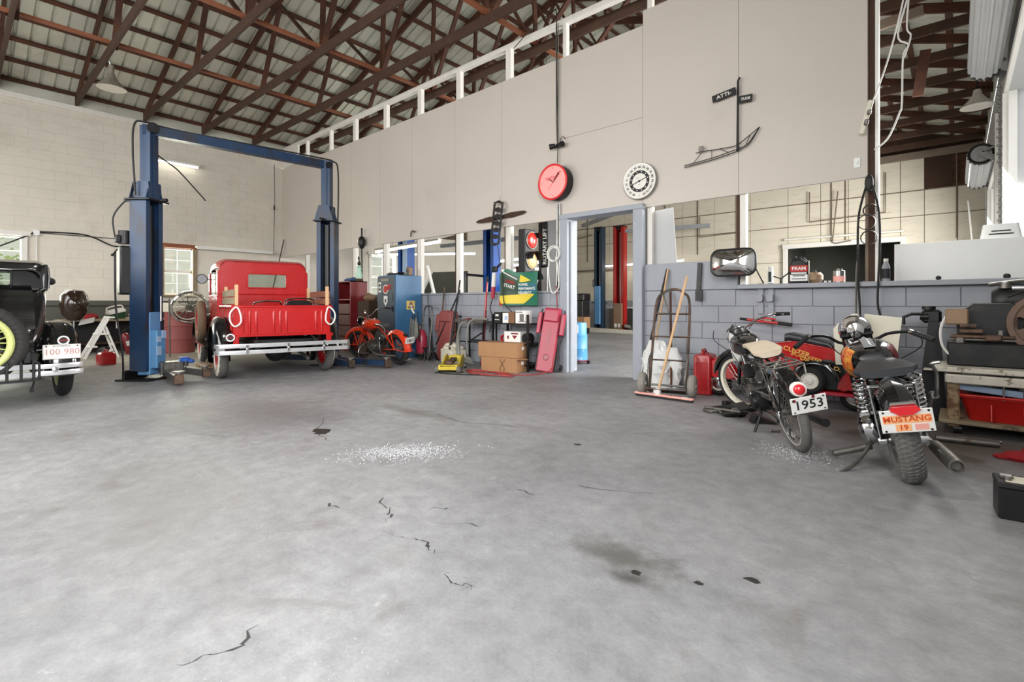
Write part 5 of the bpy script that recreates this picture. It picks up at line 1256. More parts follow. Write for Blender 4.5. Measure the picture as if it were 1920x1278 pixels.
single('folded_cloth', MB().sph((0, 0, .03), (.16, .13, .05), 12, 6).sph((.1, .02, .05), (.1, .08, .05), 10, 6), 'rag_blue', 'crumpled blue cloth on top of the dark red cabinet', 'cloth', (-10.3, 6.08, 1.551))
fg = thing('figurine', 'pale green figurine statue on top of the dark red cabinet', 'figurine', (-10.03, 6.14, 1.551))
add('plinth', MB().lathe([(0, 0), (.09, 0), (.085, .05), (0, .05)], 16), 'dark_wood', fg)
add('body', MB().lathe([(0, .05), (.07, .06), (.075, .14), (.05, .24), (.06, .30), (.02, .36), (0, .36)], 14), 'lens_green', fg)
add('head', MB().sph((0, 0, .40), (.04, .04, .05), 10, 8), 'black_metal', fg)
add('horn', MB().tube([(0, 0, .38), (.03, -.02, .46), (-.02, 0, .55), (-.03, 0, .5)], .014, 6, sub=3), 'black_metal', fg)
bxw = single('crate', MB().box((0, 0, .56), (.44, .34, 1.1), .01), 'dark_wood', 'brown wooden crate between the red and blue cabinets', 'crate', (-9.5, 6.08, 0))
single('paper_bag', MB().sph((0, 0, .06), (.18, .13, .09), 12, 6).sph((-.08, .02, .09), (.1, .1, .08), 10, 6), 'tan_metal', 'crumpled brown bag on the crate between the cabinets', 'bag', (-9.5, 6.08, 1.115))
bc = thing('storage_cabinet', 'tall blue steel cabinet with stickers on its front door', 'cabinet', (-8.29, 5.98, 0))
add('body', MB().box((0, .01, .80), (.58, .62, 1.60), .008), 'cabinet_blue', bc)
dr = add('door', MB().box((0, -.315, .82), (.57, .02, 1.52), .006), 'navy', bc)  # navy puts the shade of this face into the colour, body is the lit blue
add('handle', MB().box((.22, -.335, .95), (.025, .025, .1), .006), 'black_metal', dr)
add('name_badge', MB().box((-.03, -.328, 1.51), (.26, .006, .05), .002).box((-.03, -.331, 1.51), (.2, .004, .016)), 'dull_steel', dr)
add('sticker', MB().box((-.2, -.327, 1.37), (.09, .004, .2)), 'paper_white', dr)
add('sticker_mark', MB().box((-.2, -.33, 1.41), (.05, .003, .05)).box((-.2, -.33, 1.33), (.06, .003, .04)), 'ink', dr)
add('round_sticker', MB().lathe([(0, -.003), (.09, -.003), (.09, 0), (0, 0)], 22, (.0, -.327, 1.33), 'y'), 'paper_white', dr)
add('round_sticker_ring', MB().lathe([(0, -.003), (.07, -.003), (.07, 0), (0, 0)], 22, (.0, -.330, 1.33), 'y').box((.11, -.328, 1.37), (.1, .004, .1)), 'red_ink', dr)
add('shield_sticker', MB().prism([(-.06, 1.2), (.06, 1.2), (.065, 1.08), (0, 1.0), (-.065, 1.08)], 'y', -.331, -.327), 'paper_white', dr)
add('shield_mark', MB().prism([(-.025, 1.14), (.025, 1.14), (.02, 1.07), (-.02, 1.07)], 'y', -.334, -.33).box((.2, -.328, 1.17), (.06, .004, .16)), 'navy', dr)
ys_ = add('yellow_sign', MB().box((.293, .05, 1.02), (.006, .20, .17), .002), 'yellow_flat', bc)
add('sign_print', MB().box((.297, .05, 1.05), (.003, .07, .07)).box((.297, .05, .98), (.003, .15, .03)), 'tan_metal', ys_)
add('sign_panel', MB().box((.2965, .05, 1.022), (.0015, .17, .14)), 'amber', ys_)
for i, (x, y, r, c, l) in enumerate([(-8.45, 5.9, .09, 'dull_steel', 'coil of grey wire lying on top of the blue cabinet'), (-8.25, 6.05, .07, 'hose_grey', 'small hose coil on top of the blue cabinet'), (-8.1, 5.85, .06, 'black_metal', 'black belt coil on the edge of the blue cabinet top')]):
    single('wire_coil', MB().tor((0, 0, .03), 'z', r, .014, n=20, m=6).tor((.02, .01, .05), 'z', r * .9, .012, n=20, m=6).tor((0, .02, .03), 'x', r * .4, .01, n=16, m=5), c, l, 'coil', (x, y, 1.602), 0, 'coils on the blue cabinet')
cl = thing('clock_case', 'small rust red instrument case on top of the blue cabinet', 'case', (-8.2, 6.15, 1.602))
add('case', MB().box((0, 0, .09), (.12, .1, .18), .02), 'tan_metal', cl); add('dial', MB().cyl((0, -.05, .1), (0, -.058, .1), .04), 'black_metal', cl)

# ---------------------------------------------------------------- partition, left of the doorway
# sack-truck with red extinguisher cylinder and hoses
xt = thing('welding_cart', 'small cart with red cylinder and coiled hoses beside the blue cabinet', 'cart', (-7.62, 6.02, 0), -10)
add('frame', MB().tube([(-.16, .05, .12), (-.16, .12, .9), (0, .14, 1.0), (.16, .12, .9), (.16, .05, .12)], .014, 8, sub=4).box((0, -.02, .11), (.36, .26, .02), .004), 'dull_steel', xt)
for x in (-.19, .19): add('wheel', MB().tor((x, .06, .085), 'x', .06, .026, .028, 20, 8).cyl((x - .02, .06, .085), (x + .02, .06, .085), .045), 'worn_rubber', xt)
add('cylinder', MB().lathe([(0, .12), (.1, .12), (.105, .14), (.105, .42), (.07, .52), (.03, .56), (0, .56)], 20, (.02, -.03, 0)), 'pink_red', xt)
m = MB()
for k in range(6): m.tube([(-.15 + .05 * k, -.16, .78 - .02 * k), (-.17 + .06 * k, -.18, .5), (-.08 + .04 * k, -.19, .26 + .03 * k), (.05 + .02 * k, -.18, .5), (.02, -.15, .78)], .011, 6, sub=5)
add('hose', m, 'hose_grey', xt)
add('hose_bundle', MB().tube([(-.2, -.1, .82), (-.22, -.14, .5), (-.15, -.14, .25), (-.1, -.14, .5), (-.14, -.08, .82)], .012, 6, sub=5).tube([(.02, -.12, .9), (.15, -.15, .6), (.17, -.15, .34), (.1, -.15, .55)], .010, 6, sub=5), 'cable_black', xt)
add('regulator', MB().cyl((0, -.06, .56), (0, -.06, .66), .035).tube([(0, -.06, .62), (.08, -.12, .68)], .014, 6), 'steel', xt)
add('torch', MB().tube([(-.28, -.1, 1.02), (-.2, -.12, .94), (-.14, -.1, .86)], [.012, .02, .018], 8, sub=3), 'cable_white', xt)
def pole(name, p, q, r, mat, label, cat, r2=None, tip=None):
    p = Vector(p); q = Vector(q); d = q - p
    if not tip: return single(name, MB().cyl((0, 0, 0), d, r, r2, 10), mat, label, cat, tuple(p))
    o = thing(name, label, cat, tuple(p))
    add('shaft', MB().cyl((0, 0, 0), d, r, r2, 10), mat, o)
    if tip: add('sleeve', MB().cyl((0, 0, 0), d * tip[1], r * 1.6, n=10), tip[0], o)
    return o
pole('steel_bar', (-7.43, 6.1, .17), (-7.80, 6.28, 1.26), .013, 'dull_steel', 'grey steel bar leaning left against the wall beside the blue cabinet', 'bar', tip=('black_metal', .55))
pole('pry_bar', (-7.31, 6.15, .02), (-7.30, 6.29, 1.36), .015, 'rusty_steel', 'upright rusty bar leaning in front of the dusty red creeper', 'bar')
pole('black_rod', (-7.32, 6.1, .28), (-6.86, 6.29, 1.30), .014, 'black_metal', 'slanting black rod crossing the dusty red creeper', 'rod')
pole('steel_bar', (-6.72, 5.9, .13), (-6.86, 6.29, 1.48), .015, 'black_metal', 'long two-piece black jack handle leaning above the rag box', 'bar', tip=('black_metal', .58))
def creeper(loc, rot, mat, mat2, label, lw=.34, L=.92):
    c = thing('mechanic_creeper', label, 'creeper', loc, rot=rot)
    add('pad', MB().box((0, 0, L / 2), (lw * .62, .05, L), .015), mat, c)
    add('headrest', MB().box((0, -.035, L - .12), (lw * .56, .045, .2), .02), mat, c)
    for s in (1, -1):
        add('side_rail', MB().tube([(s * lw * .36, .03, .02), (s * lw * .36, .03, L * .42), (s * lw * .5, .03, L * .6), (s * lw * .42, .03, L * .98)], .014, 8), mat2, c)
        add('shoulder_pad', MB().box((s * lw * .43, -.01, L * .75), (lw * .16, .04, L * .34), .012), mat, c)
        for z in (.1, L * .9):
            add('caster', MB().cyl((s * lw * .46, .05, z), (s * lw * .46, .13, z), .01).tor((s * lw * .46, .15, z), 'x', .03, .016, n=16, m=6), 'black_metal', c)
    return c
creeper((-7.14, 6.1, .0), (-8, 0, 0), 'dusty_red', 'dusty_red', 'dusty red creeper board leaning on the wall behind the rag box', .55, .93)
bk = thing('rag_box', 'white box overflowing with cream rags beside the yellow jack', 'box', (-6.72, 6.0, 0), -14)
add('carton', MB().box((0, 0, .12), (.42, .3, .24), .01), 'rag_white', bk)
m = MB()
for i in range(9): m.sph((random.uniform(-.2, .2), random.uniform(-.12, .12), .26 + random.uniform(-.02, .05)), (random.uniform(.05, .1), random.uniform(.04, .09), random.uniform(.03, .06)), 9, 6)
for z in (.2, .12): m.sph((-.23, -.05, z), (.05, .09, .06), 9, 6)
add('rags', m, 'rag_white', bk)
for i, (x, y, a, l) in enumerate([(-7.34, 5.86, 0, 'black jack stand on the floor beside the red cylinder cart'), (-7.16, 5.9, 40, 'black jack stand on the floor touching the rag box')]):
    js = thing('jack_stand', l, 'jack stand', (x, y, 0), a, 'jack stands left of the rag box')
    for sx in (1, -1):
        for sy in (1, -1): add('leg', MB().bar((sx * .09, sy * .09, 0), (sx * .025, sy * .025, .16), .025, .012), 'black_metal', js)
    add('ratchet_post', MB().cyl((0, 0, .08), (0, 0, .22), .022).box((0, 0, .225), (.1, .05, .025), .006), 'black_metal', js)
    add('foot_ring', MB().box((.09, 0, .01), (.02, .2, .02)).box((-.09, 0, .01), (.02, .2, .02)), 'steel', js)
yj = thing('floor_jack', 'yellow trolley jack on the floor in front of the rag box', 'floor jack', (-5.95, 5.28, 0), 128)
for s in (1, -1):
    add('side_plate', MB().prism([(-.36, .05), (-.34, .12), (-.1, .12), (.1, .21), (.3, .23), (.36, .17), (.34, .08), (.1, .04)], 'y', s * .13 - .012, s * .13 + .012), 'yellow_paint', yj)
    add('front_wheel', MB().cyl((-.34, s * .19, .05), (-.34, s * .14, .05), .05, n=18), 'worn_rubber', yj)
    add('rear_caster', MB().cyl((.32, s * .15, .04), (.32, s * .18, .04), .04, n=16), 'dull_steel', yj)
add('front_beam', MB().box((-.34, 0, .07), (.07, .3, .05), .01).box((-.2, 0, .1), (.12, .24, .02), .006), 'yellow_paint', yj)
add('lift_arm', MB().bar((.2, 0, .16), (-.2, 0, .13), .09, .05).cyl((-.22, 0, .12), (-.22, 0, .17), .055), 'rusty_steel', yj)
add('handle_socket', MB().cyl((.3, 0, .12), (.38, 0, .2), .03).box((.28, 0, .16), (.1, .2, .1), .015), 'yellow_paint', yj)
# red pole jack and the small steel rack with hoses
pj = pole('pole_jack', (-6.06, 6.05, .0), (-6.16, 6.3, 1.5), .018, 'red_paint', 'tall red pole jack leaning on the wall by the hose rack', 'jack', tip=('maroon', .62))
add('head', MB().cyl((-.09, .235, 1.42), (-.1, .25, 1.52), .02), 'black_metal', pj)
rk_ = thing('steel_rack', 'low black steel rack carrying grey hoses behind the red pole jack', 'rack', (-6.22, 6.08, 0))
for x in (-.33, .33):
    for y in (-.16, .16): add('leg', MB().box((x, y, .37), (.022, .022, .74)), 'black_metal', rk_)
add('top_tray', MB().box((0, 0, .74), (.7, .36, .02)).box((0, -.17, .76), (.7, .015, .04)), 'dull_steel', rk_)
add('shelf_bars', MB().box((0, -.16, .4), (.66, .015, .02)).box((0, .16, .4), (.66, .015, .02)).bar((.3, -.16, .56), (-.1, -.16, .36), .015, .02), 'black_metal', rk_)
m = MB()
for k in range(4): m.tube([(-.1 + .03 * k, -.02, .77), (-.17 + .02 * k, -.2 - .02 * k, .7), (-.24 + .015 * k, -.23, .42), (-.2 + .02 * k, -.24, .14), (-.02 + .03 * k, -.23, .07 + .02 * k), (.12, -.2, .03)], .017, 8, sub=5)
m.tube([(.28, 0, .78), (0, -.05, .79), (-.2, .0, .78)], .02, 8, sub=4).tube([(.2, -.1, .77), (.05, -.2, .74), (.02, -.24, .45), (.04, -.24, .2)], .016, 8, sub=4)
add('hose', m, 'hose_grey', rk_)
add('red_strap', MB().box((-.2, -.05, .775), (.3, .1, .02), .005, (0, -8, 0)), 'maroon', rk_)
# black shelf with filters, boxes on the floor
sh = thing('steel_shelf', 'small black steel shelf unit below the green banner', 'shelf', (-5.28, 6.08, 0))
for x in (-.37, .37):
    for y in (-.18, .18): add('post', MB().box((x, y, .44), (.03, .03, .88)), 'black_metal', sh)
for z in (.73, .42, .1): add('shelf_board', MB().box((0, 0, z), (.76, .4, .02), .004), 'black_metal', sh)
def carton(name, w, d, h, mat, label, loc, rz=0, mark=None, mm='ink', group=None):
    o = thing(name, label, 'box', loc, rz, group)
    add('carton', MB().box((0, 0, h / 2), (w, d, h), .004), mat, o)
    if mark: add('print', mark, mm, o)
    return o
carton('filter_box', .16, .18, .17, 'ink', 'black filter box at the left end of the shelf top', (-5.54, 5.98, .741), -4, MB().box((0, -.092, .12), (.07, .004, .03)).box((0, -.092, .05), (.1, .004, .012)), 'paper_white', 'boxes on the shelf top')
carton('filter_box', .12, .16, .16, 'paper_white', 'white and blue box second on the shelf top', (-5.38, 5.98, .741), 6, MB().box((0.01, -.082, .08), (.05, .004, .06)), 'pale_blue', 'boxes on the shelf top')
carton('filter_box', .13, .16, .18, 'cardboard_dark', 'plain brown box third on the shelf top', (-5.23, 5.96, .741), -3, None, 'ink', 'boxes on the shelf top')
carton('filter_box', .19, .18, .20, 'paper_white', 'white box with dark picture at the right of the shelf top', (-5.05, 5.97, .741), 3, MB().box((.03, -.092, .09), (.08, .004, .11)).box((-.02, -.092, .175), (.13, .004, .015)).box((.03, -.092, .03), (.14, .004, .012)), 'dull_steel', 'boxes on the shelf top')
single('cup', MB().lathe([(0, 0), (.032, 0), (.04, .09), (.044, .1), (0, .1)], 16), 'paper_white', 'white cup upside down behind the boxes on the shelf top', 'cup', (-5.32, 6.12, .741))
carton('parts_box', .32, .2, .18, 'paper_white', 'wide white parts box on the middle shelf', (-5.22, 5.98, .43), 4, MB().box((-.08, -.102, .09), (.03, .004, .05)).prism([(.0, .12), (.1, .12), (.05, .06)], 'y', -.104, -.1).box((.05, -.102, .15), (.14, .004, .02)), 'maroon')
tp = single('tape_roll', MB().tor((0, 0, .06), 'y', .045, .016, .025, 24, 8), 'rag_red', 'pink tape roll standing beside the white parts box', 'tape', (-5.46, 5.95, .43))
single('gear_case', MB().cyl((0, -.06, .08), (0, .06, .08), .08, n=18).cyl((0, -.09, .08), (0, .09, .08), .03).box((0, 0, .03), (.16, .1, .06), .01), 'black_metal', 'black round gear casing on the middle shelf beside the white box', 'casing', (-4.98, 5.99, .43))
for i, (z, rz, l) in enumerate([(0, 8, 'lower long cardboard carton on the floor with crossed print'), (.225, 9.5, 'upper long cardboard carton lying on the lower one')]):
    o = thing('cardboard_carton', l, 'box', (-5.28 - .03 * i, 5.78, z), rz)
    add('carton', MB().box((0, 0, .112), (.72 if i else .66, .34, .222), .003), 'cardboard', o)
    add('label', MB().box((.362 if i else .332, 0, .14), (.003, .07, .05)), 'paper_white', o)
    if i == 0:
        add('print', MB().bar((.02, -.172, .05), (.12, -.172, .2), .02, .003, (0, 1, 0)).bar((.12, -.172, .05), (.02, -.172, .2), .02, .003, (0, 1, 0)).prism([(.02, .02), (.06, .02), (.04, .06)], 'y', -.173, -.17).prism([(.08, .02), (.12, .02), (.1, .06)], 'y', -.173, -.17), 'cardboard_dark', o)
        add('flap', MB().prism([(.33, -.16), (.33, .0), (.47, -.05)], 'z', .205, .209), 'cardboard', o)
    else: add('seam_tape', MB().box((0, 0, .2235), (.72, .05, .001)), 'cardboard_dark', o)
# red creeper standing by the doorway
rcp = creeper((-4.66, 5.98, .02), (-11, 5, 16), 'pink_red', 'black_metal', 'bright red creeper standing on end beside the doorway', .44, .98)
add('lettering', MB().text('MECHANIC', .075, FM((.005, -.0275, .5), (0, 0, 1), (-1, 0, 0)), .001), 'maroon', rcp)
add('emblem', MB().tor((.005, -.028, .22), 'y', .045, .006, .002, 24, 6).box((.005, -.028, .22), (.03, .003, .05)), 'maroon', rcp)
ah = thing('air_hose', 'red and black air hose lying in loops on the floor by the cartons', 'hose', (0, 0, 0))
random.seed(3)
pts = [(-4.55, 6.1, .5), (-4.52, 6.0, .1), (-4.62, 5.72, .012), (-4.95, 5.35, .012)]
for k in range(26):
    a = k * .95; pts.append((-5.15 + (.42 + .1 * math.sin(k)) * math.cos(a) - .02 * k * .4, 5.33 + (.14 + .05 * math.cos(k * 1.7)) * math.sin(a), .012 + .006 * (k % 3)))
add('red_hose', MB().tube(pts, .0085, 6, sub=6), 'hose_red', ah)
add('black_hose', MB().tube([(-5.0, 5.32, .01), (-5.3, 5.1, .01), (-5.7, 4.92, .01), (-5.95, 5.0, .01), (-5.85, 5.15, .01), (-5.6, 5.2, .01)], .009, 6, sub=6), 'cable_black', ah)
# green banner on the wall
bn = thing('banner', 'green cloth banner reading power performance reliability above the shelf', 'sign', (-5.36, 6.2, 1.02), 0)
def wav(x, z): return .02 * math.sin(x * 9 + 1) + .012 * math.sin(z * 11 + x * 4)
m = MB(); rows = []
NX, NZ = 14, 10
top = lambda u: .54 + (.07 * math.exp(-((u - .22) / .12) ** 2)) - .05 * (1 - u) * (u < .12) * 4 * (.12 - u)
g = [[(-.41 + .82 * i / NX, 0, (top(i / NX)) * j / NZ) for i in range(NX + 1)] for j in range(NZ + 1)]
def bpt(x, z, d=0): return (x, wav(x, z) - d, z)
vs = [bpt(p[0], p[2], 0) for r in g for p in r] + [bpt(p[0], p[2], -.006) for r in g for p in r]; W1 = NX + 1; N1 = W1 * (NZ + 1); fs = []
for j in range(NZ):
    for i in range(NX):
        a = j * W1 + i; fs += [(a, a + 1, a + W1 + 1, a + W1), (N1 + a, N1 + a + W1, N1 + a + W1 + 1, N1 + a + 1)]
for i in range(NX): fs += [(i, N1 + i, N1 + i + 1, i + 1), (NZ * W1 + i, NZ * W1 + i + 1, N1 + NZ * W1 + i + 1, N1 + NZ * W1 + i)]
for j in range(NZ): fs += [(j * W1, (j + 1) * W1, N1 + (j + 1) * W1, N1 + j * W1), (j * W1 + NX, N1 + j * W1 + NX, N1 + (j + 1) * W1 + NX, (j + 1) * W1 + NX)]
add('cloth', MB().a(vs, fs), 'sign_green', bn)
def onb(poly, d, k=8):
    """a printed shape following the waves of the cloth"""
    m = MB(); c = (sum(p[0] for p in poly) / len(poly), sum(p[1] for p in poly) / len(poly)); me = bmesh.new()
    vs_ = [me.verts.new((x, 0, z)) for x, z in poly]; f = me.faces.new(vs_); bmesh.ops.triangulate(me, faces=[f])
    bmesh.ops.subdivide_edges(me, edges=me.edges[:], cuts=5, use_grid_fill=True); bmesh.ops.triangulate(me, faces=me.faces[:])
    me.verts.index_update(); m.a([bpt(v.co.x, v.co.z, d) for v in me.verts], [tuple(v.index for v in f.verts) for f in me.faces]); me.free(); return m
add('dark_panel', onb([(-.39, .17), (-.02, .17), (.0, .45), (-.23, .57), (-.39, .46)], .004), 'sign_dark', bn, ang=0)
add('blue_panel', onb([(-.0, .19), (.4, .19), (.4, .36), (.0, .36)], .004), 'sign_blue', bn, ang=0)
add('lightning_bolt', onb([(-.40, .16), (.16, .19), (.16, .15), (.36, .18), (.10, .03), (.09, .09), (-.26, .03), (-.40, .03)], .006), 'yellow_flat', bn, ang=0)
add('bolt_tip', onb([(.02, .38), (.04, .5), (.28, .40), (.11, .43), (.10, .375)], .006), 'yellow_flat', bn, ang=0)
add('red_corner', onb([(-.405, .0), (-.3, .0), (-.36, .03), (-.40, .1)], .007), 'red_ink', bn, ang=0)
def cloth_text(t, size, x, z, mat, name, al='LEFT', ang_=0, sx=1.):
    a = MB(); a.text(t, size, FM((0, 0, 0), (math.cos(R(ang_)), 0, math.sin(R(ang_))), (-math.sin(R(ang_)), 0, math.cos(R(ang_)))), .0, al, sx, .0015)
    a.v = [bpt(v[0] + x, v[2] + z, .009) for v in a.v]; add(name, a, mat, bn, ang=0)
cloth_text('POWER.', .06, .0, .335, 'paper_white', 'slogan'); cloth_text('PERFORMANCE.', .056, -.01, .27, 'paper_white', 'slogan'); cloth_text('RELIABILITY.', .058, -.015, .205, 'paper_white', 'slogan')
cloth_text('SUPER', .07, -.17, .385, 'red_ink', 'brand_word', 'CENTER', -14); cloth_text('START', .08, -.19, .315, 'paper_white', 'brand_word', 'CENTER', -14)
add('white_rule', onb([(-.30, .565), (-.02, .43), (-.02, .415), (-.31, .55)], .006), 'paper_white', bn, ang=0)
add('hang_cord', MB().tube([(-.32, -.05, .57), (-.3, -.05, .3), (-.27, -.05, .04), (-.16, -.02, -.08), (-.08, 0, -.14)], .008, 6, sub=4), 'cable_black', bn)

# ---------------------------------------------------------------- hung on the partition wall
ck = thing('wall_clock', 'round clock with lit pink face and red rim on the white wall', 'clock', (-4.63, 6.3, 2.91), 0)
add('case', MB().lathe([(0, .02), (.27, .02), (.275, -.10), (.268, -.15), (.25, -.155), (.245, -.14), (0, -.14)], 48, (0, 0, 0), 'y'), 'black_metal', ck)
add('rim', MB().tor((0, -.15, 0), 'y', .262, .016, .014, 48, 8), 'clock_rim', ck)
add('face', MB().lathe([(0, -.146), (.25, -.146), (.25, -.142), (0, -.142)], 48, (0, 0, 0), 'y'), 'clock_face', ck)
def cfm(x, z, y=-.1475): return FM((x, y, z), (1, 0, 0), (0, 0, 1))
add('brand_word', MB().text('ADVANCE', .05, FM((-.01, -.1475, .07), (1, 0, .06), (-.06, 0, 1)), .001, sx=1.05), 'maroon', ck)
add('checkered_mark', MB().bar((.02, -.149, .02), (.12, -.149, .13), .012, .003, (0, 1, 0)).box((.10, -.149, .12), (.03, .003, .012)).box((.14, -.149, .135), (.03, .003, .012)).box((.12, -.149, .10), (.03, .003, .012)).box((-.02, -.149, .035), (.16, .003, .006)), 'maroon', ck)
add('hour_hand', MB().bar((.02, -.152, -.01), (-.07, -.152, .06), .014, .003, (0, 1, 0)), 'ink', ck)
add('minute_hand', MB().bar((.02, -.155, -.01), (.13, -.155, .12), .010, .003, (0, 1, 0)), 'ink', ck)
add('second_hand', MB().bar((.02, -.157, -.01), (-.08, -.157, -.11), .004, .002, (0, 1, 0)), 'ink', ck)
m = MB()
for t, a in (('12', 90), ('3', 0), ('6', -90), ('9', 180)): m.text(t, .035, cfm(.21 * math.cos(R(a)), .21 * math.sin(R(a))), .001)
add('numerals', m, 'red_ink', ck)
th = thing('dial_thermometer', 'round white dial thermometer with black ring on the wall', 'thermometer', (-3.245, 6.31, 2.72), 0)
add('case', MB().lathe([(0, .02), (.245, .02), (.252, -.01), (.245, -.03), (.238, -.028), (0, -.024)], 48, (0, 0, 0), 'y'), 'steel', th)
add('face', MB().lathe([(0, -.028), (.236, -.028), (.236, -.022), (0, -.022)], 48, (0, 0, 0), 'y'), 'dial_white', th)
add('ring', MB().lathe([(.108, -.031), (.148, -.031), (.148, -.028), (.108, -.028)], 48, (0, 0, 0), 'y'), 'ink', th)
m = MB(); temps = ['40', '20', '20', '10', '0', '10', '20', '30', '40', '50', '60', '70', '80', '90', '100', '110', '120']
for i, t in enumerate(temps):
    a = R(245 - i * 19.4); m.text(t, .044, FM((.192 * math.cos(a), -.0285, .192 * math.sin(a)), (math.sin(a), 0, -math.cos(a)), (math.cos(a), 0, math.sin(a))), .0012, bold=.001)
m.text('F', .03, cfm(0, -.2, -.0285), .001)
add('numerals', m, 'ink', th, kind='stuff')
m = MB()
for i in range(12):
    a = R(30 * i + 15); m.cyl((.128 * math.cos(a), -.0325, .128 * math.sin(a)), (.128 * math.cos(a), -.031, .128 * math.sin(a)), .008, n=8)
add('ring_dots', m, 'dial_white', th, kind='stuff')
add('needle', MB().bar((-.14, -.036, -.05), (.15, -.036, .055), .008, .003, (0, 1, 0)).cyl((0, -.038, 0), (0, -.028, 0), .014), 'ink', th)
m = MB(); m.text('TEMP', .018, cfm(-.03, .045, -.0285), .001).text('USA', .016, cfm(0, -.045, -.0285), .001); add('small_print', m, 'dull_steel', th)
# wall art: a sign post on a boat outline (the figure standing in it is left out)
sa = thing('wall_art', 'black metal wall art of a boat outline with ATTI TUDE signpost', 'wall art', (-1.97, 6.3, 2.85), 0)
add('signpost', MB().tube([(.0, 0, .02), (.008, -.01, .4), (.012, -.012, .86), (.03, -.01, .90)], .013, 8), 'black_metal', sa)
s1 = add('sign_board', MB().box((-.15, -.02, .735), (.28, .012, .085), .003, (0, -8, 0)), 'ink', sa)
add('lettering', MB().text('ATTI-', .062, FM((-.15, -.0265, .732), (1, 0, .14), (-.14, 0, 1)), .001, sx=1.15, bold=.001), 'dial_white', s1)
s2 = add('sign_board', MB().box((.10, -.02, .625), (.15, .012, .085), .003, (0, 4, 0)), 'ink', sa)
add('lettering', MB().text('TUDE', .043, FM((.10, -.0265, .623), (1, 0, -.06), (.06, 0, 1)), .001, sx=.95, bold=.001), 'dial_white', s2)
wire = MB()
wire.tube([(-.65, -.005, -.03), (-.3, -.008, .0), (-.05, -.01, .04), (.05, -.01, .06), (.14, -.008, .11), (.25, -.005, .26)], .005, 6, sub=4)
wire.tube([(-.65, -.005, -.055), (-.3, -.008, -.025), (-.05, -.01, .012), (.06, -.01, .045), (.15, -.008, .1), (.25, -.005, .26)], .005, 6, sub=4)
wire.tube([(-.35, -.01, .10), (-.1, -.01, .09), (.0, -.01, .1), (.12, -.01, .17), (.25, -.005, .26)], .005, 6, sub=4)
for a, b in (((-.54, -.03), (-.42, .1)), ((-.3, 0), (-.3, .1)), ((-.1, .03), (-.2, .09)), ((.03, .06), (.0, .1)), ((.1, .09), (.15, .19))): wire.tube([(a[0], -.007, a[1]), (b[0], -.009, b[1])], .004, 5)
wire.tube([(-.5, -.01, .1), (-.35, -.01, .1)], .005, 5)
add('boat_outline', wire, 'black_metal', sa)
add('bucket', MB().box((-.43, -.02, .14), (.06, .012, .06), .004), 'dull_steel', sa)
pr_ = single('propeller', MB().loft([[(x, d + .012 * math.sin(x * 3), z + .03 * x) for d, z in ((-.012, 0), (0, -h), (.012, 0), (0, h))] for x, h in ((-.56, .012), (-.5, .028), (-.25, .045), (-.06, .028), (.06, .028), (.25, .045), (.5, .028), (.56, .012))]).cyl((0, -.03, 0), (0, .03, 0), .045), 'dark_wood', 'dark wooden propeller mounted on the wall above the stud window', 'propeller', (-5.85, 6.285, 2.53), rot=(0, -1, 0))
gk = thing('head_gasket', 'long black cylinder head gasket hanging across the propeller', 'gasket', (-5.88, 6.235, 2.44), rot=(0, 8, 0))
m = MB()
for s in (1, -1): m.box((s * .105, 0, -.02), (.022, .006, .70), .002)
for k in range(6):
    z = .27 - k * .115; m.tor((0, 0, z), 'y', .083, .016, .004, 26, 5).box((0, 0, z - .058), (.2, .006, .02))
m.box((0, 0, .335), (.23, .006, .02)); add('gasket_plate', m, 'black_metal', gk)
add('hang_wire', MB().tube([(.03, .01, .33), (.0, .01, .45)], .003, 5), 'steel', gk)
add('lower_chain', MB().tube([(.06, .0, -.36), (.14, .0, -.6), (.2, 0, -.72)], .008, 5), 'black_metal', gk)
ch_ = thing('chain_hoist', 'black hoist hook and long rod hanging on wall above red cabinet', 'hoist', (-10.07, 6.23, 2.42))
add('upper_rod', MB().tube([(0, 0, .08), (0, 0, .34)], .02, 8), 'black_metal', ch_)
add('hoist_body', MB().lathe([(0, .16), (.05, .14), (.085, .06), (.08, -.04), (.04, -.12), (0, -.14)], 14), 'black_metal', ch_)
add('lower_rod', MB().tube([(0, 0, -.1), (.1, -.05, -.9), (.13, -.06, -1.75)], .014, 8), 'black_metal', ch_)
add('tag', MB().box((-.03, -.08, .04), (.05, .01, .05)), 'cable_white', ch_)
single('wall_hook', MB().tube([(0, 0, -.05), (.03, -.01, .03), (.1, -.02, .06), (.16, -.02, .03)], .014, 6, sub=3), 'dull_steel', 'small hook on the bottom edge of the white wall panel', 'hook', (-8.36, 6.3, 2.47))
cam_ = thing('floodlight', 'small black twin lamp fixed under the cable on the white wall', 'lamp', (-4.61, 6.27, 3.5))
add('bracket', MB().box((0, .02, 0), (.09, .05, .06), .01), 'black_metal', cam_)
for s in (1, -1): add('lamp_head', MB().cyl((s * .04, -.02, -.01), (s * .12, -.05, -.02), .035, .045, n=12), 'black_metal', cam_)
add('wire', MB().tube([(.02, .02, .03), (.08, 0, .12), (.14, .01, .06)], .005, 5, sub=3), 'cable_black', cam_)
cb = thing('cable_bundle', 'cables running down the white wall past the lit clock to doorway', 'cable', (-4.62, 6.30, 0))
add('upper_conduit', MB().tube([(-.045, 0, 5.4), (-.045, 0, 3.9), (-.02, -.01, 3.55)], .009, 6).tube([(.0, -.01, 5.4), (.0, -.01, 4.2), (-.005, -.01, 3.55)], .007, 6), 'steel', cb)
add('black_cable', MB().tube([(-.9, -.03, 5.3), (-.6, -.03, 5.45), (-.1, -.03, 5.6), (-.02, -.03, 5.5), (-.02, -.02, 4.6), (.0, -.02, 3.6), (-.01, -.015, 3.23)], .007, 6, sub=4), 'cable_black', cb)
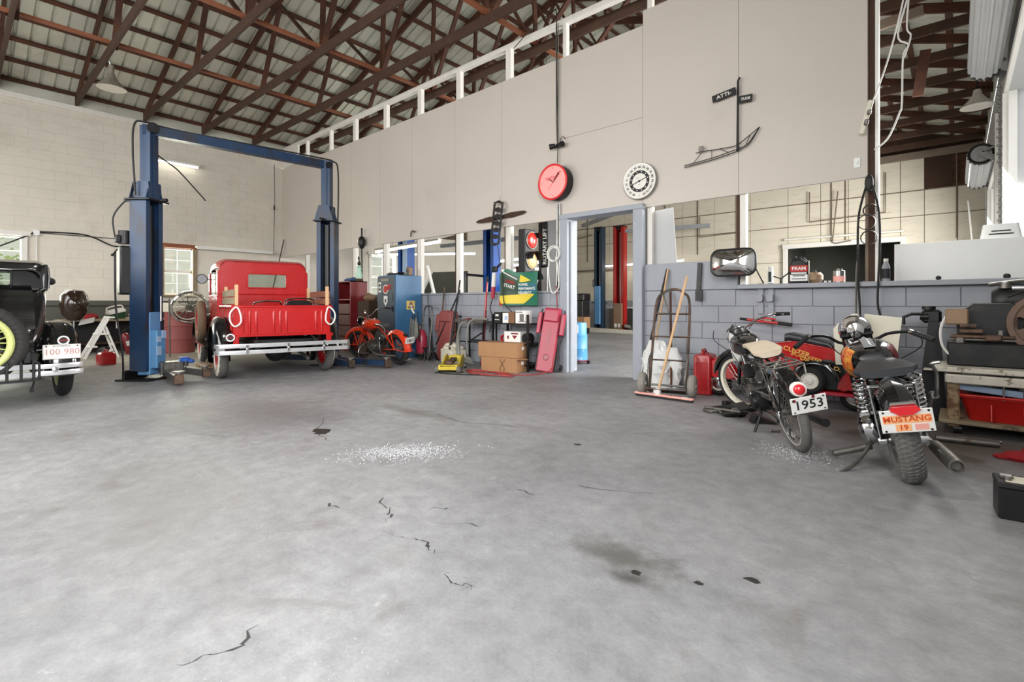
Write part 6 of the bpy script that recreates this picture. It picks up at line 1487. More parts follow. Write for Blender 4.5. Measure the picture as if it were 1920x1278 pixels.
add('lower_conduit', MB().tube([(-.03, .0, 2.6), (-.03, 0, 2.0), (-.03, -.02, 1.3)], .015, 6).tube([(.02, .0, 2.6), (.02, 0, 2.2), (.02, -.02, 1.3)], .013, 6), 'steel', cb)
single('thin_wire', MB().tube([(0, 0, 0), (.6, .01, .03), (1.3, .02, .09)], .004, 5), 'steel', 'thin wire stretched on white wall right of the twin lamp', 'wire', (-4.5, 6.335, 3.56))
cl_ = thing('cord_coil', 'white extension cord coil hanging by the left door jamb', 'cord', (-4.67, 6.24, 1.72))
add('coil', MB().tor((0, 0, .1), 'y', .12, .014, .02, 28, 6).tor((.02, -.02, .09), 'y', .10, .012, .02, 28, 6).tube([(-.08, 0, .05), (-.1, 0, -.2), (-.02, -.02, -.5), (.1, -.01, -.42), (.08, 0, -.15), (.04, 0, .05)], .012, 6, sub=5), 'cable_white', cl_)
add('tail', MB().tube([(.05, 0, -.4), (.08, -.02, -.9), (.02, -.05, -1.35), (-.04, -.1, -1.6)], .009, 6, sub=4), 'hose_red', cl_)
lt = thing('work_light', 'red and white trouble light hanging on stud beside the green banner', 'lamp', (-5.98, 6.24, 1.26))
add('handle', MB().cyl((0, 0, -.12), (.02, 0, .08), .032, .04, n=12), 'pink_red', lt)
add('guard', MB().cyl((.02, 0, .08), (.04, 0, .32), .04, n=12), 'cable_white', lt)
add('clamp', MB().box((.05, 0, .38), (.12, .06, .09), .015).tube([(.1, 0, .4), (.18, .02, .48)], .018, 6), 'black_metal', lt)
add('cord', MB().tube([(0, 0, -.12), (-.05, -.01, -.3), (.02, -.01, -.45), (-.06, -.02, -.7)], .008, 6, sub=4), 'cable_black', lt)
tf = thing('traffic_light', 'black traffic light with red and amber lenses on the half wall', 'traffic light', (-5.35, 6.44, 1.26), 90)
add('housing', MB().box((-.01, .02, .51), (.28, .15, 1.02), .012), 'black_metal', tf)
for k, (c, z) in enumerate((('lens_red', .84), ('amber', .51), ('lens_green', .18))):
    l = add('lens', MB().sph((.02, -.06, z), (.125, .05, .135), 22, 10), c, tf)
    add('visor', MB().fender((.02, 0, 0), .145, .16, 5 if k else 20, 175 if k else 60, .004, .004, y=-.12), 'black_metal', l).location = (0, 0, z)
    add('bezel', MB().tor((.02, -.062, z), 'y', .138, .012, .012, 26, 6), 'dull_steel', l)
# convex mirror
mr = thing('convex_mirror', 'wide convex safety mirror with black rim above the grey wall', 'mirror', (-1.965, 6.13, 1.53), 0)
def stad(w, h, y, b=0): return [(x, y, z) for x, z in rrect(-w, w, -h, h, h * .62, 7)]
rings = []
for k, t in enumerate((1, .85, .65, .42, .2, .02)): rings.append(stad(.245 * t, .148 * t, -.075 * math.cos(t * math.pi / 2) - .01))
add('mirror_glass', MB().loft(rings), 'chrome', mr, ang=80)
add('rim', MB().tube(stad(.25, .153, -.008), .0125, 8, loop=True), 'black_metal', mr)
add('back_shell', MB().loft([stad(.25, .153, .0), stad(.2, .12, .06), stad(.05, .04, .1)]), 'black_metal', mr)
add('arm', MB().tube([(0, .08, 0), (0, .2, .02)], .02, 8).box((0, .2, .03), (.08, .04, .08), .01), 'black_metal', mr)
# hooks and the red handled tool
hk = thing('pedal_hooks', 'pair of grey painted brackets hung below the ledge', 'bracket', (-1.66, 6.315, 1.08))
for s in (1, -1):
    for z in (.13, -.08): add('plate', MB().box((s * .055, 0, z), (.065, .014, .15), .006), 'grey_block', hk)
    add('pedal', MB().loft([[(s * .055 + x, y, z) for x, z in rrect(-.035, .035, -.04 + .03, .04 + .03, .02)] for y in (-.06, 0)]), 'grey_block', hk)
add('lever', MB().tube([(-.02, -.01, .2), (-.10, -.03, .38)], .008, 6).sph((-.11, -.03, .39), .02, 8, 6), 'black_metal', hk)
rt = thing('grease_tool', 'red handled tool with black grips hung level on the grey wall', 'tool', (-1.63, 6.2, .84), rot=(0, 6, 0))
add('bar', MB().cyl((-.2, 0, 0), (.15, 0, -.0), .016).cyl((-.05, 0, .04), (.1, 0, .04), .012), 'red_paint', rt)
add('grip', MB().cyl((.13, 0, 0), (.27, 0, -.0), .02), 'black_rubber', rt); add('grip', MB().cyl((-.28, 0, .0), (-.2, 0, 0), .015), 'black_rubber', rt)
add('hanger', MB().box((.02, .05, .02), (.1, .12, .04), .01), 'dull_steel', rt)

# ---------------------------------------------------------------- on the ledge
def ledge(x, y=6.40): return (x, y, 1.2735)
jg = thing('oil_jug', 'black antifreeze jug with red FRAM label on the ledge', 'jug', ledge(-1.335), 10)
add('jug', MB().loft([[(x, y, z) for x, y in rrect(-w, w, -d, d, .025)] for z, w, d in ((0, .088, .06), (.01, .095, .066), (.2, .095, .066), (.25, .07, .06), (.275, .035, .035), (.285, .03, .03))]), 'ink', jg)
add('cap', MB().cyl((-.045, 0, .26), (-.05, 0, .305), .026), 'black_rubber', jg)
add('handle', MB().tube([(-.03, 0, .275), (.03, 0, .29), (.075, 0, .24), (.085, 0, .18)], .013, 8, sub=3), 'ink', jg)
add('side_strip', MB().box((.097, 0, .13), (.006, .12, .25), .002), 'cream', jg)
lb = add('label', MB().box((0, -.068, .165), (.17, .004, .07)), 'red_ink', jg)
add('label_lettering', MB().text('FRAM', .05, FM((0, -.0705, .165), (1, 0, 0), (0, 0, 1)), .001, sx=1.1, bold=.001), 'paper_white', lb)
add('label_lower', MB().box((0, -.068, .062), (.17, .004, .07)).box((0, -.068, .115), (.15, .004, .015)), 'paper_white', jg)
add('label_print', MB().box((0, -.0705, .085), (.12, .002, .012)).box((0, -.0705, .05), (.14, .002, .008)), 'navy', jg)
cn = thing('paint_can', 'small silver and pink can on the ledge right of the jug', 'can', ledge(-.95))
add('can', MB().lathe([(0, 0), (.055, 0), (.055, .125), (.05, .13), (0, .13)], 22), 'steel', cn)
add('label', MB().lathe([(.0555, .01), (.0565, .01), (.0565, .07), (.0555, .07)], 22), 'pink_ink', cn)
add('spout', MB().cyl((0, 0, .13), (0, 0, .15), .03), 'dull_steel', cn)
sb = thing('aerosol_can', 'white and black aerosol can on the ledge near the mirror', 'can', ledge(-1.63))
add('can', MB().lathe([(0, 0), (.033, 0), (.034, .15), (.026, .17), (.026, .2), (.01, .21), (0, .21)], 18), 'paper_white', sb)
add('label', MB().box((0, -.034, .085), (.03, .004, .12), .001), 'ink', sb)
bt = thing('bottle', 'clear and black plastic bottle at the foot of the brown corner post', 'bottle', ledge(-.545, 6.42))
add('bottle', MB().lathe([(0, 0), (.035, 0), (.037, .06), (.03, .1), (.036, .15), (.02, .19), (.018, .21), (0, .21)], 18), 'grey_plastic', bt)
add('cap', MB().cyl((0, 0, .205), (0, 0, .235), .02), 'cable_white', bt); add('label', MB().lathe([(.0375, .03), (.039, .03), (.037, .13), (.036, .13)], 18), 'ink', bt)
pt = thing('copper_pot', 'round brown pot behind the black jug on the ledge', 'pot', ledge(-1.19, 6.45))
add('bowl', MB().lathe([(0, 0), (.05, 0), (.085, .04), (.085, .09), (.06, .12), (0, .12)], 20), 'tan_metal', pt); add('knob', MB().sph((0, 0, .13), .018, 8, 6), 'black_metal', pt)
vl = thing('valve_tool', 'small black three way lever tool on the ledge beside the aerosol', 'tool', ledge(-1.52))
add('stem', MB().cyl((0, 0, 0), (0, 0, .07), .012).tube([(-.1, 0, .10), (0, 0, .06), (.1, 0, .14)], .008, 6), 'black_metal', vl)
for x, z in ((-.1, .1), (.11, .15)): add('knob', MB().sph((x, 0, z), .02, 8, 6), 'black_metal', vl)
for i, (x, l) in enumerate([(-1.06, 'small white nut on the ledge left of the pink can'), (-1.02, 'small white nut on the ledge touching the pink can')]):
    single('nut', MB().cyl((0, 0, 0), (0, 0, .02), .014, n=6), 'cable_white', l, 'nut', ledge(x, 6.3), 0, 'nuts on the ledge')
single('knob', MB().sph((0, 0, .018), .022, 10, 8), 'cable_black', 'small black knob on the ledge in front of the white sheet', 'knob', ledge(-.13, 6.3))
single('knob', MB().sph((0, 0, .02), .026, 10, 8), 'cable_black', 'black knob at the ledge end above the compressor', 'knob', ledge(.34, 6.36))
# white sheet standing behind the ledge
ws = thing('whiteboard', 'large white sheet standing behind the ledge at the right', 'panel', (.02, 6.75, 0))
add('sheet', MB().box((0, 0, .85), (1.04, .02, 1.66), .004), 'white_plastic', ws); add('edge_strip', MB().box((.50, -.014, .85), (.03, .01, 1.66)), 'panel_board', ws)
pb = thing('storage_bin', 'pale plastic bin on edge behind the white sheet', 'bin', (.33, 7.05, 0))
add('stand', MB().box((0, 0, .8), (.3, .22, 1.6), .01), 'panel_board', pb); add('bin', MB().loft([[(x, y, z) for x, y in rrect(-w, w, -.1, .1, .03)] for z, w in ((1.6, .17), (1.84, .13))]), 'white_plastic', pb)
add('grip_slot', MB().box((0, -.101, 1.77), (.14, .006, .012)).box((0, -.101, 1.74), (.18, .006, .012)), 'ink', pb)
# cords and cables on the corner post
ps = thing('power_strip', 'white power strip fixed high on the corner post', 'power strip', (-.695, 6.27, 2.96), rot=(0, 14, 0))
add('strip', MB().box((0, 0, 0), (.05, .04, .34), .01), 'cream', ps); add('plug', MB().box((.02, -.035, -.06), (.035, .04, .06), .008).box((.02, -.035, .04), (.035, .04, .05), .008), 'dull_steel', ps)
wc = thing('extension_cord', 'white extension cord looping down from the roof by the corner post', 'cord', (0, 0, 0))
add('long_loop', MB().tube([(-.30, 6.35, 5.2), (-.33, 6.35, 4.3), (-.44, 6.33, 3.75), (-.36, 6.34, 3.62), (-.40, 6.33, 3.5), (-.41, 6.34, 3.05), (-.43, 6.33, 2.95), (-.52, 6.32, 2.72), (-.63, 6.30, 2.62)], .009, 6, sub=6).tube([(-.30, 6.36, 5.2), (-.35, 6.36, 4.4), (-.5, 6.33, 3.6), (-.66, 6.28, 3.05)], .008, 6, sub=6).tube([(-.35, 6.36, 4.2), (-.37, 6.34, 3.8), (-.34, 6.35, 3.7), (-.39, 6.33, 3.5)], .008, 6, sub=6), 'cable_white', wc)
kc = thing('hanging_cables', 'bundle of dark cables and wires hanging on the brown corner post', 'cable', (-.69, 6.27, 0))
add('cable', MB().tube([(.02, .0, 2.35), (-.06, -.02, 2.0), (-.075, -.02, 1.7), (-.07, -.04, 1.32), (-.05, -.05, .9), (-.045, -.05, .2)], .011, 6, sub=5), 'cable_black', kc)
add('cable', MB().tube([(.02, .0, 2.35), (.1, -.02, 2.0), (.11, -.02, 1.6), (.10, -.04, 1.3), (.1, -.05, 1.0), (.17, -.05, .8)], .011, 6, sub=5), 'cable_black', kc)
add('cable', MB().tube([(-.07, -.02, 1.7), (-.075, -.03, 1.5), (-.085, -.05, 1.25), (-.085, -.05, .2)], .009, 6, sub=4), 'dull_steel', kc)
add('wire_loops', MB().tor((.02, -.02, 1.72), 'y', .07, .006, .02, 20, 5).tor((.03, -.01, 2.0), 'y', .06, .007, .02, 20, 5).tor((.0, -.02, 1.88), 'y', .075, .005, .02, 20, 5), 'dull_steel', kc)
add('knot', MB().sph((.02, 0, 2.28), (.04, .03, .09), 10, 8), 'cable_black', kc)
sw_ = single('light_switch', MB().box((0, 0, 0), (.06, .02, .11), .006).box((0, -.014, 0), (.02, .012, .03), .003), 'white_plastic', 'white switch plate at the lower right corner of the wall panel', 'switch', (-.78, 6.33, 2.52))

# ---------------------------------------------------------------- hand truck corner
ht = thing('hand_truck', 'rusty tube hand truck leaning on the grey wall by the doorway', 'hand truck', (-2.43, 5.36, 0), 22, rot=(-19, 0, 14))
m = MB(); m.tube([(-.2, 0, .08), (-.2, 0, .5), (-.19, 0, 1.1), (-.12, 0, 1.24), (0, 0, 1.29), (.12, 0, 1.24), (.19, 0, 1.1), (.2, 0, .5), (.2, 0, .08)], .015, 8, sub=5)
add('frame', m, 'rusty_steel', ht)
for z in (.98, .7, .42): add('cross_bar', MB().bar((-.2, 0, z), (.2, 0, z), .035, .012), 'rusty_steel', ht)
add('handle_loop', MB().tube([(-.03, -.01, 1.28), (-.1, -.06, 1.2), (-.03, -.07, 1.0), (-.02, -.01, .98)], .012, 8, sub=4), 'dull_steel', ht)
for s in (1, -1): add('wheel_bracket', MB().tube([(s * .2, 0, .5), (s * .21, -.08, .4), (s * .2, -.1, .2), (s * .2, -.06, .1)], .013, 8, sub=3), 'dull_steel', ht)
add('axle', MB().cyl((-.32, -.05, .12), (.32, -.05, .12), .011), 'dull_steel', ht)
for s in (1, -1):
    w_ = add('wheel', MB().tor((s * .27, -.05, .13), 'x', .083, .045, .045, 28, 10), 'grey_rubber', ht)
    add('rim', MB().cyl((s * .245, -.05, .13), (s * .295, -.05, .13), .048, n=20).cyl((s * .23, -.05, .13), (s * .31, -.05, .13), .02), 'dial_white', w_)
add('toe_plate', MB().box((0, -.08, .05), (.42, .2, .01), .003), 'rusty_steel', ht)
bm_ = thing('push_broom', 'push broom with wooden handle and pink head in front of the hand truck', 'broom', (-2.41, 5.22, 0), rot=(0, 0, -2))
add('handle', MB().cyl((-.06, .0, .08), (.08, .42, 1.36), .015, n=10), 'light_wood', bm_)
add('socket', MB().box((-.062, .0, .07), (.06, .05, .09), .01).box((-.1, .0, .06), (.03, .03, .08), .005), 'cable_white', bm_)
add('head', MB().box((0, 0, .035), (.68, .055, .022), .006, (0, 0, 0)), 'pink_ink', bm_)
add('bristles', MB().box((0, 0, .013), (.66, .045, .026)), 'black_rubber', bm_)
for x in (-.3, -.2, -.1, .1, .2, .3): add('bolt', MB().cyl((x, -.01, .045), (x, -.01, .052), .008, n=8), 'dull_steel', bm_)
add('head_tag', MB().box((.27, -.01, .0465), (.1, .04, .002)), 'paper_white', bm_)
pole('long_rod', (-2.96, 6.0, .1), (-2.84, 6.295, 1.5), .013, 'light_wood', 'tall thin wooden pole leaning just right of the doorway', 'pole')
pole('black_bar', (-3.0, 5.9, .16), (-2.86, 6.31, 1.5), .014, 'black_metal', 'black bar leaning beside the wooden pole at the doorway', 'bar')
pole('broomstick', (-2.62, 5.9, .02), (-2.8, 6.28, 1.2), .014, 'rust_wood', 'reddish broom handle leaning behind the hand truck frame', 'handle')
sp_ = thing('strap_wrench', 'black strap wrench hanging on the grey wall above the hand truck', 'wrench', (-2.43, 6.3, 1.32))
add('strap', MB().box((0, 0, .06), (.06, .014, .36), .006, (0, 3, 0)), 'oily_dark', sp_); add('head', MB().box((.0, -.01, -.17), (.085, .025, .13), .02), 'oily_dark', sp_)
bgw = thing('sack', 'crumpled white plastic sack behind the hand truck wheels', 'sack', (-2.86, 6.0, 0))
random.seed(11); rings = []
for i in range(13):
    t = i / 12; w = .17 + .04 * math.sin(t * 3) - .07 * t * t; d = .12 + .03 * math.sin(t * 3.2) - .11 * t ** 3
    ph = random.uniform(0, 6); rings.append([(w * math.cos(a) * (1 + .09 * math.sin(5 * a + ph) + random.uniform(-.07, .07)), d * math.sin(a) * (1 + .1 * math.sin(4 * a + ph) + random.uniform(-.08, .08)), .56 * t + (random.uniform(-.025, .025) if i else 0)) for a in (2 * math.pi * k / 26 for k in range(26))])
add('sack_body', MB().loft(rings), 'bag_white', bgw, ang=28); rings = []
for i in range(9):
    t = i / 8; w = .07 + .06 * math.sin(t * math.pi)
    rings.append([(.2 + w * math.cos(a) * random.uniform(.75, 1.15), .03 + .07 * math.sin(a) * random.uniform(.75, 1.1), .5 * t) for a in (2 * math.pi * k / 16 for k in range(16))])
add('fold', MB().loft(rings), 'bag_white', bgw, ang=28)
jc = thing('jerry_can', 'tall red jerry can standing against the grey wall', 'jerry can', (-2.19, 5.86, 0), 6)
add('can', MB().loft([[(x, y, z) for x, y in rrect(-w, w, -d, d, .035)] for z, w, d in ((0, .085, .13), (.015, .1, .15), (.42, .1, .15), (.455, .09, .14), (.47, .06, .11))]), 'deep_red', jc)
add('panel', MB().box((0, -.151, .22), (.13, .006, .32), .003), 'deep_red', jc)
add('handle', MB().tube([(0, -.1, .46), (0, -.08, .5), (0, .03, .5), (0, .05, .46)], .012, 8, sub=3), 'deep_red', jc)
add('cap', MB().cyl((-.03, .1, .45), (-.05, .12, .505), .028).box((.04, -.08, .475), (.05, .04, .03), .008), 'maroon', jc)
dj = thing('scissor_jack', 'black steel scissor jack parts scattered on the floor by the motorcycle', 'jack', (-1.62, 4.92, 0), -20)
add('base_plate', MB().box((0, 0, .01), (.3, .1, .02), .004).box((-.1, .1, .05), (.05, .1, .1), .01), 'black_metal', dj)
add('arm', MB().bar((-.2, .02, .02), (.12, .06, .1), .06, .03).bar((.05, -.14, .02), (.16, .04, .04), .08, .02), 'black_metal', dj)
add('screw', MB().cyl((-.22, -.06, .03), (.16, -.03, .05), .014), 'dull_steel', dj)
add('chain', MB().tube([(-.2, -.1, .015), (-.1, -.13, .015), (-.05, -.08, .03), (.05, -.12, .015), (.1, -.05, .03)], .014, 6, sub=4), 'dull_steel', dj)
single('steel_wedge', MB().prism([(-.1, 0), (.12, 0), (-.06, .07)], 'y', -.06, .06), 'oily_dark', 'dark steel wedge on the floor under the black motorcycle', 'wedge', (-1.28, 4.76, 0), 30)
single('spilled_bolt', MB().cyl((0, 0, .012), (.05, .03, .012), .01).cyl((-.01, 0, .012), (.0, 0, .012), .02, n=6), 'steel', 'single bolt on the floor below the motorcycle engine', 'bolt', (-1.12, 4.45, 0))

# ---------------------------------------------------------------- workbench with compressor at the right
wb2 = thing('workbench', 'low bench with peeling white boards carrying the old machine', 'workbench', (.22, 5.72, 0))
for y, z, w in ((-.28, .515, .2), (-.07, .515, .2), (.14, .515, .2), (.34, .515, .18)): add('top_board', MB().box((-.0 if y > -.2 else -.02, y, z), (.68, w, .04), .006), 'bench_paint', wb2)
add('rail', MB().box((.02, -.38, .445), (.62, .05, .07), .008), 'bench_paint', wb2)
for x in (-.24, .31):
    for y in (-.33, .33): add('leg', MB().box((x, y, .27), (.075, .075, .42), .01), 'bench_post', wb2)
for k in range(4): add('shelf_board', MB().box((.02, -.3 + k * .2, .10), (.7, .192, .03), .006), 'bench_wood', wb2)
for x in (-.24, .28): add('caster', MB().cyl((x, -.31, .04), (x + .05, -.31, .04), .04, n=16).box((x + .02, -.31, .08), (.06, .06, .02)), 'oily_dark', wb2)
add('spring_clip', MB().cyl((.05, -.36, .30), (.05, -.36, .42), .006).cyl((.16, -.36, .30), (.16, -.36, .42), .006), 'steel', wb2)
tt = thing('tote_bin', 'red plastic tote full of parts on the lower bench shelf', 'bin', (.292, 5.62, .118), 0)
add('tub', MB().loft([[(x, y, z) for x, y in rrect(-w, w, -d, d, .05)] for z, w, d in ((0, .22, .2), (.17, .27, .25), (.185, .285, .265), (.2, .285, .265))], caps=True), 'tote_red', tt)
add('rim', MB().tube([(x, y, .2) for x, y in rrect(-.285, .285, -.265, .265, .05)], .010, 8, loop=True), 'tote_red', tt)
for x in (-.09, .09): add('rib', MB().box((x, -.235, .1), (.012, .03, .19), .003, (-13, 0, 0)), 'tote_red', tt)
add('contents', MB().sph((-.13, -.08, .21), (.1, .1, .05), 10, 6).sph((.0, .05, .21), (.14, .1, .05), 10, 6).box((.0, -.1, .215), (.1, .12, .04), .01, (10, 5, 20)), 'oily_dark', tt)
add('carton', MB().box((.17, -.1, .225), (.16, .2, .06), .006, (0, 0, 6)), 'paper_white', tt)
single('sheet_metal', MB().box((0, 0, 0), (.6, .02, .05), .004, (0, 5, 0)).box((0, .04, .02), (.6, .08, .006), 0, (0, 5, 0)), 'pale_blue', 'pale metal strip lying across the top of the red tote', 'strip', (.26, 5.4, .36))
mc = thing('power_hacksaw', 'old black machine with big flywheel and motor on the bench', 'machine', (.22, 5.72, .536))
add('base', MB().box((.02, 0, .095), (.6, .42, .19), .012), 'oily_dark', mc)
add('belt_guard', MB().prism([(-.22, .19), (.16, .19), (.18, .40), (.1, .50), (-.12, .50), (-.22, .42)], 'y', -.1, .12), 'oily_dark', mc)
add('guard_edge', MB().tube([(-.22, -.1, .42), (-.12, -.1, .505), (.1, -.1, .505), (.18, -.1, .41)], .009, 6), 'dull_steel', mc)
add('switch_box', MB().box((-.22, -.17, .40), (.145, .1, .13), .01), 'tan_metal', mc)
add('slide', MB().box((-.13, -.2, .285), (.15, .04, .035), .01).cyl((-.26, -.2, .24), (.12, -.2, .24), .014).box((.0, -.2, .235), (.1, .06, .05), .01).cyl((-.2, -.2, .33), (-.1, -.2, .33), .022), 'rusty_steel', mc)
add('crank_rod', MB().cyl((-.25, -.18, .215), (.2, -.18, .215), .012).box((-.2, -.18, .21), (.06, .06, .06), .01).box((.04, -.2, .26), (.03, .04, .08), .006), 'dull_steel', mc)
fw = MB(); cx_, cz_ = .31, .355
n = 40; rim = [(.235, -.04), (.235, .04), (.2, .04), (.2, -.04)]
fw.lathe([(.20, -.035), (.238, -.035), (.238, .035), (.20, .035)], 44, (cx_, -.16, cz_), 'y')
for a0 in range(0, 360, 72):
    poly = [(cx_ + r_ * math.cos(R(a)), cz_ + r_ * math.sin(R(a))) for r_, a in ((.04, a0 - 36), (.21, a0 - 22), (.21, a0), (.21, a0 + 22), (.04, a0 + 36))]
    fw.prism([(cx_ + .205 * math.cos(R(a0 - 17)), cz_ + .205 * math.sin(R(a0 - 17))), (cx_ + .208 * math.cos(R(a0)), cz_ + .208 * math.sin(R(a0))), (cx_ + .205 * math.cos(R(a0 + 17)), cz_ + .205 * math.sin(R(a0 + 17))), (cx_ + .06 * math.cos(R(a0 + 40)), cz_ + .06 * math.sin(R(a0 + 40))), (cx_ + .06 * math.cos(R(a0 - 40)), cz_ + .06 * math.sin(R(a0 - 40)))], 'y', -.175, -.155)
    fw.tor((cx_ + .145 * math.cos(R(a0 + 36)), -.165, cz_ + .145 * math.sin(R(a0 + 36))), 'y', .062, .012, .012, 20, 6)
for r_ in (.09, .205): fw.tor((cx_, -.165, cz_), 'y', r_, .03, .011, 40, 6)
fw.cyl((cx_, -.2, cz_), (cx_, -.1, cz_), .045, n=18)
add('flywheel', fw, 'flywheel', mc)
add('belt', MB().tube([(.08, -.13, .56), (.2, -.13, .62), (cx_ + .1, -.13, .62)], .012, 6).tube([(.12, -.13, .5), (.2, -.13, .575), (.3, -.13, .6)], .010, 6), 'cable_black', mc)
mo = add('motor', MB().lathe([(0, -.28), (.08, -.28), (.115, -.24), (.12, -.2), (.12, .3), (0, .3)], 22, (.28, .14, .53), 'x'), 'oily_dark', mc)
add('motor_bracket', MB().box((.25, .14, .36), (.3, .14, .1), .01), 'black_metal', mc)
add('oiler', MB().lathe([(0, 0), (.04, 0), (.035, .05), (0, .06)], 14, (.08, .08, .635)).tube([(-.02, .06, .665), (.1, .08, .685), (.24, .07, .70)], .016, 8), 'dull_steel', mc)
add('hose', MB().tube([(-.28, -.19, .42), (-.32, -.2, .3), (-.31, -.2, .16), (-.25, -.2, .07)], .010, 6, sub=4), 'cable_white', mc)
vs_ = thing('drill_stand', 'black cast iron stand with crank handle between wall and bench', 'stand', (-.17, 5.95, 0))
add('column', MB().prism([(-.09, 0), (.1, 0), (.08, .5), (.05, .9), (-.02, .9), (-.06, .5)], 'y', -.06, .06), 'black_metal', vs_)
add('head', MB().box((.0, 0, .93), (.14, .13, .12), .02).cyl((-.02, 0, .99), (-.02, 0, 1.02), .05), 'black_metal', vs_)
add('crank', MB().tube([(-.06, -.03, .95), (-.14, -.03, .95), (-.2, -.03, .92), (-.2, -.03, .85)], .014, 8).cyl((-.08, -.06, .925), (-.02, -.06, .925), .028), 'black_metal', vs_)
add('foot', MB().box((0, 0, .02), (.28, .24, .04), .01), 'black_metal', vs_)
add('tray', MB().box((.03, -.16, .465), (.16, .1, .014), .003), 'bench_paint', vs_)
bt_ = thing('car_battery', 'black car battery on the floor at the lower right', 'battery', (.315, 3.49, 0), 4); bt_.scale = (1, 1, .7)
add('case', MB().box((0, 0, .11), (.34, .18, .22), .008), 'black_metal', bt_)
add('lid', MB().box((0, 0, .235), (.345, .185, .035), .006), 'black_rubber', bt_)
for x in (-.13, .13): add('terminal', MB().cyl((x, -.03, .25), (x, -.03, .285), .014).box((x, .02, .262), (.05, .05, .02), .004), 'dull_steel', bt_)
add('corrosion', MB().box((-.1, 0, .2545), (.08, .12, .004)).box((.04, .01, .2545), (.09, .09, .004)), 'rag_white', bt_)
add('label', MB().box((0, -.0915, .12), (.16, .003, .05)), 'oily_dark', bt_)
rg = single('red_rag', MB().sph((0, 0, .02), (.11, .08, .04), 12, 6).sph((.08, .05, .04), (.09, .08, .07), 10, 6).sph((-.09, -.02, .012), (.06, .04, .02), 8, 5), 'rag_red', 'crumpled red rag on the floor below the bench', 'rag', (.33, 4.75, 0))
single('steel_pipe', MB().cyl((0, 0, .025), (.35, .05, .025), .025), 'dull_steel', 'short steel pipe on the floor beside the bench caster', 'pipe', (-.12, 5.0, 0))
single('brass_bar', MB().cyl((0, 0, .012), (.22, .02, .012), .010), 'steel', 'thin bright bar on the floor under the bench', 'bar', (.03, 5.2, 0))

# ---------------------------------------------------------------- roll-up doors on the right wall
def drum(y0, y1, x, z, r, label, near_disc=False):
    d = thing('rollup_door', label, 'roll-up door', (x, 0, z))
    m = MB(); n = 60; prof = []
    for k in range(n):
        a = 2 * math.pi * k / n; q = r * (1 + .08 * (1 if k % 4 in (0, 1) else -.6)); prof.append((q * math.cos(a), q * math.sin(a)))
    m.loft([[(px_, y, pz_) for px_, pz_ in prof] for y in (y0 + .05, y1 - .05)])
    add('rolled_curtain', m, 'panel_board', d, ang=20)
    for y in (y0, y1):
        c = add('end_disc', MB().cyl((0, y - .025, 0), (0, y + .025, 0), r * .78, n=28), 'steel', d)
        add('end_ring', MB().tor((0, y, 0), 'y', r * .95, r * .14, .05, 36, 8, tread=.02), 'black_rubber', c)
    add('axle', MB().cyl((0, y0 - .12, 0), (0, y1 + .12, 0), .03), 'steel', d)
    for y in (y0 - .1, y1 + .1): add('bracket', MB().bar((0, y, 0), (XR - x - .02, y, -.16), .05, .10).bar((0, y, .02), (XR - x - .02, y, .1), .05, .04), 'steel', d)
    return d
d = drum(7.15, 10.95, .33, 4.80, .19, 'big white corrugated roll-up door curtain at upper right')
d2 = drum(13.45, 16.2, .36, 3.98, .20, 'smaller far roll-up door curtain with a round end disc')
for i, (x, y) in enumerate([(.5, 11.15), (.52, 11.22)]):
    m = MB()
    for k in range(46): m.tor((0, 0, -.05 - k * .066), 'x' if k % 2 else 'y', .022, .007, n=10, m=4)
    c = add('pull_chain', m, 'steel', None); c.location = (x, y - .08, 4.66); c['label'] = ['nearer bright pull chain hanging beside the big roll-up door', 'second pull chain hanging just behind the first beside the roll-up door'][i]; c['category'] = 'chain'; c['group'] = 'pull chains of the roll-up door'; c['kind'] = 'thing'
single('guide_rail', MB().bar((0, 0, 4.4), (.0, 0, 0), .06, .05), 'trim_white', 'pale upright rail on the far right pier behind the chains', 'rail', (.53, 12.3, 0))
single('leaning_pole', MB().tube([(0, 0, 0), (0, 0, 1.2), (-.18, -.2, 3.7)], .02, 8).sph((0, 0, .03), .03, 8, 6), 'trim_white', 'pale pole leaning near the far right corner', 'pole', (.4, 17.6, 0))

# ---------------------------------------------------------------- the back bay seen through the openings
def back_lift(x, y, h, mat, label, w=.3, open_=1, text=None):
    o = thing('lift_column', label, 'car lift', (x, y, 0), 0)
    add('column', MB().box((0, .12, h / 2), (w, .02, h)).box((-w / 2, 0, h / 2), (.02, .26, h)).box((w / 2, 0, h / 2), (.02, .26, h)).box((-w * .36, -.12, h / 2), (w * .26, .02, h)).box((w * .36, -.12, h / 2), (w * .26, .02, h)), mat, o)
    add('base_plate', MB().box((0, 0, .015), (w + .16, .46, .03), .004), 'black_metal', o)
    add('top_cap', MB().box((0, 0, h + .02), (w + .03, .3, .04), .008).cyl((0, -.14, h - .06), (0, -.1, h - .06), .07), 'black_metal', o)
    add('lift_cylinder', MB().cyl((0, .02, .5), (0, .02, h - .2), .04), 'steel', o)
    return o
o = back_lift(-11.75, 8.7, 3.4, 'bright_blue', 'bright blue lift column behind the partition above the blue cabinet', .42)
add('pale_face', MB().box((.12, -.14, 1.7), (.2, .012, 3.2)), 'pale_blue', o)
back_lift(-8.75, 9.1, 3.2, 'bright_blue', 'blue lift column seen in the stud window behind the head gasket', .34)
o = back_lift(-10.6, 17.2, 4.05, 'navy', 'dark blue lift column seen through the doorway', .34); add('carriage', MB().box((0, -.16, 1.0), (.24, .1, 1.5), .01), 'light_blue', o)
o = back_lift(-9.75, 17.3, 4.02, 'lift_red', 'red lift column seen through the doorway', .44); add('carriage', MB().box((0, -.15, .55), (.36, .1, 1.05), .01), 'tan_metal', o)
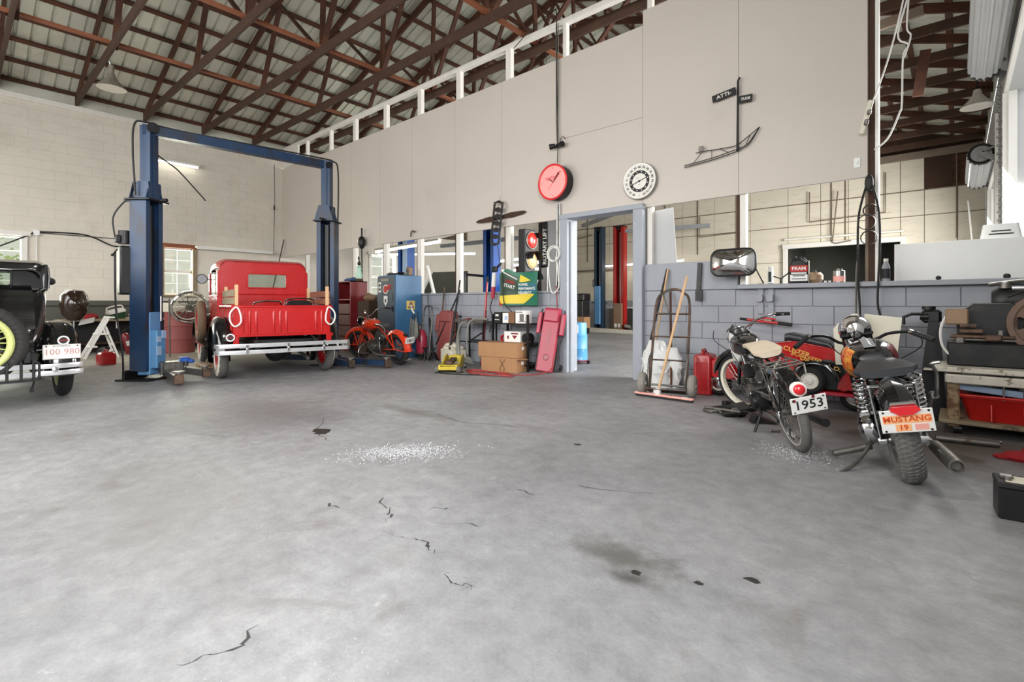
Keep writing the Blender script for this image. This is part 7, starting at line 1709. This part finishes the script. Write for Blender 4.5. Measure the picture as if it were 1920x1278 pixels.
add('paper_tags', MB().box((-.08, -.205, .22), (.1, .006, .14)).box((.07, -.205, .22), (.1, .006, .14)), 'paper_white', o)
o = back_lift(-5.60, 7.3, 3.3, 'black_metal', 'black and grey lift column lettered ROTARY LIFT beside the traffic light', .20)
add('lower_guard', MB().box((.04, -.145, .85), (.13, .012, 1.7)), 'steel', o); add('name_plate', MB().box((.05, -.145, 2.2), (.13, .012, .95)), 'ink', o)
add('lettering', MB().text('ROTARY LIFT', .115, FM((.05, -.1535, 2.08), (0, 0, 1), (-1, 0, 0)), .001, sx=.95, bold=.002), 'paper_white', o)
single('lift_beam', MB().bar((0, 0, 0), (2.4, -1.6, .0), .12, .12), 'grey_plastic', 'grey overhead lift beam seen at the top of the doorway', 'beam', (-11.0, 16.6, 4.12))
single('lift_beam', MB().bar((0, 0, 0), (3.0, .8, .0), .10, .14), 'grey_plastic', 'grey overhead beam running right from the red lift column', 'beam', (-9.6, 17.3, 3.85))
single('overhead_duct', MB().bar((0, 0, 0), (3.2, .1, .0), .14, .1), 'grey_plastic', 'grey level beam crossing behind the gasket in the stud window', 'beam', (-11.6, 9.9, 2.78))
single('roof_vent', MB().prism([(-.5, .0), (.4, .08), (.4, -.12)], 'y', -.02, .02), 'grey_wood', 'grey pointed board hanging near the top of the stud window', 'board', (-8.45, 7.6, 2.55))
for i, (x0, y0, x1, y1, z0, z1, l) in enumerate([(-12.2, 8.0, -9.45, 8.0, 2.5, 2.56, 'tube light slanting above the blue cabinet through the stud window'), (-13.9, 9.2, -11.3, 11.0, 2.62, 2.62, 'tube light hanging in front of the far bay window'), (-10.2, 11.0, -8.3, 11.0, 2.32, 2.36, 'tube light behind the raised hood in the back bay'), (-9.4, 10.2, -7.6, 10.2, 1.95, 1.95, 'low tube light left of the blue lift column in stud window'), (-11.3, 18.2, -7.6, 18.2, 2.6, 2.66, 'long tube light on the far wall seen through the doorway'), (-9.3, 10.4, -8.1, 10.4, 2.1, 2.14, 'upper tube light behind the grey post in the back bay')]):
    o = thing('tube_lamp', l, 'light', ((x0 + x1) / 2, (y0 + y1) / 2, (z0 + z1) / 2), 0, 'tube lights in the back bay')
    a = Vector((x0 - x1, y0 - y1, z0 - z1)) / 2
    add('housing', MB().bar(a + Vector((0, 0, .06)), -a + Vector((0, 0, .06)), .12, .05), 'trim_white', o)
    add('tube', MB().cyl(a, -a, .024), 'tube_light', o)
    for t in (.7, -.7): add('hanger', MB().cyl(a * t + Vector((0, 0, .08)), a * t + Vector((0, 0, zr((x0 + x1) / 2 + a.x * t) + .06 - (z0 + z1) / 2 - a.z * t * 0)), .006, n=6), 'steel', o)
# olive off-road car with its hood up
jp = thing('offroad_car', 'dark olive off-road car with raised hood behind the partition', 'car', (-9.5, 8.6, 0), 14)
add('body', MB().loft([[(x, y, z) for y, z in rrect(-.72, .72, .5, 1.16, .08)] for x in (-1.2, -1.15, 1.7, 1.75)]), 'olive', jp)
add('grille', MB().box((-.2, -.735, 1.0), (2.4, .03, .34), .02), 'olive', jp)
for x in (-.9, -.2): add('headlight', MB().lathe([(0, -.06), (.09, -.05), (.1, 0), (0, .02)], 20, (x, -.75, 1.1), 'y').cyl((x, -.76, 1.3), (x, -.72, 1.3), .05), 'dial_white', jp)
hd_ = add('raised_hood', MB().prism([(-.9, 1.2), (-.55, 1.85), (.5, 1.85), (.5, 1.2)], 'y', -.3, -.26), 'olive', jp)
add('hood_edge', MB().bar((-.95, -.34, 1.18), (-.55, -.34, 1.86), .06, .08, (0, 1, 0)), 'trim_white', hd_)
add('windscreen_frame', MB().tube([(.6, -.6, 1.15), (.62, -.6, 1.75), (.62, .6, 1.75), (.6, .6, 1.15)], .035, 8), 'black_metal', jp)
add('fender', MB().box((-.95, -.62, 1.12), (.5, .4, .14), .05).box((1.3, -.62, 1.12), (.6, .4, .14), .05), 'olive', jp)
for x in (-.9, 1.2):
    for y in (-.62, .62): add('wheel', MB().tor((x, y, .36), 'y', .26, .1, .1, 28, 10).cyl((x, y - .05, .36), (x, y + .05, .36), .17), 'black_rubber', jp)
jp2 = thing('offroad_car', 'black off-road car front with round badge behind the red pole jack', 'car', (-8.25, 10.1, 0), 6)
add('body', MB().loft([[(x, y, z) for y, z in rrect(-.7, .7, .5, 1.6, .12)] for x in (-.85, -.8, .9, .95)]), 'glass_dark', jp2)
add('badge', MB().tor((-.1, -.715, 1.45), 'y', .06, .018, .01, 20, 6), 'dial_white', jp2)
add('bumper', MB().box((.1, -.78, 1.22), (1.1, .08, .22), .02), 'white_plastic', jp2); add('seat', MB().box((-.9, -.5, 1.45), (.16, .3, .7), .06), 'grey_plastic', jp2)
for x in (-.6, .7):
    for y in (-.6, .6): add('wheel', MB().tor((x, y, .34), 'y', .25, .09, .09, 28, 10).cyl((x, y - .05, .34), (x, y + .05, .34), .17), 'black_rubber', jp2)
single('white_strut', MB().bar((.4, 0, .0), (-.36, .05, 1.85), .06, .04), 'trim_white', 'white slanting board behind the right edge of the blue cabinet', 'board', (-8.0, 6.68, 0))
for i, (x, y, h, r, c, l) in enumerate([(-6.15, 6.62, .5, .02, 'dark_wood', 'brown post stub standing behind the green banner'), (-5.55, 6.7, .40, .012, 'steel', 'thin camera tripod legs behind the green banner')]):
    o = thing('post' if i == 0 else 'tripod', l, 'post' if i == 0 else 'tripod', (x if i else -5.72, y, 0))
    if i == 0: add('upright', MB().box((0, 0, .85), (.09, .05, 1.7), .006), c, o)
    else:
        for k in range(3): add('strut', MB().cyl((.16 * math.cos(k * 2.1), .16 * math.sin(k * 2.1), 0), (0, 0, 1.6), r), c, o)
        add('head', MB().bar((-.08, 0, 1.64), (.1, 0, 1.7), .04, .04), 'black_metal', o)
# blue and white spray barrel just inside the doorway
sbr = thing('solvent_barrel', 'blue parts washer barrel just inside the doorway', 'barrel', (-4.98, 7.35, .06))
add('drum', MB().lathe([(0, 0), (.17, 0), (.175, .02), (.17, .2), (.176, .21), (.17, .22), (.17, .42), (.175, .44), (0, .44)], 24), 'barrel_blue', sbr)
add('upper_can', MB().lathe([(0, .44), (.16, .44), (.16, .64), (.15, .66), (0, .66)], 24), 'barrel_blue', sbr)
add('label', MB().box((.04, -.165, .55), (.16, .02, .14), .004), 'paper_white', sbr); add('label_mark', MB().box((.04, -.177, .55), (.07, .004, .1)), 'dull_steel', sbr)
add('dolly', MB().tor((0, 0, 0.0), 'z', .17, .014, n=24, m=6), 'maroon', sbr)
for k in range(4): add('caster', MB().cyl((.19 * math.cos(k * 1.57 + .5), .19 * math.sin(k * 1.57 + .5) - .015, -.03), (.19 * math.cos(k * 1.57 + .5), .19 * math.sin(k * 1.57 + .5) + .015, -.03), .03, n=12), 'black_rubber', sbr)
# tool carts, shelves and clutter at the far wall
tc_ = thing('tool_cart', 'dark grey tool cart with red boxes seen left in the doorway', 'cart', (-10.9, 16.0, 0))
add('body', MB().box((0, 0, .75), (.9, .5, .8), .02), 'oily_dark', tc_)
for k in range(3): add('drawer', MB().box((0, -.26, .5 + k * .24), (.82, .02, .2), .008), 'black_metal', tc_)
add('top', MB().box((0, 0, 1.3), (1.0, .5, .28), .04).sph((-.2, -.2, 1.2), .05, 8, 6), 'black_metal', tc_)
for x in (-.4, .4):
    for y in (-.2, .2): add('leg', MB().box((x, y, .18), (.05, .05, .36)), 'black_metal', tc_)
o = thing('welder', 'red welding machine in front of the dark tool cart', 'machine', (-10.75, 15.3, 0)); add('case', MB().box((0, 0, .4), (.5, .4, .42), .02), 'deep_red', o); add('dials', MB().cyl((-.1, -.21, .5), (-.1, -.2, .5), .06).cyl((.1, -.21, .5), (.1, -.2, .5), .06), 'dial_white', o); add('legs', MB().box((0, 0, .1), (.44, .36, .2)), 'black_metal', o)
o = thing('carton', 'brown carton beside the red welding machine', 'box', (-10.2, 15.3, 0)); add('box', MB().box((0, 0, .38), (.5, .4, .4), .006), 'cardboard', o); add('stand', MB().box((0, 0, .09), (.46, .36, .18)), 'black_metal', o)
o = thing('drill_press', 'dark drill press stand left of the dark blue lift column', 'drill press', (-10.95, 17.9, 0)); add('column', MB().cyl((0, 0, 0), (0, 0, 1.9), .05), 'black_metal', o); add('head', MB().box((0, -.15, 1.95), (.3, .5, .36), .05), 'oily_dark', o); add('table', MB().box((0, -.15, 1.1), (.5, .4, .05), .01), 'oily_dark', o); add('wheel', MB().tor((-.2, -.2, 1.9), 'x', .16, .02, n=20, m=6), 'steel', o)
o = thing('shelf_unit', 'wooden shelf unit with clutter right of the red lift column', 'shelf', (-8.2, 18.3, 0))
for x in (-.5, .5): add('upright', MB().box((x, 0, .95), (.06, .4, 1.9), .006), 'dark_wood', o)
for z in (.35, .95, 1.85): add('shelf_board', MB().box((0, 0, z), (1.06, .42, .05), .006), 'brace_wood', o)
for i, (x, z, w, c, l) in enumerate([(-.3, .375, .3, 'oily_dark', 'dark parts box low on the wooden shelf unit'), (.1, .975, .4, 'dull_steel', 'grey parts box in the middle of the wooden shelf unit'), (-.2, 1.875, .25, 'cardboard', 'brown box on top of the wooden shelf unit')]):
    single('parts_box', MB().box((0, 0, w * .4), (w, .3, w * .8), .01), c, l, 'box', (-8.2 + x, 18.25, z))
o = thing('steel_door', 'grey door with dark glass behind the red lift column', 'door', (-9.15, 18.72, 0)); add('door_leaf', MB().box((0, 0, 1.05), (.9, .05, 2.1), .01), 'grey_plastic', o); add('door_glass', MB().box((0, -.03, 1.4), (.5, .02, 1.0), .004), 'glass_dark', o)
o = thing('ramp', 'low cream ramp lying at the foot of the lift columns', 'ramp', (-9.7, 16.2, 0)); add('deck', MB().prism([(-1.6, 0), (-1.5, .16), (1.2, .1), (1.6, 0)], 'y', -.2, .2), 'bench_paint', o); add('stop', MB().box((-1.5, 0, .16), (.2, .4, .14), .02), 'black_metal', o)
o = thing('scrap_pile', 'heap of yellow and white scrap right of the red lift column', 'scrap', (-8.75, 17.3, 0)); random.seed(5)
for k in range(12): add('scrap_piece', MB().box((0, 0, 0), (random.uniform(.15, .5), random.uniform(.1, .25), random.uniform(.05, .14)), .01, (random.uniform(-20, 20), random.uniform(-20, 20), random.uniform(0, 180))), ('yellow_paint', 'bag_white', 'dull_steel', 'rag_white')[k % 4], o).location = (random.uniform(-.6, .4), random.uniform(-.3, .3), .1 + .04 * k * (k % 3 > 0))
o = thing('workbench', 'grey workbench with red bins between the two lift columns', 'workbench', (-10.2, 18.3, 0)); add('top', MB().box((0, 0, .9), (1.2, .5, .06), .008), 'trim_white', o); add('cabinet', MB().box((0, .05, .42), (1.1, .4, .82), .01), 'dull_steel', o); add('red_bin', MB().box((.1, -.22, .5), (.2, .1, .3), .01), 'deep_red', o)
single('pipe_run', MB().tube([(-13.5, 0, 2.5), (-10.8, 0, 2.5)], .03, 8).tube([(-12.9, 0, 1.2), (-12.9, 0, 4.2)], .025, 8).tube([(-12.9, 0, 3.9), (-11.9, 0, 4.05)], .02, 8), 'grey_wood', 'pipework on the far wall at the left of the doorway view', 'pipe', (0, 18.66, 0))
single('pipe_run', MB().tube([(-3.0 + .2, 0, 4.6), (-2.95, 0, 3.0), (-2.85, 0, 2.96), (-2.45, 0, 3.02)], .02, 6), 'grey_wood', 'short thin pipe hooked on the far wall beside the storage opening', 'pipe', (0, 18.64, 0))
single('pipe_run', MB().tube([(-7.2, 0, 4.3), (-7.2, 0, 3.55), (-5.5, 0, 3.6), (-5.5, 0, 4.6)], .02, 6), 'grey_wood', 'thin pipe framing a panel on far wall above the hand truck', 'pipe', (0, 18.72, 0))
single('pipe_run', MB().tube([(-3.6, 0, 4.7), (-3.6, 0, 3.72), (-1.6, 0, 3.80), (-1.6, 0, 5.0)], .02, 6), 'grey_wood', 'thin pipe framing a panel above the dark storage opening', 'pipe', (0, 18.72, 0))
for i, (x, z, w, h, c, l) in enumerate([(-3.3, .0, .9, 1.3, 'dull_steel', 'dim grey machine inside the dark storage opening'), (-2.0, .0, .8, 1.75, 'oily_dark', 'dark shelf unit inside the storage opening')]):
    o = thing('stored_machine', l, 'machine', (x, 20.2, z)); add('body', MB().box((0, 0, h / 2), (w, .6, h), .03), c, o); add('lid', MB().box((0, 0, h + .04), (w * .8, .5, .08), .02), 'rusty_steel', o)
